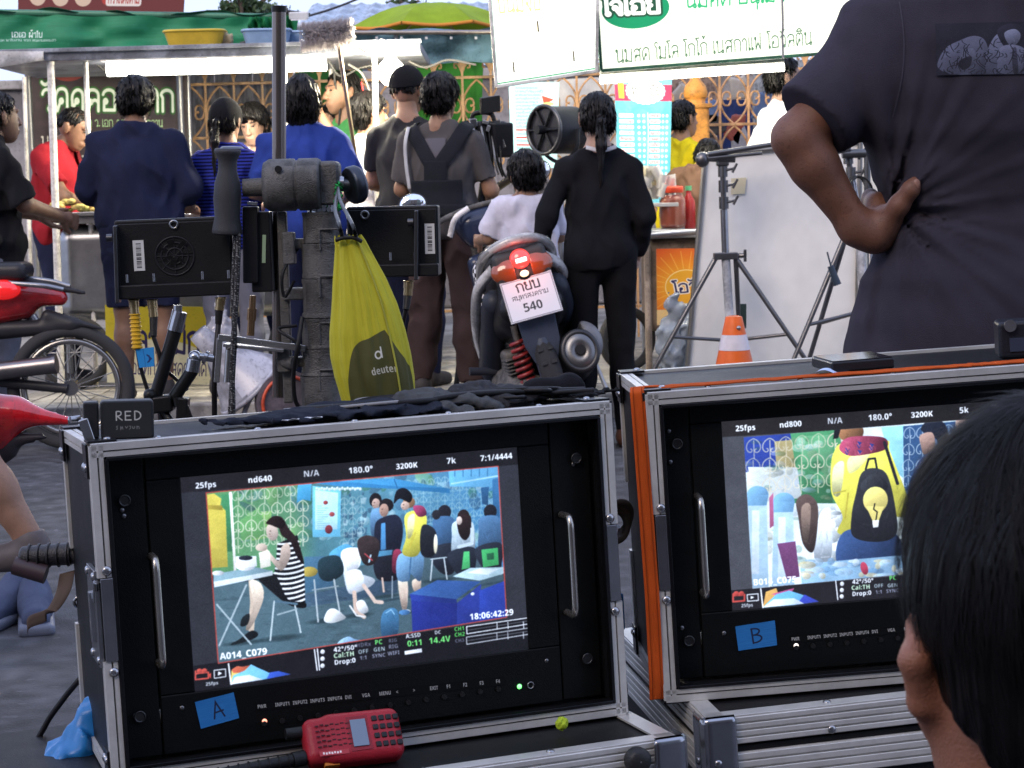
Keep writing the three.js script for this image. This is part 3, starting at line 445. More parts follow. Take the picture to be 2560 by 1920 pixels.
// ---------------------------------------------------------------- food stall with tube lamp
const mSteel = mMetal([.55, .56, .58], .38);
{
  const D = 9.95, r = thing('food_stall', 'street food cart with flat grey roof, white posts and lit tube lamp', 'food stall');
  const yT = W(400, 121, D).y, xl = W(-60, 130, D).x, xr = W(1052, 120, D).x, dz = 1.25;
  mesh('roof', [box(xr - xl, .048, dz, [(xl + xr) / 2, yT - .026, -D - dz / 2])], mPaint([.20, .23, .30], .5), r);
  mesh('roof_lip', box(xr - xl + .01, .02, .02, [(xl + xr) / 2, yT + .004, -D + .012]), mPaint([.30, .34, .42], .5), r);
  mesh('fascia', sheet((u, v) => W(lerp(-60, 108, u), lerp(lerp(178, 150, u), 128, v), D - .03), 6, 2, .012), mPaint([.6, .62, .66], .5), r);
  const mW = mPaint([.72, .72, .70], .4);
  for (const [px, w, dd] of [[128, .032, 0], [216, .022, .1], [712, .03, .1], [940, .024, .02], [60, .02, 1.1], [830, .02, 1.1]]) mesh('post', rod(V(W(px, 520, D + dd).x, PAVE, -D - dd - .03), V(W(px - 5, 150, D + dd).x, yT - .05, -D - dd - .03), w * .6), mW, r);
  const yc = W(400, 545, D).y, x0 = W(110, 560, D).x, x1 = W(800, 560, D).x;
  mesh('counter', [box(x1 - x0, .04, .62, [(x0 + x1) / 2, yc, -D - .36]), box(x1 - x0 - .05, .5, .5, [(x0 + x1) / 2, yc - .28, -D - .36])], mSteel, r);
  const st = canvas(768, 384, (g, w, h) => { g.fillStyle = '#e9e2bc'; g.fillRect(0, 0, w, h); g.fillStyle = '#d8c22e'; g.beginPath(); g.moveTo(0, 0); g.lineTo(w, 0); g.lineTo(w, h * .7); g.quadraticCurveTo(w * .5, h * .2, 0, h * .62); g.fill(); thai(g, 'ปลาหมึก', 90, 120, 110, 540, '#2b2456', 17); thai(g, 'อรอยทกวน สดตลาด', 80, 280, 60, 600, '#3a2f5e', 13); for (let i = 0; i < 300; i++) { g.fillStyle = 'rgba(90,70,40,.06)'; g.fillRect(rnd(0, w), rnd(0, h), rnd(4, 40), rnd(2, 12)); } });
  board('price_board', quadW(D - .06, [262, 762], [552, 768], [548, 962], [268, 956]), .01, M([1, 1, 1], .5, { map: st }), mPlastic([.5, .5, .4]), r);
  for (const px of [130, 790]) mesh('leg', rod(V(W(px, 700, D).x, PAVE, -D - .3), V(W(px, 700, D).x, yc, -D - .3), .02), mSteel, r);
  for (const px of [180, 760]) { const x = W(px, 900, D).x, wheel = sub('wheel', r); mesh('tyre', torus(.17, .025, [x, PAVE + .195, -D - .08]), M([.03, .03, .03], .9), wheel); mesh('spokes', [0, 1, 2, 3].map(k => rod([x - Math.cos(k * .785) * .16, PAVE + .195 - Math.sin(k * .785) * .16, -D - .08], [x + Math.cos(k * .785) * .16, PAVE + .195 + Math.sin(k * .785) * .16, -D - .08], .004)), mSteel, wheel); }
}
{ // tube lamp under the roof
  const D = 9.99, a = W(268, 168, D), b = W(815, 165, D), r = thing('tube_lamp', 'glowing white tube lamp under the grey stall roof', 'lamp', a.clone().lerp(b, .5));
  const L = b.x - a.x; mesh('housing', box(L + .06, .03, .07, [0, .055, 0]), mPaint([.75, .75, .74], .4), r);
  mesh('tube', [rod([-L / 2, 0, 0], [L / 2, 0, 0], .036, .036, 20)], mGlow([1, .98, .88], 7), r);
  const l = new THREE.RectAreaLight(0xfff6e0, 70, L, .07); l.position.set(0, -.042, 0); l.rotation.x = -PI / 2; r.add(l);
  const l2 = new THREE.RectAreaLight(0xfff6e0, 60, L, .07); l2.position.set(0, 0, -.042); r.add(l2);
}
{ // round flood lamp on the post
  const D = 9.86, c = W(978, 178, D), r = thing('flood_lamp', 'blazing round lamp hung from the stall roof by white pole', 'lamp', c);
  mesh('bulb', lathe([[.001, -.075], [.035, -.068], [.058, -.04], [.066, 0], [.058, .035], [.03, .062], [.02, .085]], 24), mGlow([1, .97, .82], 11), r);
  mesh('socket', rod([0, .08, 0], [0, .13, 0], .022), mPlastic([.6, .6, .58]), r);
  mesh('cord', tube([[0, .13, 0], [-.05, .16, .01], [-.1, .09, 0], [-.16, .12, -.02]], .006, 20, 6), mPlastic([.75, .75, .7]), r);
  const l = new THREE.PointLight(0xfff2d0, 7, 0, 2); l.position.set(0, -.02, 0); l.shadow.radius = 3; l.castShadow = true; r.add(l);
}
{ // lamp on the awning, with black spotlight head
  const D = 11, c = W(748, 38, D), r = thing('awning_floodlight', 'small white floodlight head on the awning corner', 'lamp', c);
  mesh('head', box(.11, .04, .06, [0, 0, 0], [.2, 0, 0]), mPlastic([.75, .75, .74]), r); mesh('bracket', rod([.06, 0, 0], [-.12, .03, 0], .012), mPlastic([.03, .03, .03]), r); mesh('lens', box(.09, .006, .05, [0, -.024, .006], [.2, 0, 0]), M([.8, .8, .8], .2), r);
}
{ // wires under and over the stall roof
  const D = 10.3, r = thing('cable_tangle', 'loose grey and black cables strung along the stall roof', 'cables'); [[[820, 150], [850, 190], [900, 170], [950, 160]], [[870, 160], [905, 185], [925, 240], [905, 268]], [[230, 150], [270, 178], [330, 165], [420, 152]], [[600, 108], [660, 96], [730, 108], [800, 104]], [[835, 160], [838, 210], [850, 260], [846, 330]], [[1000, 140], [1060, 168], [1120, 150], [1190, 162]]].forEach((q, i) => mesh('cable', tube(q.map((p, k) => W(p[0], p[1], D + (i > 3 ? .3 : 0) + k * .02)), .007, 30, 6), mPlastic(i % 2 ? [.12, .12, .12] : [.03, .03, .03]), r));
}
// tubs on the stall roof
for (const [px, w, c, label, D] of [[490, 150, [.78, .55, .06], 'yellow plastic tub standing on the stall roof', 10.3], [668, 120, [.36, .52, .72], 'pale blue plastic tub on the stall roof beside black pole', 10.35], [765, 90, [.36, .52, .74], 'pale blue plastic tub on the stall roof beside grey fur windshield', 10.5]]) {
  const b = W(px, 119, D), k = 1 / S(D), r = thing('plastic_tub', label, 'tub', [b.x, W(400, 121, 9.95).y, b.z], rnd(-.1, .1));
  const W0 = w * k, f = (a, y) => [Math.sign(Math.cos(a)) * Math.abs(Math.cos(a)) ** .45, y, Math.sign(Math.sin(a)) * Math.abs(Math.sin(a)) ** .45];
  const wall = q => sheet((u, v) => { const e = f(u * 6.2832, 0), s = lerp(.40, .5, v) * W0 * q; return V(e[0] * s, .004 + v * .105, e[2] * s * .7); }, 48, 6);
  mesh('tub', [wall(1), wall(.97), box(W0 * .76, .006, W0 * .54, [0, .004, 0])], mPlastic(c, .35, { transmission: .25, thickness: 0 }), r);
  mesh('rim', tube([...Array(24).keys()].map(i => { const e = f(i / 24 * 6.2832, 0); return [e[0] * W0 * .5, .109, e[2] * W0 * .35]; }), .007, 90, 6, true), mPlastic(c, .35), r);
}
{ // crumpled sack in the tub
  const p = W(520, 100, 10.3); tag(mesh('paper_sack', nets(plus(ell([p.x, p.y - .0, p.z], [.115, .06, .05]), folds(.02, 20, 20)), [p.x - .2, p.y - .15, p.z - .12], [p.x + .2, p.y + .12, p.z + .12], .01), mFabric([.55, .45, .28])), 'crumpled tan sack lying in the yellow tub', 'sack');
}
{ // fur windshield of a boom microphone
  const D = 9.7, a = W(765, 90, D), b = W(862, 78, D), r = thing('boom_microphone', 'grey furry microphone windshield on a pole above the stall roof', 'microphone'); const R = .068;
  mesh('core', [rod(a, b, R * .7, R * .7), ball(R * .7, [b.x, b.y, b.z])], mFabric([.3, .28, .29]), r);
  const gs = []; for (let i = 0; i < 2600; i++) { const t = rnd(-.15, 1.2), th = rnd(0, 6.283), c = a.clone().lerp(b, t), q = R * .68 * (t > 1 ? Math.sqrt(Math.max(.05, 1 - ((t - 1) / .3) ** 2)) : 1); const d = V(.25, Math.sin(th), Math.cos(th)).normalize(), p = c.clone().addScaledVector(V(0, Math.sin(th), Math.cos(th)), q), e = p.clone().addScaledVector(d, rnd(.015, .035)).add(V(rnd(-.01, .01), -rnd(0, .012), 0)); gs.push(rod(p, e, .0022, .0005, 3, true)); }
  mesh('fur', gs, mFabric([.55, .51, .52]), r).userData.kind = 'stuff';
  mesh('boom_pole', rod(W(846, 108, D), V(W(846, 108, D).x + .05, W(846, 420, D).y, -D - .3), .011), mMetal([.4, .33, .24], .4), r);
}
// ---------------------------------------------------------------- signs
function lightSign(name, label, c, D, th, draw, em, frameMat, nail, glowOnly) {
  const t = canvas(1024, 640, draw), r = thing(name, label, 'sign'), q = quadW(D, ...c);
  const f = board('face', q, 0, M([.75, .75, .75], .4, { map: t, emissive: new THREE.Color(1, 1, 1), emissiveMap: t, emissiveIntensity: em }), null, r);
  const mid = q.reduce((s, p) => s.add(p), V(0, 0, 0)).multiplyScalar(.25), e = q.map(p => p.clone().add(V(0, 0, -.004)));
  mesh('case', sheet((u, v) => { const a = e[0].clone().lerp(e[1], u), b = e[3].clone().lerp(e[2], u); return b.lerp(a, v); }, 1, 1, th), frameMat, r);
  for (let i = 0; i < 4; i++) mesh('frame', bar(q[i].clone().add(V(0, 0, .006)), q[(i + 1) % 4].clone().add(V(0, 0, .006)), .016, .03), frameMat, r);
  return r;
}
const greenFrame = mPaint([.05, .20, .11], .5);
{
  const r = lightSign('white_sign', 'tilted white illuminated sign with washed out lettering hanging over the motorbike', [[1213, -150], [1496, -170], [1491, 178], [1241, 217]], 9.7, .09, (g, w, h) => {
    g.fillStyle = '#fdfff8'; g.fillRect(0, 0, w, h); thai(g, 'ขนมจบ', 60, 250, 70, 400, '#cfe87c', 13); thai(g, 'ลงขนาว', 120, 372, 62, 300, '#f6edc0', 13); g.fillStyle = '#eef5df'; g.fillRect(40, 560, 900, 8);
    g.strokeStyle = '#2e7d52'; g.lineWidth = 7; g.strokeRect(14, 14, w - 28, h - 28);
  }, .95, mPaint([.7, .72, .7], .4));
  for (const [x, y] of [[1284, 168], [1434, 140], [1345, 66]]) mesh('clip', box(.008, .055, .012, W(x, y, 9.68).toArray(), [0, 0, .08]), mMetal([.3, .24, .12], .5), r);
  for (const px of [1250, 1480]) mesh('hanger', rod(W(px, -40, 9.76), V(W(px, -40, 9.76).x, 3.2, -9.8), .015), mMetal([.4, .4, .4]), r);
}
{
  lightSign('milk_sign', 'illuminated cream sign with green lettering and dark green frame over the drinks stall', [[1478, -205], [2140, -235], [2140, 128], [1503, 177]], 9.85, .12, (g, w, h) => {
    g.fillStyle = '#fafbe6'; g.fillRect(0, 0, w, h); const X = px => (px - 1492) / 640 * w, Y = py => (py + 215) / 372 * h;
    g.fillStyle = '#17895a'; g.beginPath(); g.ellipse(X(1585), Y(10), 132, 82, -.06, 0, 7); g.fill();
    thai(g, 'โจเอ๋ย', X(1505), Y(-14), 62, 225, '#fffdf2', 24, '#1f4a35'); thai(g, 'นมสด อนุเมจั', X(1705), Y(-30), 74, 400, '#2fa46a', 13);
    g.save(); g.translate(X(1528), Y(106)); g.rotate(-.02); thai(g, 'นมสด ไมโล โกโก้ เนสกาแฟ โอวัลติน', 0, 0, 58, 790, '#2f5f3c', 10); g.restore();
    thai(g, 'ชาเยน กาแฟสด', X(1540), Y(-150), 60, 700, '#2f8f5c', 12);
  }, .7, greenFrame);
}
{ // cord dangling before the sign
  const D = 9.4; tag(mesh('dangling_wire', tube([W(1955, -20, D), W(1957, 60, D), W(1956, 90, D), W(1958, 145, D)], .006, 24, 6), mPlastic([.3, .3, .3])), 'grey cord hanging in front of the cream sign', 'cord');
}
{ // tube lamp below the cream sign
  const D = 10.1, a = W(1500, 200, D), b = W(1960, 168, D), c = a.clone().lerp(b, .5), r = thing('tube_lamp', 'lit tube lamp below the cream sign of the drinks stall', 'lamp', c), h = b.clone().sub(a).multiplyScalar(.5);
  mesh('tube', rod(h.clone().negate(), h, .02, .02, 16), mGlow([1, .98, .86], 6), r); mesh('housing', bar(h.clone().negate().add(V(0, .035, 0)), h.clone().add(V(0, .035, 0)), .05, .02, V(0, 1, 0)), mPaint([.7, .7, .68]), r);
  const l = new THREE.RectAreaLight(0xfff6e0, 60, a.distanceTo(b), .05); l.position.set(0, -.026, 0); l.rotation.set(-PI / 2, 0, 0); r.add(l);
  const l2 = new THREE.RectAreaLight(0xfff6e0, 22, a.distanceTo(b), .05); l2.position.set(0, 0, -.026); r.add(l2);
}
const menuTex = (seed0, oval) => canvas(512, 1024, (g, w, h) => {
  seed = seed0; g.fillStyle = '#58b7d0'; g.fillRect(0, 0, w, h);
  for (let i = 0; i < 240; i++) { g.fillStyle = `rgba(${rnd() < .5 ? '255,255,255' : '20,110,150'},.05)`; g.beginPath(); g.arc(rnd(0, w), rnd(0, h), rnd(10, 70), 0, 7); g.fill(); }
  if (oval) {
    g.fillStyle = '#b7295c'; g.fillRect(0, 70, w, 130); g.fillStyle = '#7cc3dc'; g.fillRect(0, 0, w, 70); for (let i = 0; i < 8; i++) { g.strokeStyle = i % 2 ? '#d7e04a' : '#5aa63a'; g.lineWidth = 12; g.beginPath(); g.moveTo(30 + i * 6, 30); g.lineTo(40 + i * 5, 180); g.stroke(); }
    g.fillStyle = '#f4f8f6'; g.beginPath(); for (let i = 0; i <= 90; i++) { const a = i / 90 * 6.2832, q = 1 + .03 * Math.cos(a * 22); g.lineTo(w * .53 + 175 * q * Math.cos(a), 120 + 110 * q * Math.sin(a)); } g.fill(); g.strokeStyle = '#3f9fb9'; g.lineWidth = 6; g.stroke();
    thai(g, 'ทุกก ปัร', w * .53 - 120, 90, 66, 240, '#46525c', 12);
    for (let i = 0; i < 15; i++) { const y = 300 + i * 46; g.fillStyle = '#f3dfe4'; g.beginPath(); g.roundRect(30, y, 130, 30, 9); g.fill(); thai(g, babble(5), 40, y + 6, 20, 105, '#b03a55', 15); for (const x of [205, 250, 430, 470]) { g.fillStyle = '#d6eef4'; g.beginPath(); g.arc(x, y + 15, 13, 0, 7); g.fill(); } g.fillStyle = '#f3dfe4'; g.beginPath(); g.roundRect(300, y, 105, 30, 9); g.fill(); thai(g, babble(4), 308, y + 6, 20, 85, '#b03a55', 15); } g.fillStyle = '#e8f6f8'; g.fillRect(284, 290, 6, 680);
  } else {
    g.fillStyle = '#eaf3f4'; g.fillRect(0, 0, w, 40); g.fillStyle = '#a8dbe6'; g.fillRect(0, 0, w, h); for (let i = 0; i < 22; i++) thai(g, babble(9), 60, 60 + i * 42, 22, 230 + (i * 53) % 70, '#37809a', 13); g.fillStyle = '#d2452f'; g.beginPath(); g.moveTo(330, 160); g.lineTo(460, 210); g.lineTo(350, 270); g.fill(); g.fillStyle = '#f1c27a'; g.beginPath(); g.ellipse(400, 260, 60, 22, 0, 0, 7); g.fill(); g.fillStyle = '#c33'; for (let i = 0; i < 4; i++) g.fillRect(60, 560 + i * 90, 210, 18);
  }
  seed = 91;
});
{
  const r = thing('drinks_menu', 'blue printed menu board with white oval heading behind the drinks stall', 'menu board'); board('print', quadW(10.9, [1536, 188], [1680, 190], [1674, 512], [1546, 512]), .012, M([1, 1, 1], .5, { map: menuTex(5, true) }), mPlastic([.7, .7, .7]), r); mesh('stand', rod(V(W(1605, 400, 10.95).x, PAVE, -10.95), W(1605, 200, 10.95), .02), mSteel, r);
  const q = thing('food_menu', 'pale blue menu sheet with small lettering behind the black drum lamp', 'menu board'); board('print', quadW(11.3, [1272, 205], [1398, 205], [1392, 420], [1278, 420]), .012, M([1, 1, 1], .5, { map: menuTex(15, false) }), mPlastic([.7, .7, .7]), q); mesh('stand', rod(V(W(1335, 400, 11.35).x, PAVE, -11.35), W(1335, 220, 11.35), .02), mSteel, q);
}
// ---------------------------------------------------------------- unseen shop row added behind the lens; it shades faces turned this way
for (let i = 0; i < 4; i++) {
  const r = thing('shop_house', ['unseen tall cream shop house added behind the viewer to block low sky', 'unseen grey concrete shop house added to block low sky', 'unseen tall brown shop house added to block low sky', 'unseen pale green shop house added to block low sky'][i], 'building', [-9 + i * 6, 0, 8]), m = mPaint([[.42, .38, .30], [.28, .28, .28], [.24, .16, .12], [.30, .36, .30]][i], .9);
  mesh('wall', box(5.96, 8.5 + (i % 2), 5, [0, 4.2 + (i % 2) * .5, 2.5], undefined, .02), m, r); mesh('shutter', box(4.6, 2.8, .06, [0, 1.4, -.04]), mPaint([.2, .21, .22], .6), r); mesh('canopy', box(5.6, .12, 1.6, [0, 3.1, -.82]), mPaint([.3, .28, .26], .8), r);
  for (let k = 0; k < 6; k++) { const w = sub('window', r, [-1.8 + (k % 3) * 1.8, 4.6 + Math.floor(k / 3) * 2.2, -.03]); mesh('pane', box(1.1, 1.3, .03), M([.03, .035, .04], .15), w); mesh('frame', [box(1.2, .07, .06, [0, .66, 0]), box(1.2, .07, .06, [0, -.66, 0]), box(.07, 1.3, .06, [-.57, 0, 0]), box(.07, 1.3, .06, [.57, 0, 0])], mPaint([.5, .48, .45]), w); }
}
// ---------------------------------------------------------------- the crowd in front of the stalls
const crowd = (px, py, D, gy, o) => person({ at: [W(px, 620, D).x, gy, -D], h: W(px, py, D).y - gy, ...o });
// sheet laid on a person's back: path of [x, y] points in the person's own metres
function strap(p, path, w, mat, name = 'strap', off = .03, zs = -1, th = .006) {
  const c = new THREE.CatmullRomCurve3(path.map(q => V(q[0], q[1], 0)));
  const hit = (x, y) => { let z = zs * .42; for (let i = 0; i < 60; i++) { const d = p.torso(x, y, z) - off; if (d < .001) break; z -= zs * Math.max(d * .7, .001); if (z * zs < -.05) break; } return z; };
  return mesh(name, sheet((u, v) => { const a = c.getPoint(u), t = c.getTangent(u), n = V(-t.y, t.x, 0); const x = a.x + n.x * (v - .5) * w, y = a.y + n.y * (v - .5) * w; return V(x, y, hit(x, y)); }, 22, 4, th), mat, p);
}
const mNavy = mFabric([.018, .022, .055]), mBlack = mFabric([.012, .012, .015]), mCharcoal = mFabric([.095, .088, .09]), mBlueTee = mFabric([.03, .06, .30]), mWhiteCloth = mFabric([.78, .78, .8]), mBrownP = mFabric([.055, .035, .035]), mShoe = mPlastic([.05, .045, .045], .7), mDenim = mFabric([.17, .18, .24]);
const stripeTex = canvas(256, 256, (g, w, h) => { g.fillStyle = '#2c3690'; g.fillRect(0, 0, w, h); g.fillStyle = '#0e1032'; for (let i = 0; i < 16; i++) g.fillRect(0, i * 16, w, 7); }); stripeTex.wrapS = stripeTex.wrapT = THREE.RepeatWrapping; stripeTex.repeat.set(3.2, 3.2); stripeTex.needsUpdate = true;
const checkTex = canvas(64, 64, (g) => { g.fillStyle = '#e8e8ea'; g.fillRect(0, 0, 64, 64); g.fillStyle = '#16161a'; g.fillRect(0, 0, 32, 32); g.fillRect(32, 32, 32, 32); }); checkTex.wrapS = checkTex.wrapT = THREE.RepeatWrapping; checkTex.repeat.set(22, 22); checkTex.needsUpdate = true;

const navyMan = crowd(352, 186, 9.35, PAVE, { label: 'person in loose navy shirt and shorts with short black hair, seen from behind', build: 1.17, hair: 'mop', skin: skinB, shirt: { mat: mNavy, sleeve: 1.15, hem: .72, loose: .034, fold: .008, flare: .02 }, pants: { mat: mNavy, end: .5, loose: .03 }, J: { eL: [.27, 1.1, .0], hL: [.15, 1.02, .24], hd: [0, 1.56, .05] }, head: [.25, 0, 0], shoes: mShoe, seed: 2 });
crowd(578, 248, 9.5, PAVE, { label: 'person in blue and black striped top with black cap and ponytail', hair: 'pony', cap: { mat: mBlack, low: -.02 }, skin: skinA, build: 1.0, shirt: { mat: mFabric([1, 1, 1], { map: stripeTex }), sleeve: .85, loose: .016, fold: .008 }, pants: { mat: mDenim }, J: { eR: [-.24, 1.1, .02], hR: [-.15, 1.05, .25], eL: [.25, 1.1, .0], hL: [.16, 1.06, .24], kL: [.1, .49, .03] }, head: [.1, -.3, 0], shoes: mShoe, seed: 3 });
crowd(768, 190, 9.4, PAVE, { label: 'person in bright blue t-shirt with shoulder length black hair, seen from behind', hair: 'bob', skin: skinA, build: 1.15, shirt: { mat: mBlueTee, sleeve: .8, loose: .024, fold: .01 }, pants: { mat: mNavy }, J: { eL: [.27, 1.1, .0], hL: [.16, 1.03, .24] }, shoes: mShoe, seed: 4 });
crowd(930, 232, 10.3, PAVE, { label: 'person in white printed t-shirt behind the thin white pole', hair: 'mop', skin: skinA, turn: PI * .62, build: 1.15, shirt: { mat: mWhiteCloth, sleeve: .8, loose: .022, fold: .012 }, pants: { mat: mDenim }, J: { eL: [.26, 1.1, .06], hL: [.14, 1.05, .28] }, face: true, shoes: mShoe, seed: 5 });
crowd(1030, 168, 9.75, PAVE, { label: 'person in black t-shirt with black cap worn low, behind the harness', skin: skinA, hair: 'crop', cap: { mat: mBlack, low: .03 }, build: 1.15, turn: PI * .85, shirt: { mat: mFabric([.03, .03, .034]), sleeve: .7, loose: .016 }, pants: { mat: mNavy }, J: { eL: [.25, 1.1, .03], hL: [.13, 1.0, .25] }, shoes: mShoe, seed: 6 });
const harnessMan = crowd(1112, 184, 9.3, PAVE, { label: 'person in grey t-shirt wearing a black back harness and dark trousers', hair: 'mop', skin: skinA, build: 1.08, turn: PI * .93, shirt: { mat: mCharcoal, sleeve: .78, loose: .02, fold: .009, hem: .82 }, pants: { mat: mBrownP, loose: .03, fold: .012 }, J: { eR: [-.25, 1.08, .05], hR: [-.2, 1.0, .27], eL: [.24, 1.1, .05], hL: [.1, 1.1, .28], kL: [.12, .49, .03], kR: [-.11, .49, .02], aL: [.14, .085, -.02], tL: [.17, .032, .11] }, head: [0, -.25, 0], shoes: mShoe, seed: 7 });
{
  const s = mFabric([.016, .018, .024], { roughness: .75 });
  strap(harnessMan, [[.16, 1.43], [.09, 1.33], [.01, 1.2]], .075, s); strap(harnessMan, [[-.16, 1.43], [-.1, 1.33], [-.01, 1.2]], .075, s);
  strap(harnessMan, [[0, 1.24], [.005, 1.1]], .12, s, 'yoke', .033); strap(harnessMan, [[.0, 1.14], [.0, .95]], .26, s, 'back_pad', .036, -1, .02); strap(harnessMan, [[.18, .98], [0, .985], [-.18, .98]], .06, s, 'belt', .05);
  strap(harnessMan, [[.155, 1.42], [.17, 1.28], [.15, 1.1]], .018, mPlastic([.55, .55, .57]), 'webbing', .045);
  const t = canvas(128, 128, (g) => { g.fillStyle = '#56535a'; g.fillRect(0, 0, 128, 128); g.fillStyle = '#e4e4e6'; for (let i = 0; i < 5; i++) { g.fillRect(16, 10 + i * 22, 44, 12); g.fillRect(68, 14 + i * 22, 40, 10); } });
  const m = strap(harnessMan, [[.06, 1.30], [-.05, 1.30]], .12, M([1, 1, 1], .9, { map: t }), 'print', .026, -1, .001);
}
const blackWoman = crowd(1500, 229, 8.05, 0, { label: 'person in black long sleeved jacket and slim black trousers with ponytail beside the motorbike', hair: 'pony', skin: skinC, build: .98, turn: PI * 1.04, shirt: { mat: mBlack, sleeve: 1.85, loose: .012, fold: .007, hem: .86 }, pants: { mat: mFabric([.010, .010, .012]), loose: .008, fold: .004 }, J: { eL: [.25, 1.13, -.02], hL: [.29, .92, .06], eR: [-.215, 1.1, -.04], hR: [-.19, .9, .1], kL: [.085, .49, .02], kR: [-.1, .49, .02] }, shoes: mPlastic([.16, .07, .05], .6), seed: 8 });
strap(blackWoman, [[.07, 1.435], [0, 1.42], [-.07, 1.435]], .018, mFabric([.6, .6, .62]), 'collar_stripe', .03);
crowd(1712, 250, 11.2, PAVE, { label: 'person in bright yellow hooded jacket behind the white reflector board', hair: 'short', skin: skinA, build: 1.1, turn: PI * .7, shirt: { mat: mFabric([.85, .68, .02]), sleeve: 1.7, loose: .03, fold: .015 }, pants: { mat: mDenim }, shoes: mShoe, seed: 9 });
crowd(1746, 322, 10.5, PAVE, { label: 'person in dark brown coat bending near the drinks stall', hair: 'short', skin: skinB, build: 1.0, turn: PI * .8, shirt: { mat: mFabric([.13, .075, .05]), sleeve: 1.7, loose: .03, fold: .015 }, pants: { mat: mBrownP }, J: { hd: [0, 1.50, .16], nec: [0, 1.42, .08] }, head: [.5, 0, 0], shoes: mShoe, seed: 10 });
const whiteMan = crowd(1962, 140, 10.5, PAVE, { label: 'person in white shirt with black shoulder bag strap near the cream sign', hair: 'short', skin: skinC, build: 1.25, turn: PI * .55, shirt: { mat: mFabric([.86, .86, .86]), sleeve: 1.5, loose: .03, fold: .014 }, pants: { mat: mNavy }, J: { eL: [.28, 1.15, .05], hL: [.2, 1.0, .22] }, shoes: mShoe, seed: 11 });
strap(whiteMan, [[.16, 1.1], [.02, 1.0], [-.14, .98]], .1, mBlack, 'shoulder_bag', .05, 1, .03);
crowd(-34, 205, 8.95, 0, { label: 'person in black t-shirt leaning toward the stall at the edge of the crowd', hair: 'short', skin: skinB, build: 1.2, turn: PI * .72, shirt: { mat: mBlack, sleeve: .95, loose: .03, fold: .012, hem: .78 }, pants: { mat: mFabric([.2, .21, .25]) }, J: { eR: [-.27, 1.12, .08], hR: [-.14, 1.05, .34], eL: [.25, 1.12, .08], hL: [.1, 1.06, .34], hd: [0, 1.53, .1], nec: [0, 1.42, .05] }, hdL: [0, 0, 1], shoes: mShoe, seed: 12 });
const redVendor = crowd(150, 238, 10.35, PAVE, { label: 'person with shaved head sides wearing a red shirt and dark red cloth behind the counter', hair: 'crop', skin: skinB, build: 1.05, turn: PI * .42, shirt: { mat: mFabric([.34, .02, .03]), sleeve: .7, loose: .02, fold: .01 }, pants: { mat: mNavy }, J: { hd: [0, 1.5, .13], nec: [0, 1.41, .06], eL: [.22, 1.1, .16], hL: [.07, 1.05, .36], eR: [-.22, 1.1, .16], hR: [-.08, 1.03, .36] }, head: [.45, 0, 0], face: true, shoes: mShoe, seed: 13 });
strap(redVendor, [[.1, 1.42], [.11, 1.25], [.1, 1.02]], .12, mFabric([.16, .015, .02]), 'towel', .035, 1, .01);
crowd(652, 252, 10.9, PAVE, { label: 'person in pale shirt looking down behind the counter, face half hidden', hair: 'mop', skin: skinC, turn: -.25, shirt: { mat: mFabric([.5, .52, .58]), sleeve: .7 }, pants: { mat: mNavy }, J: { eL: [.24, 1.1, .06], hL: [.1, 1.02, .26], hd: [0, 1.55, .05] }, head: [.35, 0, 0], face: true, shoes: mShoe, seed: 14 });
crowd(832, 262, 11.0, PAVE, { label: 'person behind the stall with pale face next to lit white post', hair: 'short', skin: skinC, turn: -.5, shirt: { mat: mFabric([.45, .4, .38]), sleeve: .7 }, pants: { mat: mNavy }, J: { eL: [.24, 1.1, .06], hL: [.1, 1.02, .26] }, face: true, shoes: mShoe, seed: 15 });
crowd(872, 176, 10.7, PAVE, { label: 'person in green top half hidden behind the thin white pole', hair: 'short', skin: skinB, turn: -1.0, shirt: { mat: mFabric([.05, .22, .07]), sleeve: .6 }, pants: { mat: mNavy }, J: { eL: [.26, 1.22, .14], hL: [.18, 1.45, .25] }, face: true, shoes: mShoe, seed: 16 });
{ const p = W(907, 300, 10.3); tag(mesh('red_bag', [nets(plus(ell([p.x, p.y, p.z], [.03, .075, .025]), folds(.01, 20, 20)), [p.x - .08, p.y - .12, p.z - .07], [p.x + .08, p.y + .12, p.z + .07], .008), tube([[p.x, p.y + .06, p.z], [p.x + .01, p.y + .12, p.z], [p.x, p.y + .2, p.z]], .004, 12, 6)], mFabric([.55, .04, .04])), 'small red bag hanging from the stall roof', 'bag'); }

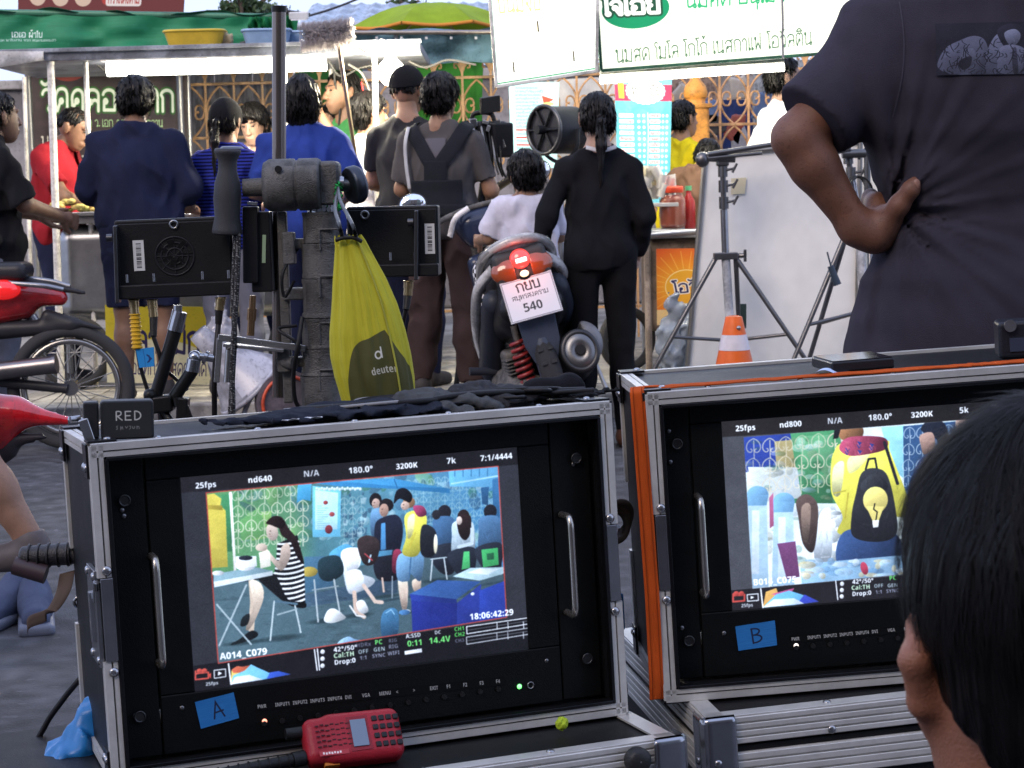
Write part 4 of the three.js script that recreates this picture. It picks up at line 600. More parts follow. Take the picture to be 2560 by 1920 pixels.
// ---------------------------------------------------------------- parked motorbike with its passenger
{
  const D = 7.9, c = W(1420, 1137, D), r = thing('motorbike', 'parked grey and black motorbike with white licence plate and lit red tail lamp', 'motorbike', [c.x, 0, c.z]);
  r.rotation.set(0, .1, .24, 'ZYX'); r.scale.set(.9, 1.03, 1.03);
  const bk = mPlastic([.014, .014, .017], .4), dk = mPlastic([.03, .035, .05], .5), sv = mPaint([.5, .5, .5], .3, { clearcoat: .6 }), tr = M([.022, .022, .024], .9, { bumpMap: rep(texFine, 9), bumpScale: .003 }), gm = M([.16, .155, .15], .6, { metalness: .35, map: rep(texGrime, 6), bumpMap: rep(texFine, 12), bumpScale: .002 });
  const wheel = (z, nm) => { const w = sub(nm, r); mesh('tyre', torus(.225, .05, [0, .275, z], [0, PI / 2, 0], 2 * PI, 48), tr, w); mesh('rim', [torus(.17, .018, [0, .275, z], [0, PI / 2, 0]), rod([-.05, .275, z], [.05, .275, z], .035), ...[0, 1, 2, 3, 4].map(k => rod([0, .275, z], [0, .275 + Math.cos(k * 1.2566) * .17, z + Math.sin(k * 1.2566) * .17], .014))], gm, w);
    mesh('tread', [...Array(28).keys()].map(k => { const a = k / 28 * 6.2832; return [-1, 1].map(s => box(.026, .008, .016, [s * .022, .275 + Math.cos(a) * .272, z + Math.sin(a) * .272], [a, 0, 0], .002)); }).flat(), tr, w); };
  wheel(0, 'rear_wheel'); wheel(-1.22, 'front_wheel');
  // tail body: loft of cross sections going forward
  const tail = nets(uni(.05, cap([0, .74, .1], [0, .72, -.5], .1, .14), rbox([0, .62, -.14], [.13, .13, .26], .07), cap([.1, .62, .12], [.17, .5, -.42], .05, .09), cap([-.1, .62, .12], [-.17, .5, -.42], .05, .09)), [-.3, .32, -.72], [.3, .92, .26], .013);
  mesh('tail_body', tail, bk, r);
  for (const s of [-1, 1]) { mesh('side_panel', tube([[s * .11, .8, .1], [s * .2, .72, -.05], [s * .235, .55, -.3], [s * .22, .38, -.5]], .024, 30, 8), mPaint([.72, .73, .75], .3), r); mesh('side_skirt', nets(cap([s * .15, .66, .02], [s * .19, .38, -.4], .055, .075, 1), [Math.min(s * .05, s * .34), .22, -.55], [Math.max(s * .05, s * .34), .8, .14], .013), dk, r); }
  mesh('grab_rail', [tube([[-.175, .72, -.12], [-.165, .82, .04], [-.1, .87, .14], [0, .885, .165], [.1, .87, .14], [.165, .82, .04], [.175, .72, -.12]], .02, 50, 10), nets(rbox([0, .862, .02], [.12, .024, .13], .022), [-.2, .78, -.2], [.2, .94, .22], .012)], sv, r);
  const lamp = sub('tail_lamp', r, [0, .785, .17], [-.18, 0, 0]); lamp.scale.set(.84, .9, 1);
  mesh('housing', nets(uni(.02, rbox([0, 0, -.03], [.15, .075, .05], .03)), [-.2, -.12, -.12], [.2, .12, .06], .011), mPlastic([.05, .05, .05]), lamp);
  mesh('brake_lens', nets(ell([0, .024, .014], [.056, .045, .03]), [-.08, -.04, -.03], [.08, .09, .06], .006), M([.5, .01, .01], .2, { emissive: new THREE.Color(1, .06, .05), emissiveIntensity: 1.1, clearcoat: 1 }), lamp);
  mesh('glow_strip', box(.06, .018, .012, [0, .012, .05]), M([.8, .8, .8], .3, { emissive: new THREE.Color(1, .55, .5), emissiveIntensity: 1.6 }), lamp);
  mesh('plate_lamp', ball(.016, [.0, -.045, .028], [1.5, .9, .6], 12), M([.8, .8, .7], .3, { emissive: new THREE.Color(1, .6, .35), emissiveIntensity: 1.3 }), lamp);
  for (const s of [-1, 1]) mesh('indicator', nets(cut(ell([s * .07, -.012, -.004], [.1, .06, .036]), half([-s, 0, 0], [s * .045, 0, 0])), [s * .09 - .1, -.09, -.06], [s * .09 + .1, .07, .06], .006), M([.30, .06, .015], .15, { clearcoat: 1 }), lamp);
  const pl = new THREE.PointLight(0xff6a4a, .02, 0, 2); pl.position.set(0, -.02, .09); pl.shadow.radius = 1; pl.castShadow = true; lamp.add(pl);
  const pt = canvas(420, 330, (g, w, h) => { g.fillStyle = '#d9dbdf'; g.fillRect(0, 0, w, h); g.strokeStyle = '#8a8d93'; g.lineWidth = 8; g.strokeRect(8, 8, w - 16, h - 16); thai(g, 'กยบ', 110, 32, 68, 200, '#2a2c30', 17); thai(g, 'สมุทรสงคราม', 56, 126, 34, 300, '#3a3c42', 14); g.fillStyle = '#26282c'; g.font = 'bold 96px sans-serif'; g.fillText('540', 124, 268); });
  const plate = mesh('licence_plate', box(.24, .17, .004, [0, .655, .215], [-.28, 0, 0], .0015), mPaint([.7, .7, .72]), r);
  mesh('plate_face', sheet((u, v) => V((u - .5) * .236, .655 + (v - .5) * .158, .219 + (v - .5) * -.047), 1, 1), M([1, 1, 1], .35, { map: pt }), r, true);
  mesh('mudguard', [prism([[-.085, .62], [.085, .62], [.078, .47], [.05, .40], [-.05, .40], [-.078, .47]], .012, .003, [0, 0, .15], [.06, 0, 0]), tube([[0, .3, .19], [0, .55, .1], [0, .6, -.1]], .05, 20, 10)], mPlastic([.06, .075, .11], .5), r);
  const shock = sub('shock_absorber', r); mesh('spring', new THREE.TubeGeometry(new (class extends THREE.Curve { getPoint(t) { return V(-.1 + .034 * Math.cos(t * 50), .5 - .21 * t, .11 - .04 * t + .034 * Math.sin(t * 50)); } })(), 160, .009, 6), mPaint([.3, .03, .03], .4), shock); mesh('damper', [rod([-.1, .56, .12], [-.1, .24, .06], .016), rod([-.1, .3, .07], [-.1, .22, .06], .03)], gm, shock);
  const mf = sub('exhaust', r); mesh('muffler', [rod([.15, .4, .2], [.15, .3, -.25], .09, .078, 28), torus(.075, .015, [.15, .4, .205], [-.2, 0, 0])], mMetal([.09, .09, .095], .5), mf); mesh('end_cap', lathe([[.02, .0], [.022, .03], [.062, .022], [.08, .0]], 24, [.15, .4, .2], [PI / 2 - .2, 0, 0]), mMetal([.28, .28, .28], .45), mf); mesh('heat_shield', nets(cut(cap([.185, .42, .12], [.18, .34, -.22], .088), half([-1, 0, 0], [.19, 0, 0])), [.1, .2, -.36], [.36, .56, .26], .011), mPlastic([.2, .2, .21], .5), mf); mesh('pipe_hole', rod([.15, .408, .233], [.15, .4, .21], .021), M([.005, .005, .005], .9), mf);
  mesh('transmission', nets(plus(uni(.04, cap([-.13, .26, -.02], [-.14, .3, -.4], .11, .09), cap([-.09, .27, .06], [-.12, .22, .0], .085), rbox([-.12, .38, -.1], [.05, .08, .1], .02)), folds(.004, 24, 24)), [-.3, .06, -.55], [.04, .52, .2], .011), gm, r);
  mesh('gear_cover', lathe([[.001, .03], [.05, .03], [.07, .018], [.085, 0]], 28, [-.115, .25, .1], [PI / 2, 0, 0]), gm, r); for (let k = 0; k < 5; k++) mesh('cooling_fin', box(.09, .006, .1, [-.13, .37 + k * .014, .0], [0, .1, 0], .002), gm, r); mesh('hose', tube([[-.05, .42, .1], [-.02, .34, .14], [-.05, .26, .15], [-.1, .2, .12]], .009, 24, 8), bk, r); mesh('brake_rod', rod([-.06, .2, .16], [-.1, .3, -.3], .006), gm, r);
  mesh('transmission_bolts', [...Array(7).keys()].map(k => rod([-.1 + Math.cos(k * .9) * .075, .26 + Math.sin(k * .9) * .075, .12], [-.1 + Math.cos(k * .9) * .075, .26 + Math.sin(k * .9) * .075, .14], .01)), gm, r);
  for (const s of [-1, 1]) mesh('foot_peg', rod([s * .16, .36, -.3], [s * .32, .4, -.28], .017), dk, r);
  mesh('seat', nets(uni(.06, rbox([0, .8, -.34], [.12, .06, .3], .05), rbox([0, .76, -.62], [.1, .05, .12], .04)), [-.2, .66, -.82], [.2, .94, .06], .013), M([.02, .02, .022], .65, { bumpMap: rep(texFine, 6), bumpScale: .001 }), r);
  mesh('leg_shield', nets(uni(.05, rbox([0, .6, -.98], [.14, .24, .05], .04), rbox([0, .95, -1.04], [.12, .08, .08], .055), cap([-.09, .99, -1.05], [.09, .99, -1.05], .06)), [-.3, .26, -1.2], [.3, 1.16, -.84], .014), mPlastic([.02, .03, .07], .35, { clearcoat: .6 }), r);
  for (const s of [-1, 1]) mesh('decal', tube([[s * .06, 1.05, -.94], [s * .14, 1.02, -.94], [s * .19, .95, -.95]], .014, 14, 8), mPaint([.8, .8, .82], .3), r);
  const hb = sub('handlebar', r); mesh('bar', tube([[-.34, .98, -.86], [-.2, 1.03, -.96], [0, 1.05, -1.0], [.2, 1.03, -.96], [.34, .98, -.86]], .013, 40, 8), gm, hb);
  for (const s of [-1, 1]) { mesh('grip', rod([s * .25, 1.015, -.93], [s * .37, .97, -.84], .02), bk, hb); mesh('brake_lever', tube([[s * .22, 1.0, -1.0], [s * .3, .97, -.98], [s * .38, .92, -.9]], .007, 14, 6), gm, hb); }
  for (const s of [-1, 1]) { const b = V(s * .33, 1.13, -.96), m = sub('mirror', r); mesh('mirror_stem', tube([[s * .24, 1.03, -.95], [s * .3, 1.08, -.97], b.toArray()], .008, 16, 6), bk, m); mesh('mirror_shell', ball(.066, [b.x, b.y, b.z - .006], [1.15, .8, .3]), bk, m); mesh('mirror_glass', ball(.06, [b.x, b.y, b.z + .004], [1.15, .8, .28]), M([.9, .92, .95], .03, { metalness: 1 }), m); }
  mesh('front_mudguard', torus(.3, .035, [0, .275, -1.22], [0, PI / 2, 0], PI * .7), bk, r); mesh('fork', [-1, 1].map(s => rod([s * .075, .275, -1.22], [s * .075, .9, -1.02], .022)), gm, r); mesh('side_stand', rod([-.12, .24, -.5], [-.3, .06, -.42], .012), gm, r);
  r.updateMatrixWorld(true); const seat = V(.02, .83, -.3).applyMatrix4(r.matrixWorld);
  const ch = person({ label: 'child in white school shirt and checked shorts sitting on the motorbike', at: [W(1322, 560, 8.4).x, seat.y - .12, seat.z - .2], turn: PI + .2, h: 1.4, hair: 'mop', skin: skinA, build: .82, shirt: { mat: mFabric([.74, .72, .84]), sleeve: .85, hem: .02, loose: .022, fold: .01 }, pants: { mat: mFabric([1, 1, 1], { map: checkTex }), end: -.16, loose: .02 }, J: { pel: [0, .08, 0], che: [0, .26, .02], nec: [0, .41, .03], hd: [0, .54, .05], sL: [.125, .375, .02], eL: [.19, .22, .12], hL: [.2, .2, .36], pL: [.08, .06, .03], kL: [.17, .03, .3], aL: [.16, -.3, .26], tL: [.17, -.36, .36] }, head: [.1, .15, 0], noHands: false, shoes: mShoe, seed: 20 });
}
// ---------------------------------------------------------------- film camera, drum lamp
{
  const D = 9.75, k = 1 / S(D), r = thing('film_camera', 'black film camera rig with cables in front of the fence', 'camera'), b = mPlastic([.015, .015, .017], .45), P = (x, y, dz = 0) => { const p = W(x, y, D); p.z += dz; return p.toArray(); };
  mesh('body', box(90 * k, 80 * k, .22, P(1210, 345), [0, .5, 0]), b, r); mesh('lens', [rod(P(1180, 340, 0), P(1150, 344, -.25), .05), rod(P(1150, 344, -.25), P(1142, 345, -.32), .065)], b, r); mesh('matte_box', box(.15, .13, .06, P(1138, 346, -.36), [0, .5, 0]), b, r);
  mesh('top_handle', tube([P(1180, 308), P(1185, 285), P(1225, 283), P(1238, 306)], .012, 20, 8), b, r); mesh('battery', box(55 * k, 85 * k, .08, P(1252, 352, .1), [0, .5, 0]), b, r); mesh('monitor', box(60 * k, 40 * k, .02, P(1225, 262, .02), [.2, .7, 0]), b, r);
  for (let i = 0; i < 9; i++) mesh('cable', tube([P(1175 + i * 9, 300 + (i * 17) % 40, .12), P(1190 + i * 8, 345 + i * 9, .16), P(1180 + i * 11, 400 + i * 6, .1), P(1200 + i * 5, 330 + i * 8, .13)], .005, 30, 6), mPlastic(i % 3 ? [.02, .02, .02] : [.5, .5, .5]), r);
  for (let i = 0; i < 12; i++) mesh('fitting', box(rnd(8, 22) * k, rnd(8, 24) * k, .03, P(1170 + rnd(0, 90), 300 + rnd(0, 90), .125), [0, 0, rnd(-.4, .4)]), mMetal(i % 2 ? [.25, .25, .26] : [.6, .6, .6]), r);
  mesh('tripod_head', box(.1, .12, .1, P(1210, 420)), b, r); for (const [x, z] of [[1140, .2], [1285, .2], [1215, -.4]]) mesh('tripod_leg', rod(P(1210, 440), [W(x, 900, D).x, PAVE, -D + z - .1], .018, .014), b, r);
  mesh('pan_handle', rod(P(1225, 480, .05), P(1290, 440, .25), .022, .018), mMetal([.3, .27, .22], .5), r);
}
{
  const D = 9.4, c = W(1398, 325, D), r = thing('drum_lamp', 'round black drum shaped film lamp facing away beside the woman in black', 'lamp', c, -.85), b = mPlastic([.02, .022, .026], .5), R = .115;
  mesh('drum', lathe([[.001, -.13], [R * .7, -.13], [R, -.09], [R, .09], [R * .96, .1]], 40, [0, 0, 0], [PI / 2, 0, 0]), b, r); const f = sub('face', r);
  mesh('rim', torus(R, .01, [0, 0, .1]), mMetal([.2, .2, .2], .4), f); mesh('disc', new THREE.CircleGeometry(R * .96, 36).translate(0, 0, .092), mMetal([.10, .10, .11], .5), f); mesh('spoke', [...Array(6).keys()].map(k => rod([0, 0, .1], [Math.cos(k * 1.047) * R, Math.sin(k * 1.047) * R, .1], .006)), b, f); mesh('hub', rod([0, 0, .09], [0, 0, .15], .022), b, f);
  mesh('yoke', tube([[-R - .015, 0, 0], [-R, -.1, 0], [0, -R - .04, 0], [R, -.1, 0], [R + .015, 0, 0]], .01, 30, 8), b, r); mesh('stand', rod([0, -R - .04, 0], [0, PAVE - c.y, 0], .017), mSteel, r); for (let k = 0; k < 3; k++) mesh('leg', rod([0, -.75, 0], [Math.cos(k * 2.1) * .3, PAVE - c.y, Math.sin(k * 2.1) * .3], .01), mSteel, r);
}
// ---------------------------------------------------------------- drinks cart
{
  const D = 10.0, P = (x, y, dz = 0) => { const p = W(x, y, D); p.z += dz; return p; }, r = thing('drinks_cart', 'worn drinks cart with steel rail and orange sun poster', 'food stall'), wood = mPaint([.24, .18, .14], .8), x0 = P(1612, 590).x, x1 = P(1800, 590).x, yc = P(1690, 585).y;
  mesh('counter', box(x1 - x0, .045, .6, [(x0 + x1) / 2, yc, -D - .3]), mSteel, r); mesh('rail', rod(P(1622, 588, .03), P(1800, 574, .03), .014), mSteel, r);
  mesh('cabinet', box(x1 - x0 - .03, yc - .35, .54, [(x0 + x1) / 2, .33 + (yc - .35) / 2, -D - .31]), wood, r);
  for (const px of [1616, 1796]) mesh('post', rod(V(P(px, 500).x, PAVE, -D - .02), V(P(px, 500).x, P(px, 470).y, -D - .02), .018), mPaint([.45, .38, .32], .6), r);
  const t = canvas(256, 512, (g, w, h) => { const gr = g.createRadialGradient(w * .62, h * .5, 10, w * .6, h * .5, 330); gr.addColorStop(0, '#f5c332'); gr.addColorStop(.5, '#e98a20'); gr.addColorStop(1, '#d2441c'); g.fillStyle = gr; g.fillRect(0, 0, w, h); g.fillStyle = '#e9c98c'; g.fillRect(0, h * .8, w, h * .2); g.strokeStyle = '#f9e79a'; g.lineWidth = 5; g.beginPath(); g.arc(w * .62, h * .5, 112, 0, 7); g.stroke(); g.fillStyle = '#e9a92a'; g.beginPath(); g.arc(w * .62, h * .5, 108, 0, 7); g.fill(); for (let i = 0; i < 26; i++) { const a = i / 26 * 6.283; g.strokeStyle = 'rgba(255,220,120,.45)'; g.beginPath(); g.moveTo(w * .62 + 120 * Math.cos(a), h * .5 + 120 * Math.sin(a)); g.lineTo(w * .62 + 240 * Math.cos(a), h * .5 + 240 * Math.sin(a)); g.stroke(); } g.save(); g.translate(72, 240); g.rotate(-.14); thai(g, 'โอวัล', 10, 0, 66, 190, '#2a2a5c', 17, '#f6efe0'); g.restore(); });
  board('poster', [P(1640, 622, .02), P(1760, 620, .02), P(1760, 812, .02), P(1642, 812, .02)], .006, M([1, 1, 1], .45, { map: t }), mPlastic([.6, .5, .3]), r);
  const w = sub('wheel', r), x = P(1575, 900).x; mesh('tyre', torus(.15, .025, [x, PAVE + .175, -D - .2], [0, .5, 0]), M([.04, .04, .04], .9), w); mesh('hub', rod([x - .03, PAVE + .175, -D - .2], [x + .03, PAVE + .175, -D - .2], .05), mPaint([.5, .12, .06]), w);
  const bt = mPlastic([.5, .58, .68], .2, { transmission: .4, thickness: 0 });
  const bg = W(1692, 905, D - .15); tag(mesh('ice_bag', nets(plus(ell([bg.x, PAVE + .2, bg.z], [.09, .2, .08]), folds(.03, 16, 16)), [bg.x - .18, PAVE, bg.z - .16], [bg.x + .18, PAVE + .44, bg.z + .16], .012), bt), 'pale blue plastic ice bag standing beside the drinks cart', 'bag');
  const jr = W(1688, 580, D - .02), jar = thing('preserve_jar', 'large glass jar of dark red preserve with red lid on the cart', 'jar', [jr.x, yc + .023, -D - .12]); mesh('contents', lathe([[.001, .005], [.058, .005], [.066, .03], [.066, .15], [.052, .18], [.001, .18]], 28), M([.22, .05, .025], .35), jar); mesh('glass', lathe([[.001, 0], [.062, 0], [.07, .03], [.07, .155], [.052, .19], [.052, .2]], 28), M([1, 1, 1], .05, { transmission: 1, thickness: 0 }), jar); mesh('lid', lathe([[.001, .225], [.054, .225], [.058, .215], [.058, .192], [.05, .19]], 28), mPlastic([.65, .07, .03], .4), jar);
  const j2 = thing('syrup_bottle', 'dark red syrup bottle behind the preserve jar', 'bottle', [P(1732, 575).x, yc + .023, -D - .2]); mesh('bottle', lathe([[.001, 0], [.035, 0], [.035, .14], [.014, .18], [.014, .2]], 20), M([.3, .02, .02], .15), j2); mesh('cap', rod([0, .2, 0], [0, .225, 0], .017), mPlastic([.1, .4, .2]), j2);
  for (let i = 0; i < 16; i++) { const px = 1606 + (i % 6) * 15, py = 498 - Math.floor(i / 6) * 22 - (i % 2) * 5, p = W(px, py, D + .1 + (i % 3) * .05); const cp = thing('paper_cup', 'white paper cup in the stacked clutter on the drinks cart', 'cup', [p.x, p.y, p.z], 0, 'white cups on the drinks cart'); cp.rotation.z = rnd(-.5, .5); mesh('cup', lathe([[.001, 0], [.022, 0], [.03, .07], [.032, .072], [.028, .07], [.02, .004]], 16), mPlastic(i % 4 ? [.75, .74, .7] : [.8, .7, .45], .6), cp); }
  tag(mesh('cup_shelf', box(.22, .02, .2, W(1640, 512, D + .15).toArray()), mPlastic([.6, .6, .58])), 'pale plastic shelf under the stacked cups', 'shelf');
}
// food and things on the first counter
{
  const D = 10.1, y = W(400, 545, 9.95).y + .021; const tr = thing('food_tray', 'steel tray heaped with yellow fried food on the stall counter', 'tray', [W(200, 600, D).x, y, -D]); mesh('tray', box(.36, .02, .26, [0, .01, 0]), mSteel, tr); for (let i = 0; i < 40; i++) mesh('piece', ball(.02, [rnd(-.15, .15), .03 + rnd(0, .05), rnd(-.1, .1)], [rnd(.7, 1.6), rnd(.5, .9), rnd(.7, 1.5)], 8), mPlastic([rnd(.5, .7), rnd(.4, .5), .14], .6), tr);
  const cup = thing('ice_cup', 'clear plastic cup with red lid beside the navy shirt', 'cup', [W(468, 530, 9.7).x, y, -9.99]); mesh('cup', lathe([[.001, 0], [.03, 0], [.042, .11]], 20), M([.9, .9, .92], .1, { transmission: .8, thickness: 0 }), cup); mesh('lid', lathe([[.044, .11], [.044, .13], [.03, .16], [.001, .165]], 20), mPlastic([.7, .06, .04]), cup);
}
{ const c = W(548, 812, 9.15), r = thing('hanging_bag', 'clear plastic bag of drinks hanging before the price board', 'bag', c); mesh('film', nets(plus(uni(.05, ell([0, -.06, 0], [.075, .09, .06]), cap([0, 0, 0], [0, .12, 0], .03, .012)), folds(.014, 24, 24)), [-.14, -.2, -.12], [.14, .16, .12], .01), M([.85, .86, .92], .15, { transmission: .7, thickness: 0 }), r); mesh('drink', ball(.045, [.01, -.09, 0], [1, 1.1, .8]), M([.25, .12, .07], .3), r); mesh('loop', tube([[0, .1, 0], [0, .25, 0]], .003, 8, 6), mPlastic([.6, .6, .6]), r); }
// ---------------------------------------------------------------- reflector boards, stands, cone
const mDarkSteel = mMetal([.22, .22, .23], .4), mChrome = mMetal([.62, .63, .66], .22);
{
  const D = 9.75, r = thing('reflector_board', 'large white reflector board in thin grey frame behind the light stand', 'board'), q = quadW(D, [1762, 388], [2150, 352], [2140, 975], [1716, 975]);
  q.forEach((p, i) => { if (i > 1) p.y = PAVE + .012; }); const mb = M([.88, .88, .86], .75, { map: rep(texMottle, .45) });
  board('panel', q, .03, mb, mb, r); for (let i = 0; i < 4; i++) mesh('frame', rod(q[i].clone().add(V(0, 0, .012)), q[(i + 1) % 4].clone().add(V(0, 0, .012)), .013), mMetal([.42, .41, .39], .5), r);
  const k = W(1838, 468, D - .006); board('tape', quadW(D - .012, [1828, 446], [1866, 444], [1862, 484], [1828, 486]), 0, M([.62, .56, .38], .6), null, r);
}
{
  const D = 10.15, r = thing('reflector_board', 'second white board standing behind the arm of the dark t-shirt', 'board'), q = quadW(D, [2095, 300], [2350, 300], [2350, 930], [2085, 930]); q[2].y = q[3].y = PAVE + .01; const mb = M([.78, .77, .72], .75, { map: rep(texMottle, .8) }); board('panel', q, .03, mb, mb, r); mesh('frame', rod(q[0], q[3], .013), mDarkSteel, r);
}
function lightStand(label, top, hub, D, legs, gy, opts = {}) {
  const r = thing('light_stand', label, 'light stand', undefined, 0, 'steel light stands by the reflector boards'), T = W(top[0], top[1], D), Hb = W(hub[0], hub[1], D), P = (x, y, dz = 0) => { const p = W(x, y, D); p.z += dz; return p; };
  const mid = T.clone().lerp(Hb, .52), base = Hb.clone().add(V(.02, -.42, 0));
  mesh('riser', rod(T, mid, .014), mDarkSteel, r); mesh('column', rod(mid, Hb, .019), mChrome, r); mesh('lower_column', rod(Hb, base, .022), mPaint([.62, .66, .75], .3), r);
  for (const t of [.12, .28, .45]) { const c = T.clone().lerp(Hb, t); mesh('collar', [rod(c.clone().add(V(0, .03, 0)), c.clone().add(V(0, -.03, 0)), .024), rod(c, c.clone().add(V(.05, .01, .03)), .007), box(.012, .05, .014, c.clone().add(V(.055, .012, .03)).toArray(), [0, 0, -.5])], mDarkSteel, r); }
  mesh('clamp', [box(.06, .07, .06, T.toArray()), rod(T.clone().add(V(-.1, .01, .02)), T.clone().add(V(.06, 0, .02)), .02), ball(.035, T.clone().add(V(-.1, 0, .02)).toArray(), [1, 1.1, .8])], mDarkSteel, r);
  mesh('hub', [box(.12, .035, .06, Hb.toArray()), rod(Hb.clone().add(V(.06, 0, 0)), Hb.clone().add(V(.09, 0, .01)), .012), box(.014, .06, .02, Hb.clone().add(V(.095, 0, .01)).toArray())], mDarkSteel, r);
  for (const [x, dz] of legs) { const f = V(W(x, 960, D).x, gy + .008, -D + dz), a = Hb.clone().add(V(Math.sign(f.x - Hb.x) * .05, -.01, 0)); mesh('leg', rod(a, f, .013, .011), mDarkSteel, r); mesh('brace', rod(base, a.clone().lerp(f, .62), .009), mDarkSteel, r); mesh('rubber_foot', ball(.016, f.toArray()), mPlastic([.03, .03, .03]), r); }
  return r;
}
const ls = lightStand('steel light stand in front of the white board behind the traffic cone', [1806, 398], [1814, 640], 9.5, [[1610, .1], [2040, .15], [1860, -.1]], PAVE);
{ const b = W(1858, 790, 9.4); mesh('cable_tag', box(.03, .12, .02, b.toArray(), [0, 0, -.02]), mPlastic([.03, .05, .045]), ls); const a = W(1790, 382, 9.5); mesh('cross_arm', [rod(W(1770, 386, 9.46), W(1990, 352, 9.46), .013), rod(W(1770, 396, 9.46), W(1905, 383, 9.46), .009)], mDarkSteel, ls); }
const ls2 = lightStand('steel light stand seen under the bent elbow', [2110, 330], [2148, 560], 9.3, [[1950, .1], [2160, .2], [2010, -.05]], PAVE);
{ mesh('coiled_cable', [0, 1, 2, 3].map(i => torus(.075 + i * .006, .005, W(2142, 480 + i * 4, 9.25).toArray(), [.1, .3 * i, .2], 2 * PI, 40).scale(1, 1, 1)), mPlastic([.02, .02, .02]), ls2); mesh('lamp_bracket', [rod(W(2105, 385, 9.26), W(2172, 383, 9.26), .022), rod(W(2168, 370, 9.26), W(2168, 520, 9.26), .016), box(.09, .13, .05, W(2098, 350, 9.26).toArray(), [0, 0, .2])], mDarkSteel, ls2); mesh('hanging_plug', [rod(W(2068, 630, 9.2), W(2078, 668, 9.2), .004), rod(W(2076, 665, 9.2), W(2094, 712, 9.2), .015, .019)], mPlastic([.04, .06, .09]), ls2); }
{
  const D = 6.9, c = W(1836, 900, D), r = thing('traffic_cone', 'orange and white striped traffic cone behind the second monitor case', 'cone', [c.x, 0, -D]), ytop = W(1836, 792, D).y;
  const R = y => lerp(.165, .03, y / ytop), or = mPlastic([.86, .15, .02], .45), wh = mPlastic([.72, .66, .68], .35);
  const Y = py => W(1836, py, D).y, bands = [[.03, Y(952), or], [Y(952), Y(916), wh], [Y(916), Y(868), or], [Y(868), Y(832), wh], [Y(832), ytop, or]];
  bands[0][2] = or; for (const [a, b, m] of [[.03, Y(1010), or], [Y(1010), Y(930), wh], [Y(930), Y(874), or], [Y(874), Y(836), wh], [Y(836), ytop, or]]) mesh('band', lathe([[R(a) + (m === wh ? .0015 : 0), a], [R(b) + (m === wh ? .0015 : 0), b], ...(b === ytop ? [[R(b) - .01, b + .004], [R(b) - .012, b - .02]] : [])], 36), m, r);
  mesh('base', box(.4, .035, .4, [0, .018, 0], undefined, .012), or, r); mesh('rivet', ball(.008, [.012, Y(818), R(Y(818))]), mMetal([.6, .6, .6]), r);
}
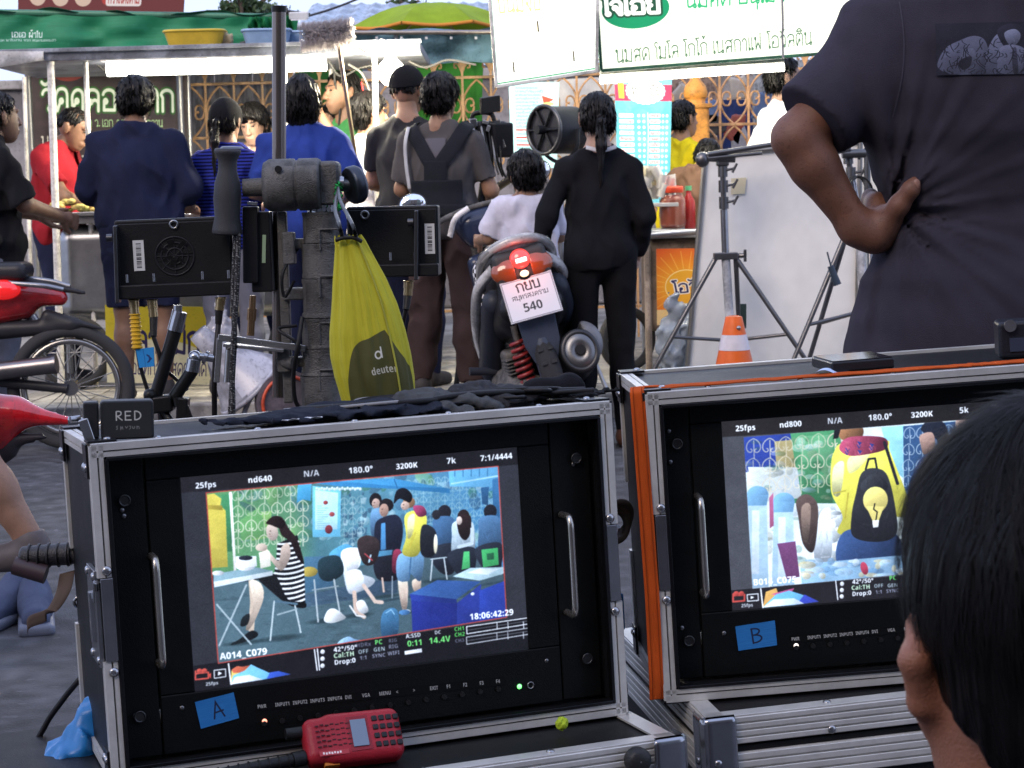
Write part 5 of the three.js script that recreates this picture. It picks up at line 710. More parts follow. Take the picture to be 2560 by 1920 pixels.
// ---------------------------------------------------------------- motorbikes at the edge of the road
function bicycleWheel(r, pos, R, tm, rm, rotY) { const w = sub('wheel', r, pos, [0, rotY, 0]); mesh('tyre', torus(R, .028, [0, 0, 0], undefined, 2 * PI, 56), tm, w); mesh('rim', torus(R - .045, .014, [0, 0, 0], undefined, 2 * PI, 48), rm, w); mesh('hub', rod([0, 0, -.05], [0, 0, .05], .035), rm, w); mesh('spoke', [...Array(20).keys()].map(k => rod([0, 0, k % 2 ? .02 : -.02], [Math.cos(k * .314) * (R - .05), Math.sin(k * .314) * (R - .05), 0], .0022, .0022, 5)), rm, w); return w; }
{
  const D = 8.45, c = W(178, 965, D), r = thing('red_motorbike', 'dark red motorbike with lit tail lamp in front of the black t-shirt', 'motorbike', [c.x, 0, -D]), y = c.y, red = mPaint([.42, .015, .02], .25, { clearcoat: .8 }), dk = mPlastic([.03, .03, .035], .45);
  bicycleWheel(r, [0, .275, 0], .25, M([.03, .03, .032], .9), mMetal([.55, .53, .5], .3), .12); bicycleWheel(r, [-1.2, .275, 0], .25, M([.03, .03, .032], .9), mMetal([.55, .53, .5], .3), .12);
  const k = 1 / S(D), P = (px, py, dz = 0) => [W(px, py, D).x - c.x, W(px, py, D).y, dz];
  mesh('tail_body', nets(uni(.05, cap(P(150, 745), P(-120, 720), .035, .1), cap(P(60, 770), P(-160, 780), .05, .11)), [-.75, .5, -.2], [.2, 1.0, .2], .012), red, r);
  mesh('tail_lamp', nets(ell(P(20, 722, .09), [.08, .045, .05]), [P(26, 722)[0] - .12, .6, -.0], [P(26, 722)[0] + .12, .95, .2], .01), M([.5, .01, .01], .2, { emissive: new THREE.Color(1, .02, .02), emissiveIntensity: .4, clearcoat: 1 }), r);
  mesh('under_tray', nets(uni(.03, cap(P(180, 815), P(-100, 830), .03, .05), cap(P(255, 822), P(120, 790), .008, .03), cap(P(210, 732), P(40, 700), .01, .03)), [-.6, .4, -.15], [.2, .95, .15], .011), dk, r);
  for (const q of [[P(10, 690), P(120, 702), P(175, 716)], [P(0, 702, .1), P(120, 712, .1), P(165, 722, .06)]]) mesh('rack_tube', tube(q, .011, 20, 8), mMetal([.5, .5, .52], .4), r); mesh('seat', nets(rbox(P(-60, 680), [.24, .04, .1], .035), [-.8, .6, -.2], [.2, 1.1, .2], .013), dk, r);
  mesh('engine', nets(plus(rbox([-.55, .34, 0], [.2, .13, .12], .05), folds(.02, 16, 16)), [-.85, .1, -.25], [-.25, .6, .25], .014), mMetal([.3, .3, .3], .5), r); mesh('exhaust', [rod(P(150, 905, .12), P(-60, 930, .12), .04), rod(P(158, 904, .12), P(150, 905, .12), .043)], mMetal([.35, .33, .34], .35), r); mesh('shock_absorber', rod(P(120, 880, -.08), P(60, 790, -.08), .03), mMetal([.5, .5, .5], .4), r); mesh('swing_arm', rod([0, .275, .07], [-.5, .34, .07], .022), dk, r);
  mesh('fork', rod([-1.2, .275, .06], [-1.0, .95, .06], .022), mSteel, r); mesh('leg_shield', nets(rbox([-.98, .72, 0], [.06, .26, .16], .05), [-1.15, .4, -.3], [-.8, 1.1, .3], .015), red, r); mesh('handlebar', tube([[-.98, 1.0, -.3], [-1.0, 1.05, 0], [-.98, 1.0, .3]], .014, 20, 8), dk, r);
}
{ // near scooter, only its tail reaches into view
  const D = 4.3, c = W(90, 1500, D), r = thing('red_scooter', 'glossy bright red scooter tail with silver lamp tip near the monitor case', 'scooter', [c.x, 0, -D]), red = mPaint([.60, .012, .02], .2, { clearcoat: 1 }), dk = mPlastic([.04, .035, .04], .5), P = (px, py, dz = 0) => [W(px, py, D).x - c.x, W(px, py, D).y, dz];
  mesh('tail_cowl', nets(uni(.04, cap(P(178, 1053), P(40, 1034), .009, .03), cap(P(30, 1034), P(-260, 1010), .034, .1), cap(P(-10, 1090), P(-200, 1090), .04, .09)), [P(-300, 0)[0], .3, -.2], [P(200, 0)[0] + .05, .85, .2], .009), red, r);
  mesh('tail_tip', [rod(P(172, 1053), P(205, 1052), .011, .007), rod(P(205, 1052), P(228, 1050), .007, .004)], mMetal([.6, .6, .62], .2), r);
  mesh('inner_guard', nets(uni(.03, cap(P(110, 1092), P(-80, 1110), .008, .03), cap(P(20, 1130), P(-160, 1210), .02, .05)), [P(-200, 0)[0], .2, -.15], [P(200, 0)[0], .75, .15], .01), dk, r);
  bicycleWheel(r, [P(-340, 0)[0], .23, 0], .2, M([.03, .03, .032], .9), mMetal([.45, .45, .48], .35), .0); bicycleWheel(r, [P(-340, 0)[0] - 1.15, .23, 0], .2, M([.03, .03, .032], .9), mMetal([.45, .45, .48], .35), 0);
  mesh('floor_board', box(.9, .09, .26, [P(-340, 0)[0] - .6, .3, 0]), dk, r); mesh('seat', nets(rbox(P(-400, 930), [.28, .05, .12], .045), [P(-400, 0)[0] - .4, .5, -.2], [P(-400, 0)[0] + .4, .95, .2], .014), dk, r);
  mesh('front_shield', nets(rbox([P(-340, 0)[0] - 1.0, .6, 0], [.06, .3, .18], .05), [P(-340, 0)[0] - 1.2, .25, -.3], [P(-340, 0)[0] - .85, 1.0, .3], .015), red, r); mesh('fork', rod([P(-340, 0)[0] - 1.15, .23, .05], [P(-340, 0)[0] - 1.0, .9, 0], .02), mSteel, r); mesh('handlebar', tube([[P(-340, 0)[0] - .95, .98, -.28], [P(-340, 0)[0] - 1.0, 1.02, 0], [P(-340, 0)[0] - .95, .98, .28]], .014, 20, 8), dk, r);
  // rider: only a bare shin and sandal show
  const q = P(-230, 900), kn_ = P(-20, 1115), an_ = P(118, 1322), RX = q[0], rd = person({ label: 'person riding the red scooter, only a bare lower leg in view', at: [c.x + RX, .78, -D + .02], turn: -PI / 2, h: 1.36, hair: 'short', skin: mSkin([.36, .2, .13]), shirt: { mat: mFabric([.3, .3, .34]), hem: .0, sleeve: .6 }, pants: { mat: mDenim, end: -.02 }, J: { pel: [0, .08, 0], che: [0, .36, .05], nec: [0, .56, .08], hd: [0, .7, .12], sL: [.17, .52, .07], eL: [.24, .3, .25], hL: [.25, .2, .5], pL: [.09, .04, .02], kL: [.16, (kn_[1] - .78) / .8, (RX - kn_[0]) / .8], aL: [.16, (an_[1] - .78) / .8, (RX - an_[0]) / .8], tL: [.17, (an_[1] - .82) / .8, (RX - an_[0]) / .8 + .11], kR: [-.16, -.05, .35], aR: [-.16, -.46, .3], tR: [-.16, -.53, .42] }, build: .78, shoes: mPlastic([.12, .1, .1], .6), seed: 31 });
}
for (const [px, py, dz, l] of [[12, 1440, 0, 'pale grey sneaker at the picture edge beside the road'], [100, 1452, .05, 'pale grey sneaker on the road beside the black rolled strap']]) { // shoes
  const D = 4.9, p = W(px, py + 40, D), r = thing('sneaker', l, 'shoe', [p.x, 0.0, -D + dz], px > 50 ? .25 : -.2, 'pair of sneakers on the road'); mesh('upper', nets(plus(uni(.03, cap([0, .05, -.06], [0, .035, .1], .045, .035), cap([0, .09, -.06], [0, .05, 0], .035, .035)), folds(.0015, 30, 30)), [-.08, -.0, -.14], [.08, .15, .17], .007), mFabric([.10, .12, .19]), r); mesh('sole', nets(rbox([0, .014, .02], [.046, .016, .13], .014), [-.07, -.01, -.14], [.07, .04, .18], .006), mPlastic([.2, .22, .28], .6), r); mesh('laces', [0, 1, 2].map(i => tube([[-.03, .07 - i * .012, .01 + i * .025], [0, .085 - i * .012, .012 + i * .025], [.03, .07 - i * .012, .01 + i * .025]], .004, 8, 6)), mFabric([.3, .32, .38]), r);
}
// ---------------------------------------------------------------- the pictures on the two monitors (flat screen print)
function onScreen(g, tl, tr, bl, w, h) { // coordinates measured on the tilted screen -> upright screen
  const a = tr[0] - tl[0], b = tr[1] - tl[1], c = bl[0] - tl[0], d = bl[1] - tl[1], k = a * d - b * c;
  g.setTransform(w * d / k, -h * b / k, -w * c / k, h * a / k, w * (-d * tl[0] + c * tl[1]) / k, h * (b * tl[0] - a * tl[1]) / k);
}
const hexs = (c, k) => { const n = i => clamp(Math.round(parseInt(c.slice(i, i + 2), 16) * k), 0, 255); return `rgba(${n(1)},${n(3)},${n(5)},${c.length > 7 ? parseInt(c.slice(7, 9), 16) / 255 : 1})`; };
function tone(g, c, x0, y0, x1, y1, k = .2) { if (c.length < 7) c = '#' + [...c.slice(1, 4)].map(q => q + q).join(''); const gr = g.createLinearGradient(x0, y0, lerp(x0, x1, .8), y1); gr.addColorStop(0, hexs(c, 1 + k)); gr.addColorStop(.45, hexs(c, 1)); gr.addColorStop(1, hexs(c, 1 - k * 1.5)); g.fillStyle = gr; return c; }
const ext = p => { let x0 = 1e9, y0 = 1e9, x1 = -1e9, y1 = -1e9; for (let i = 0; i < p.length; i += 2) { x0 = Math.min(x0, p[i]); x1 = Math.max(x1, p[i]); y0 = Math.min(y0, p[i + 1]); y1 = Math.max(y1, p[i + 1]); } return [x0, y0, x1, y1]; };
const dabs = (g, c, [x0, y0, x1, y1]) => { if ((x1 - x0) * (y1 - y0) < 900) return; g.save(); g.clip(); const n = Math.min(22, (x1 - x0) * (y1 - y0) / 500); g.lineCap = 'round'; for (let i = 0; i < n; i++) { const x = rnd(x0, x1), y = rnd(y0, y1), l = rnd(8, 34), a = rnd(-.5, .5) + (rnd() < .7 ? 1.45 : .2); g.strokeStyle = hexs(c.slice(0, 7) + '38', rnd() < .6 ? rnd(.45, .8) : rnd(1.15, 1.5)); g.lineWidth = rnd(2, 6); g.beginPath(); g.moveTo(x, y); g.quadraticCurveTo(x + Math.cos(a) * l * .5 + rnd(-6, 6), y + Math.sin(a) * l * .5, x + Math.cos(a) * l, y + Math.sin(a) * l); g.stroke(); } g.restore(); };
const pol = (g, c, ...p) => { const e = ext(p); tone(g, c, ...e, .1); g.beginPath(); for (let i = 0; i < p.length; i += 2) g.lineTo(p[i], p[i + 1]); g.closePath(); g.fill(); };
const blob = (g, c, ...p) => { const e = ext(p); c = tone(g, c, ...e, .28); g.beginPath(); const n = p.length / 2, Q = i => { i = (i + n) % n; return [p[2 * i], p[2 * i + 1]]; }; g.moveTo(...Q(0)); for (let i = 0; i < n; i++) { const A = Q(i - 1), B = Q(i), C = Q(i + 1), D = Q(i + 2), t = .17; g.bezierCurveTo(B[0] + (C[0] - A[0]) * t, B[1] + (C[1] - A[1]) * t, C[0] - (D[0] - B[0]) * t, C[1] - (D[1] - B[1]) * t, ...C); } g.fill(); dabs(g, c, e); };
const el = (g, c, x, y, rx, ry, a = 0) => { tone(g, c, x - rx, y - ry, x + rx, y + ry, .2); g.beginPath(); g.ellipse(x, y, rx, ry, a, 0, 7); g.fill(); };
const ln = (g, c, w, ...p) => { g.strokeStyle = c; g.lineWidth = w; g.lineCap = g.lineJoin = 'round'; g.beginPath(); for (let i = 0; i < p.length; i += 2) g.lineTo(p[i], p[i + 1]); g.stroke(); };
const tx = (g, s, x, y, px, c, a = -.085) => { g.save(); g.translate(x, y); g.rotate(a); g.font = `bold ${px}px sans-serif`; g.fillStyle = c; g.fillText(s, 0, 0); g.restore(); };
function scrolls(g, x0, y0, x1, y1, c, st, lw) { g.strokeStyle = c; g.lineWidth = lw; let r = 0; for (let y = y0; y < y1; y += st * 1.25, r++) for (let x = x0; x < x1; x += st) { const X = x + rnd(-2, 2), Y = y - (x - x0) * .08 + rnd(-3, 3); g.globalAlpha = rnd(.55, 1); for (const s of [-1, 1]) { g.beginPath(); g.moveTo(X, Y); g.bezierCurveTo(X + s * st * .6, Y + st * .2, X + s * st * .5, Y + st * .9, X + s * st * .16, Y + st * .86); g.bezierCurveTo(X + s * st * .02, Y + st * .8, X + s * st * .1, Y + st * .6, X + s * st * .2, Y + st * .66); g.stroke(); } g.beginPath(); g.moveTo(X, Y + st * .1); g.lineTo(X + 4, Y + st * 1.25); g.stroke(); } g.globalAlpha = 1; }
function photo(g, w, h) { // optical softness and camera noise of the displayed picture
  g.setTransform(1, 0, 0, 1, 0, 0); const a = g.getImageData(0, 0, w, h), s = a.data, o = new Uint8ClampedArray(s);
  for (let y = 0; y < h; y++) for (let x = 0; x < w; x++) {
    const X = x + .7 * noise(x * .3, y * .3, 1), Y = y + .7 * noise(x * .3, y * .3, 7), k = 1 + .06 * noise(x * .02, y * .02, 3) + .03 * noise(x * .07, y * .07, 6) + .035 * noise(x * .5, y * .5, 2), q = (y * w + x) * 4; let r = 0, gg = 0, b = 0, n = 0;
    for (let j = -2; j <= 2; j++) for (let i = -2; i <= 2; i++) { const p = (clamp(Math.round(Y + j), 0, h - 1) * w + clamp(Math.round(X + i), 0, w - 1)) * 4; r += s[p]; gg += s[p + 1]; b += s[p + 2]; n++; }
    const L = (r * .3 + gg * .59 + b * .11) / n, e = .66, cv = c => { c = c / 255; return 255 * (c * .82 + .2 * c * c * (3 - 2 * c)); }, nz = 7 * noise(x * .45, y * .45, 11) + 5 * noise(x * 1.1, y * 1.1, 14); o[q] = cv(lerp(L, r / n, e) * .95 + 5) * k + nz; o[q + 1] = cv(lerp(L, gg / n, e) + 5) * k + nz * .8; o[q + 2] = cv(lerp(L, b / n, e) * 1.07 + 10) * k + nz; }
  a.data.set(o); g.putImageData(a, 0, 0);
}
function grain(g, w, h, n, a) { g.setTransform(1, 0, 0, 1, 0, 0); for (let i = 0; i < n; i++) { g.fillStyle = `rgba(${rnd() < .5 ? '255,255,255' : '0,0,0'},${a})`; g.fillRect(rnd(0, w), rnd(0, h), rnd(1, 5), rnd(1, 4)); } }
const screenA = canvas(1280, 810, (g, w, h) => {
  g.fillStyle = '#2e2f33'; g.fillRect(0, 0, w, h); onScreen(g, [25, 125], [2000, -47], [115, 1375], w, h);
  pol(g, '#1d1c1c', 25, 125, 2000, -47, 2010, 60, 30, 215); pol(g, '#161618', 105, 1225, 2090, 1000, 2110, 1200, 115, 1380);
  g.save(); g.beginPath(); [[170, 215], [1885, 70], [1950, 1000], [245, 1215]].forEach(p => g.lineTo(...p)); g.closePath(); g.clip();
  const gr = g.createLinearGradient(170, 0, 1950, 0); gr.addColorStop(0, '#4f9a4a'); gr.addColorStop(.28, '#4d8f5a'); gr.addColorStop(.36, '#3f7f86'); gr.addColorStop(.6, '#4a90a8'); gr.addColorStop(1, '#2f7fb8'); g.fillStyle = gr; g.fillRect(100, 0, 2000, 700);
  for (let i = 0; i < 90; i++) el(g, ['#2f7a3a', '#7cc04e', '#3b6e96', '#84b6c4', '#28506a', '#a9cfd0'][i % 6] + '70', rnd(320, 1900), rnd(100, 560), rnd(14, 70), rnd(10, 40), rnd(0, 3));
  for (let i = 0; i < 60; i++) pol(g, ['#2a4d66', '#6fa8ba', '#33607a', '#9fc4cc'][i % 4] + 'a0', ...(() => { const x = rnd(940, 1260), y = rnd(220, 560), s = rnd(12, 40); return [x, y, x + s, y - 6, x + s * .8, y + s, x + 4, y + s * .9]; })());
  pol(g, '#78b94a', 405, 340, 540, 325, 540, 480, 430, 500); pol(g, '#5aa84b', 360, 380, 470, 300, 520, 470, 370, 500); pol(g, '#2f8a48', 255, 225, 330, 220, 330, 560, 280, 560);
  scrolls(g, 350, 200, 760, 520, '#d9d8ae', 74, 5); scrolls(g, 960, 250, 1110, 560, '#a9c9c4', 50, 3); scrolls(g, 1340, 150, 1900, 560, '#8fc0c6', 44, 3);
  pol(g, '#2fa7e2', 690, 170, 770, 165, 765, 270, 720, 260, 685, 280); pol(g, '#57c8f2', 775, 180, 940, 205, 940, 485, 778, 485); pol(g, '#a9e8fa', 790, 205, 925, 222, 922, 440, 792, 440); for (let i = 0; i < 12; i++) ln(g, '#6aaecb', 4, 805, 300 + i * 13, 830 + (i * 37) % 50, 300 + i * 13); el(g, '#c03a34', 852, 280, 14, 12); el(g, '#b9403a', 890, 350, 16, 14); el(g, '#8e2a30', 872, 440, 22, 26);
  for (let i = 0; i < 18; i++) el(g, '#cfe8ea', 800 + i * 15, 196 + (i % 2) * 6, 8, 10);
  pol(g, '#1f86c8', 790, 165, 1140, 140, 1250, 150, 1590, 205, 1590, 232, 1300, 205, 940, 185); pol(g, '#2c9be0', 900, 150, 1250, 140, 1560, 200, 1300, 190); ln(g, '#0f5f96', 5, 1255, 145, 1275, 200);
  pol(g, '#4fb0e8', 1580, 90, 1890, 60, 1890, 200, 1590, 190); for (let i = 0; i < 5; i++) ln(g, '#2a78a8', 6, 1620 + i * 50, 85, 1620 + i * 50, 130); ln(g, '#8fd0f0', 9, 1600, 175, 1880, 130); pol(g, '#1e5a88', 1780, 200, 1830, 195, 1825, 310, 1790, 300); pol(g, '#23699c', 1850, 150, 1890, 140, 1900, 430, 1860, 430);
  pol(g, '#d6bb1e', 175, 225, 215, 220, 255, 250, 250, 290, 280, 320, 295, 650, 205, 655); pol(g, '#b99a10', 175, 285, 260, 290, 265, 318, 180, 310); pol(g, '#f4eddc', 298, 212, 314, 211, 345, 690, 330, 690);
  const fl = g.createLinearGradient(0, 600, 0, 1200); fl.addColorStop(0, '#3d5b5f'); fl.addColorStop(1, '#3f615c'); g.fillStyle = fl; pol(g, '#44646a', 215, 760, 1900, 560, 1960, 1000, 245, 1215); pol(g, '#3a6f8c', 730, 600, 900, 600, 900, 780, 740, 820); pol(g, '#37566a', 720, 830, 1280, 730, 1280, 830, 740, 900); ln(g, '#2d4850', 14, 1180, 880, 1920, 780);
  for (let i = 0; i < 160; i++) el(g, i % 2 ? '#5d8086' + '30' : '#22383c' + '30', rnd(230, 1900), rnd(800, 1150), rnd(10, 60), rnd(3, 12));
  for (const [x, y, a, b] of [[600, 1080, 150, 22], [860, 985, 120, 18], [1040, 960, 110, 16], [1340, 950, 70, 12], [1200, 850, 110, 14], [1540, 760, 130, 16], [1500, 1085, 180, 16], [390, 1100, 140, 16]]) for (let i = 0; i < 4; i++) { g.fillStyle = 'rgba(14,30,34,.16)'; g.beginPath(); g.ellipse(x, y, a * (1 - i * .18), b * (1 - i * .18), -.08, 0, 7); g.fill(); }
  // seated background people
  for (const [x, y, hc, sc, s] of [[1560, 385, '#22222a', '#32608a', 1], [1676, 410, '#2b1c18', '#a8c0cc', .9], [1840, 385, '#1e2026', '#3c6c96', 1]]) { el(g, hc, x, y - 38, 40 * s, 44 * s); blob(g, sc, x - 60, y, x + 40, y - 10, x + 70, y + 60, x + 60, y + 190, x - 60, y + 200, x - 70, y + 80); blob(g, '#222a34', x - 90, y + 190, x + 70, y + 160, x + 60, y + 330, x - 30, y + 320); } blob(g, '#2a1a16', 1640, 380, 1716, 370, 1720, 470, 1690, 520, 1650, 480); ln(g, '#b9cdd4', 22, 1730, 450, 1730, 540, 1650, 560); el(g, '#d9bda6', 1650, 400, 18, 26); el(g, '#2a2a2e', 1510, 362, 26, 30);
  ln(g, '#b7c4c6', 8, 1490, 630, 1480, 760); ln(g, '#b7c4c6', 8, 1560, 625, 1580, 755); ln(g, '#9fb0b4', 8, 1480, 632, 1575, 622); pol(g, '#2fc255', 1680, 590, 1715, 588, 1720, 690, 1668, 700); pol(g, '#26b34b', 1788, 580, 1890, 570, 1897, 675, 1800, 690); pol(g, '#176a38', 1820, 605, 1865, 600, 1868, 640, 1825, 645);
  // two standing behind the yellow jacket
  el(g, '#1e1a1c', 1145, 270, 36, 44); el(g, '#c79a80', 1148, 290, 24, 32); blob(g, '#4d7fa8', 1120, 340, 1180, 330, 1180, 470, 1125, 480); el(g, '#211d1f', 1210, 300, 42, 40); el(g, '#b98468', 1196, 330, 28, 40); blob(g, '#1c2233', 1160, 390, 1270, 360, 1310, 440, 1290, 580, 1240, 620, 1150, 590, 1140, 470); pol(g, '#3a8fd0', 1180, 410, 1205, 405, 1210, 570, 1178, 570); blob(g, '#1e2028', 1150, 590, 1300, 580, 1290, 740, 1160, 740); blob(g, '#8c2138', 1255, 580, 1300, 580, 1290, 700, 1250, 700); pol(g, '#3f8fb8', 1155, 575, 1250, 570, 1245, 600, 1160, 610); ln(g, '#c9a084', 12, 1190, 740, 1200, 820); ln(g, '#8e9aa0', 7, 1250, 730, 1250, 860);
  // person in white bending over
  blob(g, '#3fa6dc', 880, 580, 980, 530, 1040, 600, 960, 660, 900, 640); blob(g, '#dfeaf0', 950, 570, 1060, 560, 1060, 650, 1040, 700, 1140, 740, 1130, 780, 1050, 820, 990, 820, 960, 700); blob(g, '#f4f8fa', 970, 600, 1050, 580, 1040, 690, 990, 700); blob(g, '#e8eef2', 980, 700, 1060, 690, 1080, 780, 1020, 830, 985, 800); blob(g, '#3c2c28', 1040, 520, 1100, 480, 1170, 520, 1150, 640, 1080, 650); blob(g, '#1d3a40', 820, 620, 930, 600, 960, 700, 880, 750, 820, 720); ln(g, '#d8b296', 22, 1080, 780, 1150, 880, 1190, 885); ln(g, '#d3aa8c', 24, 1025, 820, 1035, 930, 1085, 970); ln(g, '#a8d3e4', 10, 1110, 640, 1120, 600); ln(g, '#d03a3a', 8, 1085, 590, 1130, 630);
  ln(g, '#aeb8b8', 9, 790, 740, 815, 990); ln(g, '#aeb8b8', 9, 905, 740, 940, 930); ln(g, '#8f9c9e', 7, 780, 800, 930, 780); el(g, '#c7a322', 760, 690, 50, 30);
  blob(g, '#f2f4f2', 850, 985, 870, 925, 910, 915, 960, 950, 975, 975, 900, 1000); blob(g, '#f0f2f0', 1040, 880, 1080, 870, 1110, 930, 1080, 950, 1050, 930); ln(g, '#e4e0d8', 9, 1000, 900, 1040, 960, 1090, 970);
  // girl in striped dress at the table
  ln(g, '#d3b28e', 34, 430, 740, 440, 860, 430, 1020); blob(g, '#d9b896', 420, 740, 480, 750, 500, 830, 460, 950, 420, 1020, 400, 1010, 440, 880); blob(g, '#16201f', 360, 1080, 430, 1030, 470, 1050, 440, 1080, 330, 1110, 320, 1100); blob(g, '#1b2524', 380, 950, 420, 930, 410, 990, 370, 1000);
  g.save(); g.beginPath(); [[575, 520], [690, 470], [730, 640], [740, 900], [640, 860], [470, 720], [560, 690], [570, 600]].forEach(p => g.lineTo(...p)); g.closePath(); g.clip(); g.fillStyle = '#17191b'; g.fillRect(440, 440, 320, 500); for (let i = 0; i < 15; i++) { g.strokeStyle = '#eceeea'; g.lineWidth = 12; g.beginPath(); g.moveTo(470, 490 + i * 28); g.quadraticCurveTo(620, 560 + i * 30, 760, 480 + i * 30); g.stroke(); } g.restore(); blob(g, '#151817', 470, 720, 560, 700, 640, 850, 735, 870, 735, 905, 640, 880, 520, 780);
  blob(g, '#dcb89a', 600, 540, 640, 520, 650, 600, 600, 680, 540, 620, 480, 550, 500, 530, 580, 620); blob(g, '#2c1c18', 510, 400, 550, 360, 600, 365, 640, 430, 690, 500, 730, 640, 690, 600, 650, 510, 600, 470, 570, 400); el(g, '#d8b59a', 545, 450, 34, 52, -.2); blob(g, '#2a1a16', 510, 395, 560, 355, 620, 390, 600, 430, 540, 410); el(g, '#d9b999', 485, 540, 34, 24); pol(g, '#e6e0c0', 470, 570, 530, 560, 540, 650, 480, 665);
  pol(g, '#d5e4e6', 215, 735, 550, 680, 550, 706, 220, 768); pol(g, '#7fa9b2', 215, 690, 450, 655, 550, 680, 215, 735); el(g, '#eef2f4', 395, 640, 58, 36); pol(g, '#f3f6f8', 340, 590, 455, 590, 460, 650, 345, 660); el(g, '#26303a', 395, 600, 40, 14); el(g, '#eef2f2', 240, 685, 34, 14); ln(g, '#9fb3b5', 10, 235, 870, 430, 1110); ln(g, '#9fb3b5', 10, 400, 760, 250, 1110); ln(g, '#b2c2c2', 9, 560, 860, 540, 1090); ln(g, '#b2c2c2', 9, 680, 890, 715, 1050); ln(g, '#8fa4a6', 9, 580, 940, 690, 910); ln(g, '#4a6f80', 14, 570, 860, 690, 880);
  // boy in the yellow jacket
  blob(g, '#e0b998', 1285, 750, 1340, 760, 1340, 920, 1310, 925); blob(g, '#d9b08e', 1370, 760, 1420, 750, 1415, 830, 1380, 820); blob(g, '#5c93bd', 1290, 600, 1430, 600, 1420, 760, 1360, 720, 1350, 760, 1280, 745); ln(g, '#2f6590', 7, 1360, 620, 1352, 740); blob(g, '#f2e21a', 1320, 370, 1380, 335, 1450, 370, 1440, 480, 1400, 605, 1310, 595, 1330, 490); blob(g, '#fff27a', 1340, 380, 1380, 360, 1370, 470, 1340, 500); ln(g, '#c9b010', 8, 1385, 470, 1350, 560); blob(g, '#b8305e', 1370, 310, 1430, 310, 1450, 360, 1400, 370); blob(g, '#1e2228', 1425, 430, 1500, 450, 1520, 560, 1480, 620, 1420, 590); el(g, '#f0e2b0', 1508, 540, 12, 60); el(g, '#a86f3e', 1345, 285, 36, 34); el(g, '#d9a98a', 1322, 305, 26, 26); blob(g, '#15171c', 1255, 290, 1270, 215, 1320, 200, 1362, 240, 1350, 285, 1290, 262); el(g, '#eee', 1340, 945, 22, 12); el(g, '#3b7fc0', 1325, 950, 34, 16);
  for (const [x, y] of [[545, 450], [1148, 290], [1196, 330], [1322, 305]]) { el(g, '#6b4a3c', x - 10, y - 6, 5, 3); el(g, '#7d5444', x - 14, y + 12, 4, 3); ln(g, '#8e5a4c', 3, x - 14, y + 24, x - 2, y + 25); }
  // cooler boxes
  pol(g, '#2b5fae', 1355, 840, 1520, 760, 1790, 775, 1640, 880); pol(g, '#20389e', 1355, 840, 1640, 880, 1640, 905, 1365, 880); pol(g, '#1d2f96', 1365, 880, 1640, 905, 1640, 1080, 1375, 1080); pol(g, '#22379e', 1640, 905, 1790, 790, 1780, 1040, 1640, 1080); pol(g, '#2140b4', 1780, 830, 1950, 770, 1960, 1010, 1780, 1020); pol(g, '#a5c9cf', 1615, 740, 1720, 690, 1930, 690, 1930, 730, 1780, 770); pol(g, '#d6e8ea', 1700, 720, 1780, 695, 1900, 700, 1830, 735); ln(g, '#16267a', 5, 1640, 900, 1640, 1080); el(g, '#e8ecf0', 1738, 850, 12, 10); blob(g, '#2f6f9a', 1190, 960, 1250, 920, 1290, 960, 1280, 1090, 1195, 1095); ln(g, '#7fc0e8', 6, 1215, 950, 1245, 930, 1265, 960); blob(g, '#7fb0dc', 940, 1110, 990, 1085, 1030, 1100, 1100, 1120, 940, 1140);
  g.restore(); g.strokeStyle = '#e03a26'; g.lineWidth = 6; g.beginPath(); [[170, 215], [1885, 70], [1950, 1000], [245, 1215]].forEach(p => g.lineTo(...p)); g.closePath(); g.stroke();
  tx(g, '25fps', 110, 190, 46, '#eee'); tx(g, 'nd640', 405, 160, 48, '#fff'); tx(g, 'N/A', 722, 128, 50, '#bbb'); tx(g, '180.0°', 985, 110, 50, '#eee'); tx(g, '3200K', 1265, 85, 46, '#fff'); tx(g, '7k', 1570, 55, 50, '#eee'); tx(g, '7:1/4444', 1775, 40, 50, '#eee');
  tx(g, 'A014_C079', 255, 1195, 54, '#fff'); tx(g, '18:06:42:29', 1722, 1010, 52, '#fff');
  ln(g, '#e8402a', 9, 118, 1255, 118, 1305, 190, 1300, 190, 1265, 118, 1270); el(g, '#e8402a', 140, 1255, 16, 14); el(g, '#e8402a', 168, 1255, 16, 14); pol(g, '#e8402a', 185, 1280, 205, 1270, 205, 1305); ln(g, '#ddd', 6, 222, 1255, 286, 1250, 288, 1295, 224, 1302, 222, 1255); pol(g, '#eee', 245, 1262, 268, 1274, 245, 1288); tx(g, '25fps', 175, 1345, 28, '#ccc');
  pol(g, '#f4c23a', 315, 1340, 320, 1260, 360, 1235, 380, 1260, 420, 1240, 420, 1330); pol(g, '#e8562a', 320, 1255, 350, 1236, 385, 1240, 430, 1232, 380, 1275, 330, 1275); pol(g, '#5fc2f5', 318, 1342, 330, 1290, 400, 1262, 430, 1228, 470, 1250, 540, 1285, 600, 1280, 655, 1298, 500, 1322); pol(g, '#2a58e0', 520, 1320, 540, 1280, 590, 1275, 660, 1297); pol(g, '#dff0fa', 318, 1343, 340, 1300, 420, 1290, 500, 1322); ln(g, '#fff', 8, 303, 1220, 318, 1342); ln(g, '#eee', 7, 795, 1155, 812, 1280); ln(g, '#eee', 7, 812, 1152, 826, 1278); for (let i = 0; i < 3; i++) el(g, '#ddd', 843, 1170 + i * 42, 13, 14);
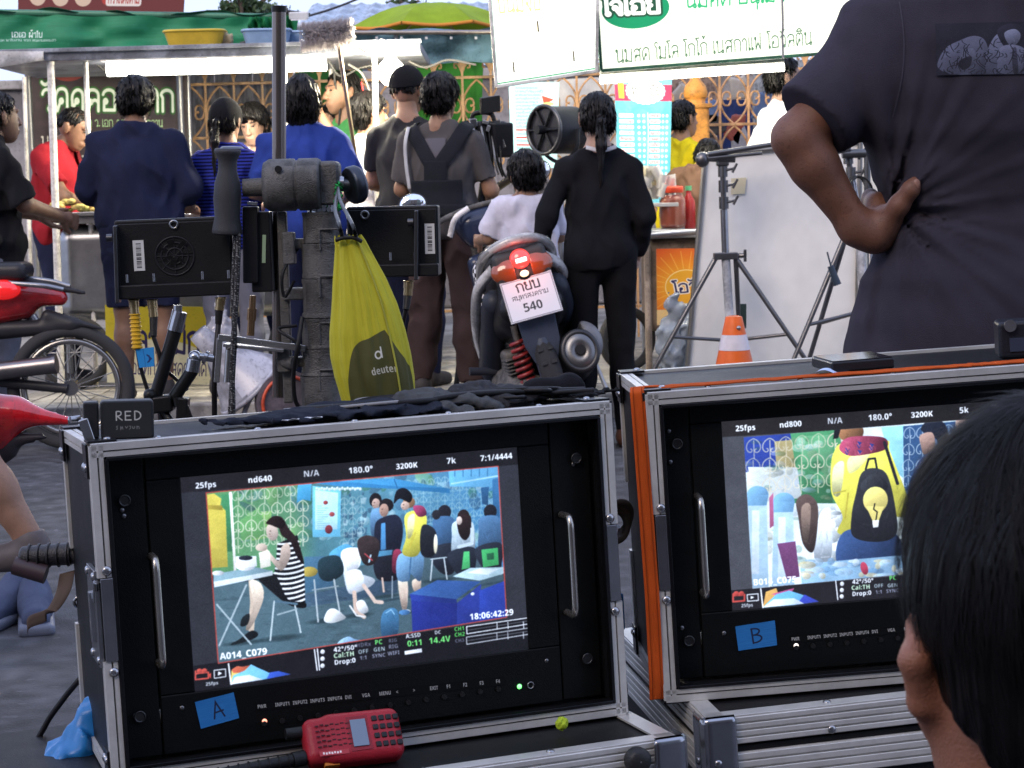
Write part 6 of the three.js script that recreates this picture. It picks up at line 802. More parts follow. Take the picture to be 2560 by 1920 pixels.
  tx(g, '42°/50°', 908, 1175, 40, '#eee'); tx(g, 'Cal:TH', 908, 1212, 40, '#bfe8b0'); tx(g, 'Drop:0', 912, 1252, 40, '#eee'); tx(g, 'HDRx', 1040, 1152, 34, '#667'); tx(g, 'OFF', 1052, 1192, 34, '#9aa'); tx(g, '1:1', 1062, 1228, 32, '#889'); tx(g, 'PC', 1150, 1140, 38, '#4fe04a'); tx(g, 'GEN', 1143, 1182, 34, '#9aa'); tx(g, 'SYNC', 1135, 1220, 32, '#889'); tx(g, 'RIG', 1232, 1130, 30, '#667'); tx(g, 'RIG', 1232, 1168, 34, '#778'); tx(g, 'WIFI', 1228, 1208, 32, '#889'); tx(g, 'A:SSD', 1335, 1108, 34, '#ddd'); tx(g, '0:11', 1345, 1158, 48, '#58f04e'); pol(g, '#e8e8e8', 1328, 1185, 1432, 1172, 1434, 1196, 1330, 1208); tx(g, 'DC', 1508, 1090, 30, '#ccc'); tx(g, '14.4V', 1475, 1148, 52, '#58f04e'); tx(g, 'CH1', 1628, 1075, 34, '#3fe038'); tx(g, 'CH2', 1630, 1110, 34, '#3fe038'); tx(g, 'CH3', 1634, 1146, 30, '#667');
  for (const [y, c] of [[0, '#e8e8e8'], [64, '#b8b8b8']]) { ln(g, c, 6, 1703, 1050 + y, 2085, 1008 + y, 2090, 1046 + y, 1706, 1094 + y, 1703, 1050 + y); for (const x of [1890, 1958, 2055]) ln(g, c, 5, x, 1030 + y, x + 3, 1072 + y); ln(g, '#888', 3, 1710, 1072 + y, 2080, 1028 + y); }
  photo(g, w, h); grain(g, w, h, 5000, .03);
});
const screenB = canvas(1280, 810, (g, w, h) => {
  g.fillStyle = '#4a4a4c'; g.fillRect(0, 0, w, h); onScreen(g, [465, 325], [1640, 222], [522, 1065], w, h);
  pol(g, '#26221e', 465, 325, 1640, 222, 1645, 300, 470, 385); pol(g, '#201e1e', 515, 985, 1640, 880, 1640, 1000, 522, 1070);
  g.save(); g.beginPath(); [[552, 385], [1500, 298], [1545, 880], [598, 978]].forEach(p => g.lineTo(...p)); g.closePath(); g.clip();
  g.fillStyle = '#d8e4de'; g.fillRect(500, 280, 1100, 720); pol(g, '#2746b4', 545, 385, 740, 365, 750, 520, 560, 520); pol(g, '#b09a54', 670, 400, 760, 390, 770, 500, 680, 500); pol(g, '#3a9a54', 730, 365, 920, 350, 960, 640, 780, 640); pol(g, '#58b46a', 760, 380, 890, 370, 900, 470, 780, 480); pol(g, '#2d7d42', 740, 560, 900, 560, 900, 640, 750, 640); pol(g, '#c9d3cc', 570, 500, 760, 500, 780, 620, 600, 640); pol(g, '#7fd4e4', 1080, 340, 1170, 332, 1172, 540, 1130, 500); pol(g, '#27507c', 1165, 335, 1500, 300, 1545, 880, 1190, 900);
  for (let i = 0; i < 130; i++) el(g, ['#ffffff', '#2b6a3c', '#8f8a60', '#9ab0c8'][i % 4] + '50', rnd(560, 960), rnd(380, 880), rnd(6, 30), rnd(5, 20));
  scrolls(g, 590, 390, 960, 620, '#dccb9e', 62, 4); scrolls(g, 1190, 340, 1500, 600, '#b4c6d2', 50, 3); for (let i = 0; i < 60; i++) el(g, i % 2 ? '#f6f8f6' : '#aeb8b6', 840 + rnd(0, 120), 670 + rnd(0, 190), rnd(8, 26), rnd(8, 26));
  blob(g, '#dbe8ee', 850, 690, 890, 670, 900, 850, 835, 855); blob(g, '#5a4338', 760, 630, 800, 605, 840, 640, 845, 720, 830, 830, 790, 800, 770, 700); blob(g, '#8a6c56', 780, 660, 815, 650, 810, 780, 790, 780);
  // man in profile on the side of the picture
  blob(g, '#1c2330', 1235, 350, 1260, 315, 1320, 318, 1340, 370, 1320, 420, 1290, 380); blob(g, '#a97a62', 1232, 370, 1280, 360, 1290, 420, 1250, 445, 1236, 410); blob(g, '#2a3f66', 1225, 480, 1300, 430, 1380, 450, 1400, 620, 1200, 640); blob(g, '#b98e78', 1370, 310, 1420, 305, 1420, 350, 1380, 360);
  // the yellow jacket with backpack
  blob(g, '#b06a34', 915, 350, 960, 330, 1010, 345, 1000, 385, 930, 390); pol(g, '#1c1f24', 900, 350, 925, 345, 915, 385, 896, 388); blob(g, '#f3e31c', 900, 440, 940, 400, 1100, 390, 1120, 440, 1200, 650, 1150, 690, 1130, 620, 1100, 760, 930, 760, 940, 690, 895, 600, 890, 500); blob(g, '#fff68c', 900, 500, 940, 480, 930, 600, 900, 600); blob(g, '#fdf27a', 960, 460, 1040, 440, 1000, 500, 960, 520); ln(g, '#c4ab10', 6, 960, 600, 950, 700); ln(g, '#c4ab10', 5, 905, 600, 950, 590);
  blob(g, '#c23a5a', 920, 420, 960, 380, 1090, 380, 1100, 425, 1010, 450, 950, 450); for (let i = 0; i < 14; i++) pol(g, i % 2 ? '#2c3f9a' : '#e8506a', ...(() => { const x = 940 + (i * 47) % 140, y = 395 + (i * 13) % 45; return [x, y, x + 18, y + 4, x + 10, y + 18]; })());
  blob(g, '#2b4a7c', 950, 750, 1150, 760, 1160, 900, 940, 900); ln(g, '#24262a', 12, 1095, 400, 1150, 560); blob(g, '#2e3032', 990, 600, 1010, 520, 1060, 500, 1110, 530, 1145, 660, 1150, 760, 1080, 790, 985, 770, 975, 690); blob(g, '#3a3c3e', 1010, 560, 1060, 520, 1110, 560, 1100, 590, 1020, 590); ln(g, '#26282a', 8, 1025, 505, 1035, 465, 1060, 462, 1068, 500); el(g, '#f0d24a', 1066, 625, 48, 52); pol(g, '#f0d24a', 1030, 650, 1100, 650, 1080, 710, 1058, 710); ln(g, '#2b2a20', 5, 1064, 640, 1060, 662, 1074, 672, 1070, 706); pol(g, '#e8e6da', 1056, 706, 1082, 704, 1080, 732, 1060, 734);
  // soft foreground: bottles and trays
  for (const [x, y, c] of [[610, 590, '#6aaee0'], [712, 615, '#6aaee0']]) { pol(g, '#9fc6e0', x - 38, y + 30, x + 36, y + 30, x + 50, y + 380, x - 40, y + 390); el(g, c, x, y + 20, 42, 36); pol(g, c, x - 42, y + 20, x + 42, y + 18, x + 36, y + 60, x - 40, y + 62); pol(g, '#c8dcea', x - 20, y + 80, x + 8, y + 80, x + 12, y + 330, x - 16, y + 330); } pol(g, '#7a3a6a', 690, 800, 760, 790, 780, 930, 730, 940); pol(g, '#c4547e', 655, 620, 670, 600, 675, 730, 660, 740); pol(g, '#7fb0d2', 780, 880, 1200, 840, 1210, 930, 790, 970); for (let i = 0; i < 40; i++) el(g, ['#a9d0ea', '#5f96c4', '#d8e6ee', '#e0b860'][i % 4] + '90', rnd(790, 1190), rnd(860, 930), rnd(8, 40), rnd(6, 16)); el(g, '#d8304a', 1030, 895, 14, 26, -.3);
  g.restore();
  tx(g, '25fps', 520, 362, 30, '#fff'); tx(g, 'nd800', 688, 346, 30, '#fff'); tx(g, 'N/A', 872, 330, 32, '#bbb'); tx(g, '180.0°', 1030, 315, 32, '#eee'); tx(g, '3200K', 1195, 302, 30, '#fff'); tx(g, '5k', 1382, 282, 32, '#eee'); tx(g, '7:1/4444', 1508, 272, 34, '#eee');
  tx(g, 'B014_C075', 600, 965, 34, '#fff'); ln(g, '#e23a2a', 7, 524, 1000, 524, 1030, 568, 1026, 568, 1002, 524, 1006); el(g, '#e23a2a', 536, 998, 11, 10); el(g, '#e23a2a', 556, 998, 11, 10); ln(g, '#ddd', 4, 578, 1002, 620, 998, 622, 1024, 580, 1028, 578, 1002); pol(g, '#eee', 592, 1006, 606, 1012, 592, 1020); tx(g, '25fps', 556, 1052, 18, '#ccc');
  pol(g, '#f0a030', 640, 1050, 650, 990, 690, 975, 700, 1000, 690, 1045); pol(g, '#e04a8a', 670, 1000, 720, 985, 760, 975, 740, 1010); pol(g, '#58b8f0', 640, 1052, 690, 1000, 740, 985, 790, 1000, 858, 1028, 760, 1042); pol(g, '#3448d8', 770, 1040, 800, 1000, 858, 1028); pol(g, '#d6ecfa', 640, 1053, 680, 1020, 760, 1015, 800, 1036); ln(g, '#fff', 5, 630, 978, 640, 1052); ln(g, '#eee', 4, 920, 945, 930, 1020); for (let i = 0; i < 3; i++) el(g, '#ddd', 945, 957 + i * 25, 8, 9); tx(g, '42°/50°', 985, 958, 24, '#eee'); tx(g, 'Cal:TH', 982, 982, 24, '#bfe8b0'); tx(g, 'Drop:0', 985, 1006, 24, '#eee'); tx(g, 'OFF', 1070, 972, 20, '#9aa'); tx(g, '1:1', 1076, 996, 20, '#889'); tx(g, 'PC', 1128, 942, 24, '#4fe04a'); tx(g, 'GEN', 1122, 970, 20, '#9aa'); tx(g, 'SYNC', 1118, 992, 20, '#889');
  photo(g, w, h); grain(g, w, h, 5000, .03);
});
// ---------------------------------------------------------------- monitor cases
const mAlu = M([.80, .78, .73], .42, { metalness: .4, roughnessMap: rep(texRough, 6), map: rep(texMottle, 5) }), mLam = M([.010, .010, .011], .55, { specularIntensity: .5, map: rep(texScratch, 2), bumpMap: rep(texFine, 16), bumpScale: .0006, roughnessMap: rep(texRough, 3) });
const mPanel = M([.006, .007, .007], .55, { specularIntensity: .4, map: rep(texScratch, 1.3), roughnessMap: rep(texRough, 2.2), bumpMap: rep(texFine, 20), bumpScale: .0003 }), mRivet = mMetal([.62, .62, .63], .25), mSteelWorn = mMetal([.5, .5, .52], .3), mBlackMetal = mMetal([.05, .05, .055], .45);
// ribbed aluminium edge from a to b; n1 and n2 are the two outward faces
function edge(a, b, n1, n2, w = .0135) {
  a = toV(a); b = toV(b); const L = a.distanceTo(b), t = b.clone().sub(a).normalize(), N1 = toV(n1), N2 = toV(n2);
  const g = .0034, r1 = w * .4, r2 = w * .56; // two ribs with a deep groove between them, on both legs
  const pts = [[-w, .003], [-w + r1, .003], [-w + r1 + .0004, .003 - g], [-w + r2 - .0004, .003 - g], [-w + r2, .003], [.0024, .003], [.003, .0024], [.003, -w + r2], [.003 - g, -w + r2 - .0004], [.003 - g, -w + r1 + .0004], [.003, -w + r1], [.003, -w], [-.0012, -w], [-.0012, -.0012], [-w, -.0012]];
  const gm = prism(pts, L); const M4 = new THREE.Matrix4().makeBasis(N2, N1, new THREE.Vector3().crossVectors(N2, N1)); gm.applyMatrix4(M4.setPosition(a.clone().add(b).multiplyScalar(.5))); return gm;
}
const rivG = boxUV(ball(1, [0, 0, 0], [1, 1, 1], 10)); const riv = (par, r, pos, sc) => { const m = new THREE.Mesh(rivG, mRivet); m.name = 'rivet'; m.position.set(...pos); m.scale.set(...sc.map(k => k * r)); m.castShadow = m.receiveShadow = true; par.add(m); };
const CW = .65, CH = .399, CD = .30;
function rayLocal(root, px, py) { root.updateMatrixWorld(true); const i = root.matrixWorld.clone().invert(), o = camera.position.clone().applyMatrix4(i), d = W(px, py, 2).applyMatrix4(i).sub(o); return [o, d]; }
const onZ = (root, px, py, z) => { const [o, d] = rayLocal(root, px, py); return o.clone().addScaledVector(d, (z - o.z) / d.z); };
const onY = (root, px, py, y) => { const [o, d] = rayLocal(root, px, py); return o.clone().addScaledVector(d, (y - o.y) / d.y); };
function monitorCase(label, pos, rot, scr, tapeText, tape, tex, extra) {
  const r = thing('monitor_case', label, 'monitor case', pos); r.rotation.set(rot[0], rot[1], rot[2], 'YXZ'); const w = CW / 2, h = CH / 2, t = .012;
  const sh = sub('shell', r);
  mesh('top_panel', box(CW - .006, t, CD - .012, [0, h - t / 2 - .001, -CD / 2 - .003], undefined, 0), mLam, sh); mesh('bottom_panel', box(CW - .006, t, CD - .012, [0, -h + t / 2 + .001, -CD / 2 - .003], undefined, 0), mLam, sh);
  for (const s of [-1, 1]) mesh('side_wall', box(t, CH - 2 * t - .004, CD - .012, [s * (w - t / 2 - .001), 0, -CD / 2 - .003], undefined, 0), mLam, sh); mesh('back_wall', box(CW - .04, CH - .04, .01, [0, 0, -CD + .02], undefined, 0), mLam, sh);
  // edges; the upright ones are interrupted by the latches
  const A = (name, a, b, n1, n2) => { const st = mesh(name, edge(a, b, n1, n2), mAlu, r), o = toV(n1).clone().multiplyScalar(-.0006), W2 = .0135 * .48, q = toV(n2).clone().multiplyScalar(-W2); mesh('groove_shade', [bar(toV(a).clone().add(o).add(q), toV(b).clone().add(o).add(q), .0018, .0018), bar(toV(a).clone().addScaledVector(toV(n2), -.0006).addScaledVector(toV(n1), -W2), toV(b).clone().addScaledVector(toV(n2), -.0006).addScaledVector(toV(n1), -W2), .0018, .0018)], M([.01, .01, .01], .9), st); }, gap = [.045, -.055];  // black strip in each groove stands in for its shade
  for (const z of [0, -CD]) { const nz = [0, 0, z ? -1 : 1]; A('edge_strip', [-w, h, z], [w, h, z], nz, [0, 1, 0]); A('edge_strip', [-w, -h, z], [w, -h, z], nz, [0, -1, 0]); for (const s of [-1, 1]) { A('edge_strip', [s * w, gap[0], z], [s * w, h, z], nz, [s, 0, 0]); A('edge_strip', [s * w, -h, z], [s * w, gap[1], z], nz, [s, 0, 0]); } }
  for (const s of [-1, 1]) for (const v of [-1, 1]) A('edge_strip', [s * w, v * h, -CD + .02], [s * w, v * h, -.022], [0, v, 0], [s, 0, 0]);
  // inner lip and dark metal line round the opening
  for (const [a, b] of [[[-w + .0165, h - .0165, .0], [w - .0165, h - .0165, 0]], [[-w + .0165, -h + .0165, 0], [w - .0165, -h + .0165, 0]], [[-w + .0165, -h + .0165, 0], [-w + .0165, h - .0165, 0]], [[w - .0165, -h + .0165, 0], [w - .0165, h - .0165, 0]]]) mesh('tongue', bar(a, b, .004, .012), mBlackMetal, r);
  // latches and corners
  for (const s of [-1, 1]) { const l = sub('latch', r, [s * w, -.005, 0]); mesh('dish', box(.006, .115, .075, [s * .003, 0, -.045]), mSteelWorn, l); mesh('front_plate', box(.0145, .098, .005, [-s * .007, 0, .003]), mSteelWorn, l); mesh('wing', [box(.006, .06, .014, [s * .008, 0, -.035], [0, 0, 0]), rod([s * .004, .02, -.02], [s * .004, .045, -.005], .004)], mChrome, l); for (const y of [-.05, .05]) for (const z of [-.015, -.075]) riv(l, .0055, [s * .006, y, z], [.6, 1, 1]); for (const y of [-.062, .058]) riv(l, .006, [-s * .008, y, .004], [1, 1, .6]); }
  for (const s of [-1, 1]) for (const v of [-1, 1]) for (const z of [-.012, -CD + .012]) { const c = sub('corner', r, [s * w, v * h, z]), zz = z > -.1 ? 1 : -1; mesh('bracket', [box(.003, .04, .034, [s * .0045, -v * .018, -zz * .008]), box(.034, .003, .034, [-s * .014, v * .0045, -zz * .008])], mBlackMetal, c); riv(c, .0055, [s * .006, -v * .026, 0], [.6, 1, 1]); riv(c, .0055, [s * .006, -v * .026, -zz * .016], [.6, 1, 1]); riv(c, .005, [-s * .022, v * .006, -zz * .008], [1, .6, 1]); }
  for (let i = 0; i < 5; i++) riv(r, .0045, [-w + .08 + i * .12, h + .003, -.012], [1, .5, 1]);
  // monitor in the rack
  const m = sub('monitor', r), zf = -.03, P = (x, y, z = zf) => onZ(r, x, y, z), q = scr.map(c => P(c[0], c[1])), L = (q[0].x + q[3].x) / 2, R = (q[1].x + q[2].x) / 2, T = (q[0].y + q[1].y) / 2, B = (q[2].y + q[3].y) / 2, cx = (L + R) / 2, sw = R - L;
  const ear = .012 + sw / 2 + .03, top = h - .018, bot = -h + .018;
  mesh('bezel', [box(2 * ear, top - T, .012, [cx, (top + T) / 2, zf - .006]), box(2 * ear, B - bot, .012, [cx, (B + bot) / 2, zf - .006]), box(ear - sw / 2, T - B, .012, [cx - (ear + sw / 2) / 2, (T + B) / 2, zf - .006]), box(ear - sw / 2, T - B, .012, [cx + (ear + sw / 2) / 2, (T + B) / 2, zf - .006])].map((g) => g), mPanel, m);
  for (const s of [-1, 1]) { const x0 = s > 0 ? cx + ear + .0015 : -w + .018, x1 = s > 0 ? w - .018 : cx - ear - .0015; mesh('rack_ear', box(x1 - x0, top - bot, .012, [(x0 + x1) / 2, 0, zf - .008]), mPanel, m); mesh('rack_screw', [.13, -.13].map(y => [rod([s > 0 ? x1 - .02 : x0 + .02, y, zf], [s > 0 ? x1 - .02 : x0 + .02, y, zf + .004], .006), torus(.0062, .0012, [s > 0 ? x1 - .02 : x0 + .02, y, zf + .004])]).flat(), mMetal([.12, .12, .12], .4), m); }
  const scn = mesh('screen', sheet((u, v) => V(lerp(L, R, u), lerp(B, T, v), zf - .003), 1, 1), M([.01, .01, .01], .25, { emissive: new THREE.Color(1, 1, 1), emissiveMap: tex, emissiveIntensity: .82, clearcoat: .5, clearcoatRoughness: .15 }), m, true);
  const light = new THREE.RectAreaLight(0xd8e8ff, .5, sw * .9, (T - B) * .9); light.position.set(cx, (T + B) / 2, zf + .002); light.rotation.y = PI; m.add(light);
  for (const hp of extra.handles) { const a = P(hp[0], hp[1]), b = P(hp[2], hp[3]); const x = (a.x + b.x) / 2; mesh('handle', tube([[x, a.y, zf], [x, a.y, zf + .026], [x, a.y - .008, zf + .032], [x, a.y - .02, zf + .033], [x, b.y + .02, zf + .033], [x, b.y + .008, zf + .032], [x, b.y, zf + .026], [x, b.y, zf]], .0045, 80, 12, false, .3), mMetal([.66, .62, .56], .28), m); }
  // paper tape with the marker letter
  const tt = canvas(256, 180, (g, W_, H_) => { g.fillStyle = '#1f74b8'; g.fillRect(0, 0, W_, H_); for (let i = 0; i < 160; i++) { g.fillStyle = `rgba(${rnd() < .5 ? '120,190,240' : '0,30,80'},.08)`; g.fillRect(rnd(0, W_), rnd(0, H_), rnd(30, 120), 2); } g.strokeStyle = '#101a3c'; g.lineWidth = 11; g.lineCap = 'round'; g.beginPath(); if (tapeText === 'A') { g.moveTo(100, 140); g.lineTo(128, 34); g.lineTo(168, 140); g.moveTo(108, 104); g.lineTo(166, 98); } else { g.moveTo(100, 36); g.lineTo(104, 142); g.moveTo(98, 38); g.bezierCurveTo(170, 30, 160, 84, 108, 84); g.bezierCurveTo(186, 84, 170, 142, 104, 140); } g.stroke(); });
  const tq = tape.map(c => P(c[0], c[1], zf + .0012)); mesh('tape_label', sheet((u, v) => { const a = tq[0].clone().lerp(tq[1], u), b = tq[3].clone().lerp(tq[2], u), p = b.lerp(a, v); p.z += .0006 * noise(u * 4, v * 4, 5); return p; }, 6, 4), M([1, 1, 1], .8, { map: tt }), m, true);
  // buttons with printed captions
  const bt = canvas(1024, 96, (g, W_, H_) => { g.fillStyle = '#0d0e0e'; g.fillRect(0, 0, W_, H_); g.fillStyle = '#b9b9b4'; g.font = 'bold 30px sans-serif'; extra.captions.forEach(([s, x]) => { g.save(); g.translate(x, 66); g.scale(.55, 2); g.fillText(s, 0, 0); g.restore(); }); });
  const bq = extra.row.map(c => P(c[0], c[1], zf + .0008)); mesh('button_strip', sheet((u, v) => { const a = bq[0].clone().lerp(bq[1], u), b = bq[3].clone().lerp(bq[2], u); return b.lerp(a, v); }, 1, 1), M([1, 1, 1], .6, { map: bt, specularIntensity: .3 }), m, true);
  for (const [x, y] of extra.buttons) { const c = P(x, y); mesh('button', rod([c.x, c.y, zf], [c.x, c.y, zf + .003], .0032), mPlastic([.02, .02, .02], .4), m); }
  for (const [x, y, k] of extra.leds) { const c = P(x, y); mesh('led', k ? ball(.0032, [c.x, c.y, zf + .001], [1, 1, .6], 12) : torus(.004, .0009, [c.x, c.y, zf + .001]), k ? mGlow(k, 1.6) : mMetal([.5, .5, .5]), m); }
  for (const [x, y] of extra.screws) { const c = P(x, y); mesh('screw', ball(.003, [c.x, c.y, zf], [1, 1, .5], 10), mMetal([.35, .35, .36]), m); }
  return r;
}
const rowPts = (a, b, n) => [...Array(n).keys()].map(i => [lerp(a[0], b[0], i / (n - 1)), lerp(a[1], b[1], i / (n - 1))]);
const caps = ['PWR', 'INPUT1', 'INPUT2', 'INPUT3', 'INPUT4', 'DVI', 'VGA', 'MENU', '<', '>', 'EXIT', 'F1', 'F2', 'F3', 'F4'];
const caseA = monitorCase('black monitor case with aluminium edges and blue tape marked A', [-.17859517, .59392743, -2.31610261], [-.04336, .33208, .01835], [[450, 1193], [1290, 1120], [1328, 1630], [489, 1723]], 'A', [[487, 1755], [584, 1731], [598, 1795], [502, 1822]], screenA,
  { handles: [[375, 1390, 400, 1655], [1400, 1287, 1420, 1530]], captions: caps.map((s, i) => [s, 4 + i * 70]), row: [[640, 1758], [1262, 1692], [1264, 1712], [642, 1778]], buttons: rowPts([660, 1808], [1245, 1722], 14), leds: [[1298, 1716, [.1, 1, .12]], [1326, 1713, 0], [661, 1803, [.8, .2, .05]]], screws: [[455, 1770], [1367, 1652], [310, 1290], [305, 1275], [338, 1790], [1434, 1160], [1470, 1645]] });
const caseB = monitorCase('black monitor case with aluminium edges and blue tape marked B', [.50468779, .62219225, -2.4533509], [-.00136, .05776, .04231], [[1800, 1060], [2558, 993], [2596, 1456], [1837, 1537]], 'B', [[1838, 1566], [1937, 1551], [1943, 1613], [1846, 1627]], screenB,
  { handles: [[1743, 1240, 1755, 1480], [2640, 1165, 2655, 1400]], captions: caps.map((s, i) => [s, 4 + i * 70]), row: [[1975, 1590], [2560, 1536], [2562, 1554], [1977, 1608]], buttons: rowPts([1990, 1618], [2540, 1568], 14), leds: [[1990, 1614, [.7, .6, .5]]], screws: [[1810, 1583], [1672, 1078], [1676, 1155], [1705, 1570]] });

// ---------------------------------------------------------------- the large cases underneath
function baseCase(label, ref, corner, side, ytop) {
  const r = thing('flight_case', label, 'flight case', ref.position); r.rotation.copy(ref.rotation); r.rotation.order = 'YXZ'; if (side < 0) r.rotation.y += .1;
  const c = onY(r, corner[0], corner[1], ytop), x0 = side > 0 ? c.x - 1.0 : c.x, x1 = side > 0 ? c.x : c.x + 1.0, zf = c.z, zb = zf - .52, cx = (x0 + x1) / 2, cz = (zf + zb) / 2, Lx = x1 - x0, Lz = zf - zb;
  const bands = [[ytop, ytop - .036], [ytop - .047, ytop - .088]];
  mesh('lid', [box(Lx - .006, .03, Lz - .006, [cx, ytop - .018, cz], undefined, 0)], mLam, r);
  mesh('body', box(Lx - .01, .27, Lz - .01, [cx, ytop - .04 - .135, cz], undefined, 0), mLam, r);
  bands.forEach(([a, b], i) => { const H = a - b, nb = i ? 4 : 4, mk = (L) => { const g = []; for (let k = 0; k < nb; k++) g.push(box(L, H / nb - .002, .005, [0, a - H * (k + .5) / nb, 0], undefined, .0012)); g.push(box(L, H, .003, [0, (a + b) / 2, -.0025], undefined, 0)); return g; };
    mesh('edge_strip', mk(Lx - .004).map(g => g.translate(cx, 0, zf)), mAlu, r); mesh('edge_strip', mk(Lz).map(g => g.rotateY(side > 0 ? PI / 2 : -PI / 2).translate(side > 0 ? x1 : x0, 0, cz)), mAlu, r); });
  mesh('edge_strip', box(Lx, .003, .024, [cx, ytop, zf - .011]), mAlu, r); mesh('edge_strip', box(.024, .003, Lz, [side > 0 ? x1 - .011 : x0 + .011, ytop, cz]), mAlu, r);
  const ex = side > 0 ? x1 : x0, s = side; const k = sub('corner', r, [ex, ytop, zf]); mesh('cap', nets(cut(rbox([-s * .014, -.034, -.014], [.026, .042, .026], .011), (x, y, z) => -rbox([-s * .02, -.04, -.02], [.028, .046, .028], .006)(x, y, z)), [Math.min(-s * .05, s * .03), -.09, -.05], [Math.max(-s * .05, s * .03), .02, .03], .0035), mMetal([.5, .51, .55], .25), k); riv(k, .0055, [-s * .008, -.055, .012], [1, 1, .5]); riv(k, .0055, [s * .012, -.055, -.012], [.5, 1, 1]);
  for (let i = 1; i < 7; i++) { const x = ex - s * (i * .16); riv(r, .0055, [x, ytop - .03, zf + .003], [1, 1, .5]); riv(r, .0055, [x, ytop + .002, zf - .012], [1, .5, 1]); }
  mesh('grille', [...Array(40).keys()].map(i => box(.008, .14, .004, [ex - s * (.1 + i * .02), ytop - .18, zf - .002], undefined, .001)), mPlastic([.02, .02, .022], .6), r);
  for (const x of [x0 + .1, x1 - .1]) for (const z of [zf - .08, zb + .08]) mesh('caster', [rod([x, ytop - .31, z], [x, ytop - .36, z], .02), rod([x - .02, ytop - .375, z], [x + .02, ytop - .375, z], .045)], M([.03, .03, .03], .8), r);
  return r;
}
const lowA = baseCase('large black flight case with ribbed aluminium rim carrying the monitor marked A', caseA, [1692, 1843], 1, -CH / 2 - .0045);
const lowB = baseCase('large black flight case with ribbed aluminium rim carrying the monitor marked B', caseB, [1768, 1799], -1, -CH / 2 - .0045);
{ const c = onZ(lowA, 1590, 1898, onY(lowA, 1692, 1843, -CH / 2 - .0045).z + .01); mesh('bumper', lathe([[.001, .016], [.01, .016], [.016, .01], [.016, 0]], 20, c.toArray(), [PI / 2, 0, 0]), mPlastic([.03, .03, .03], .5), lowA); }

// ---------------------------------------------------------------- things on and beside the cases (built in the frame of the case that carries them)
const onCase = (name, label, cat, ref, p, rot = [0, 0, 0]) => { const r = thing(name, label, cat); ref.updateMatrixWorld(true); r.position.copy(toV(p).clone().applyMatrix4(ref.matrixWorld)); r.quaternion.copy(ref.quaternion).multiply(new THREE.Quaternion().setFromEuler(new THREE.Euler(...rot))); return r; };
{ // orange ratchet strap round the second case
  const r = onCase('ratchet_strap', 'orange webbing strap lying over the case marked B and down its side', 'strap', caseB, [0, 0, 0]), or = mFabric([.82, .13, .02], { bumpMap: rep(texWeave, 30), bumpScale: .0015 }), w = CW / 2, h = CH / 2;
  const path = new THREE.CatmullRomCurve3([[w, h + .006, -.02], [.1, h + .006, -.022], [-w + .02, h + .007, -.024]].map(toV), false, 'catmullrom', .1), hang = new THREE.CatmullRomCurve3([[-w + .02, h + .0072, -.034], [-w - .008, h + .0085, -.026], [-w - .012, h + .002, -.006], [-w - .0125, h - .05, .004], [-w - .0115, .04, .006], [-w - .0105, -.06, .006], [-w - .0115, -h + .03, .004], [-w - .012, -h + .002, -.002]].map(toV), false, 'catmullrom', .2);
  mesh('webbing', sheet((u, v) => { const p = path.getPoint(u); p.z += (v - .5) * .03; p.y += .0006 * noise(u * 60, v * 3); return p; }, 80, 3, .0018), or, r); mesh('hanging_end', sheet((u, v) => { const p = hang.getPoint(u), f = smooth(.02, .16, u); p.x += (v - .5) * .0185 * f; p.z += (v - .5) * .0185 * (1 - f) + .0012 * noise(u * 18, v * 2); return p; }, 120, 3, .0018), or, r);
  for (const v of [-.3, .3]) mesh('seam', tube([...Array(40).keys()].map(i => hang.getPoint(.16 + .84 * i / 39).add(V(v * .0185, 0, .0013))), .0006, 80, 4), mFabric([.4, .06, .01]), r);
}
{ // hardware in the gap between the cases
  const r = onCase('cable_loom', 'bundle of dark cables and connectors in the gap between the cases', 'cables', caseA, [CW / 2 + .03, 0, -.12]);
  mesh('coil', [0, 1, 2].map(i => torus(.02 + i * .003, .005, [.006, .028 + i * .004, .03], [.2 * i, .3, 0])), mPlastic([.16, .12, .09], .6), r); for (let i = 0; i < 7; i++) mesh('cable', tube([[-.01 + i * .004, .19, -.02 * i], [.0 + .006 * Math.sin(i), .06, .01], [.01 * Math.cos(i * 2), -.03, -.01 * i], [-.004 + .006 * (i % 3), -.21, .0]], .004, 40, 8), mPlastic(i === 3 ? [.03, .1, .25] : [.015, .015, .017], .45), r);
  mesh('blue_tape', box(.022, .05, .02, [.006, -.09, .01]), M([.02, .2, .5], .8), r); for (let i = 0; i < 6; i++) mesh('connector', rod([.004 * (i % 3), -.005 - i * .022, .01], [.006, -.02 - i * .022, .012], .007), mRivet, r);
}
{ // black pouch added to darken the gap between the cases
  const r = onCase('added_gap_pouch', 'black cloth pouch added to darken the gap between the two monitor cases', 'pouch', caseA, [CW / 2 + .035, 0, -.3]); mesh('pouch', nets(plus(rbox([0, -.02, 0], [.045, .24, .03], .025), folds(.006, 14, 30)), [-.08, -.29, -.06], [.08, .25, .06], .007), mBlack, r); mesh('drawstring', tube([[0, .2, .03], [.012, .12, .04], [-.01, .02, .04]], .002, 20, 6), mFabric([.25, .25, .26]), r);
}
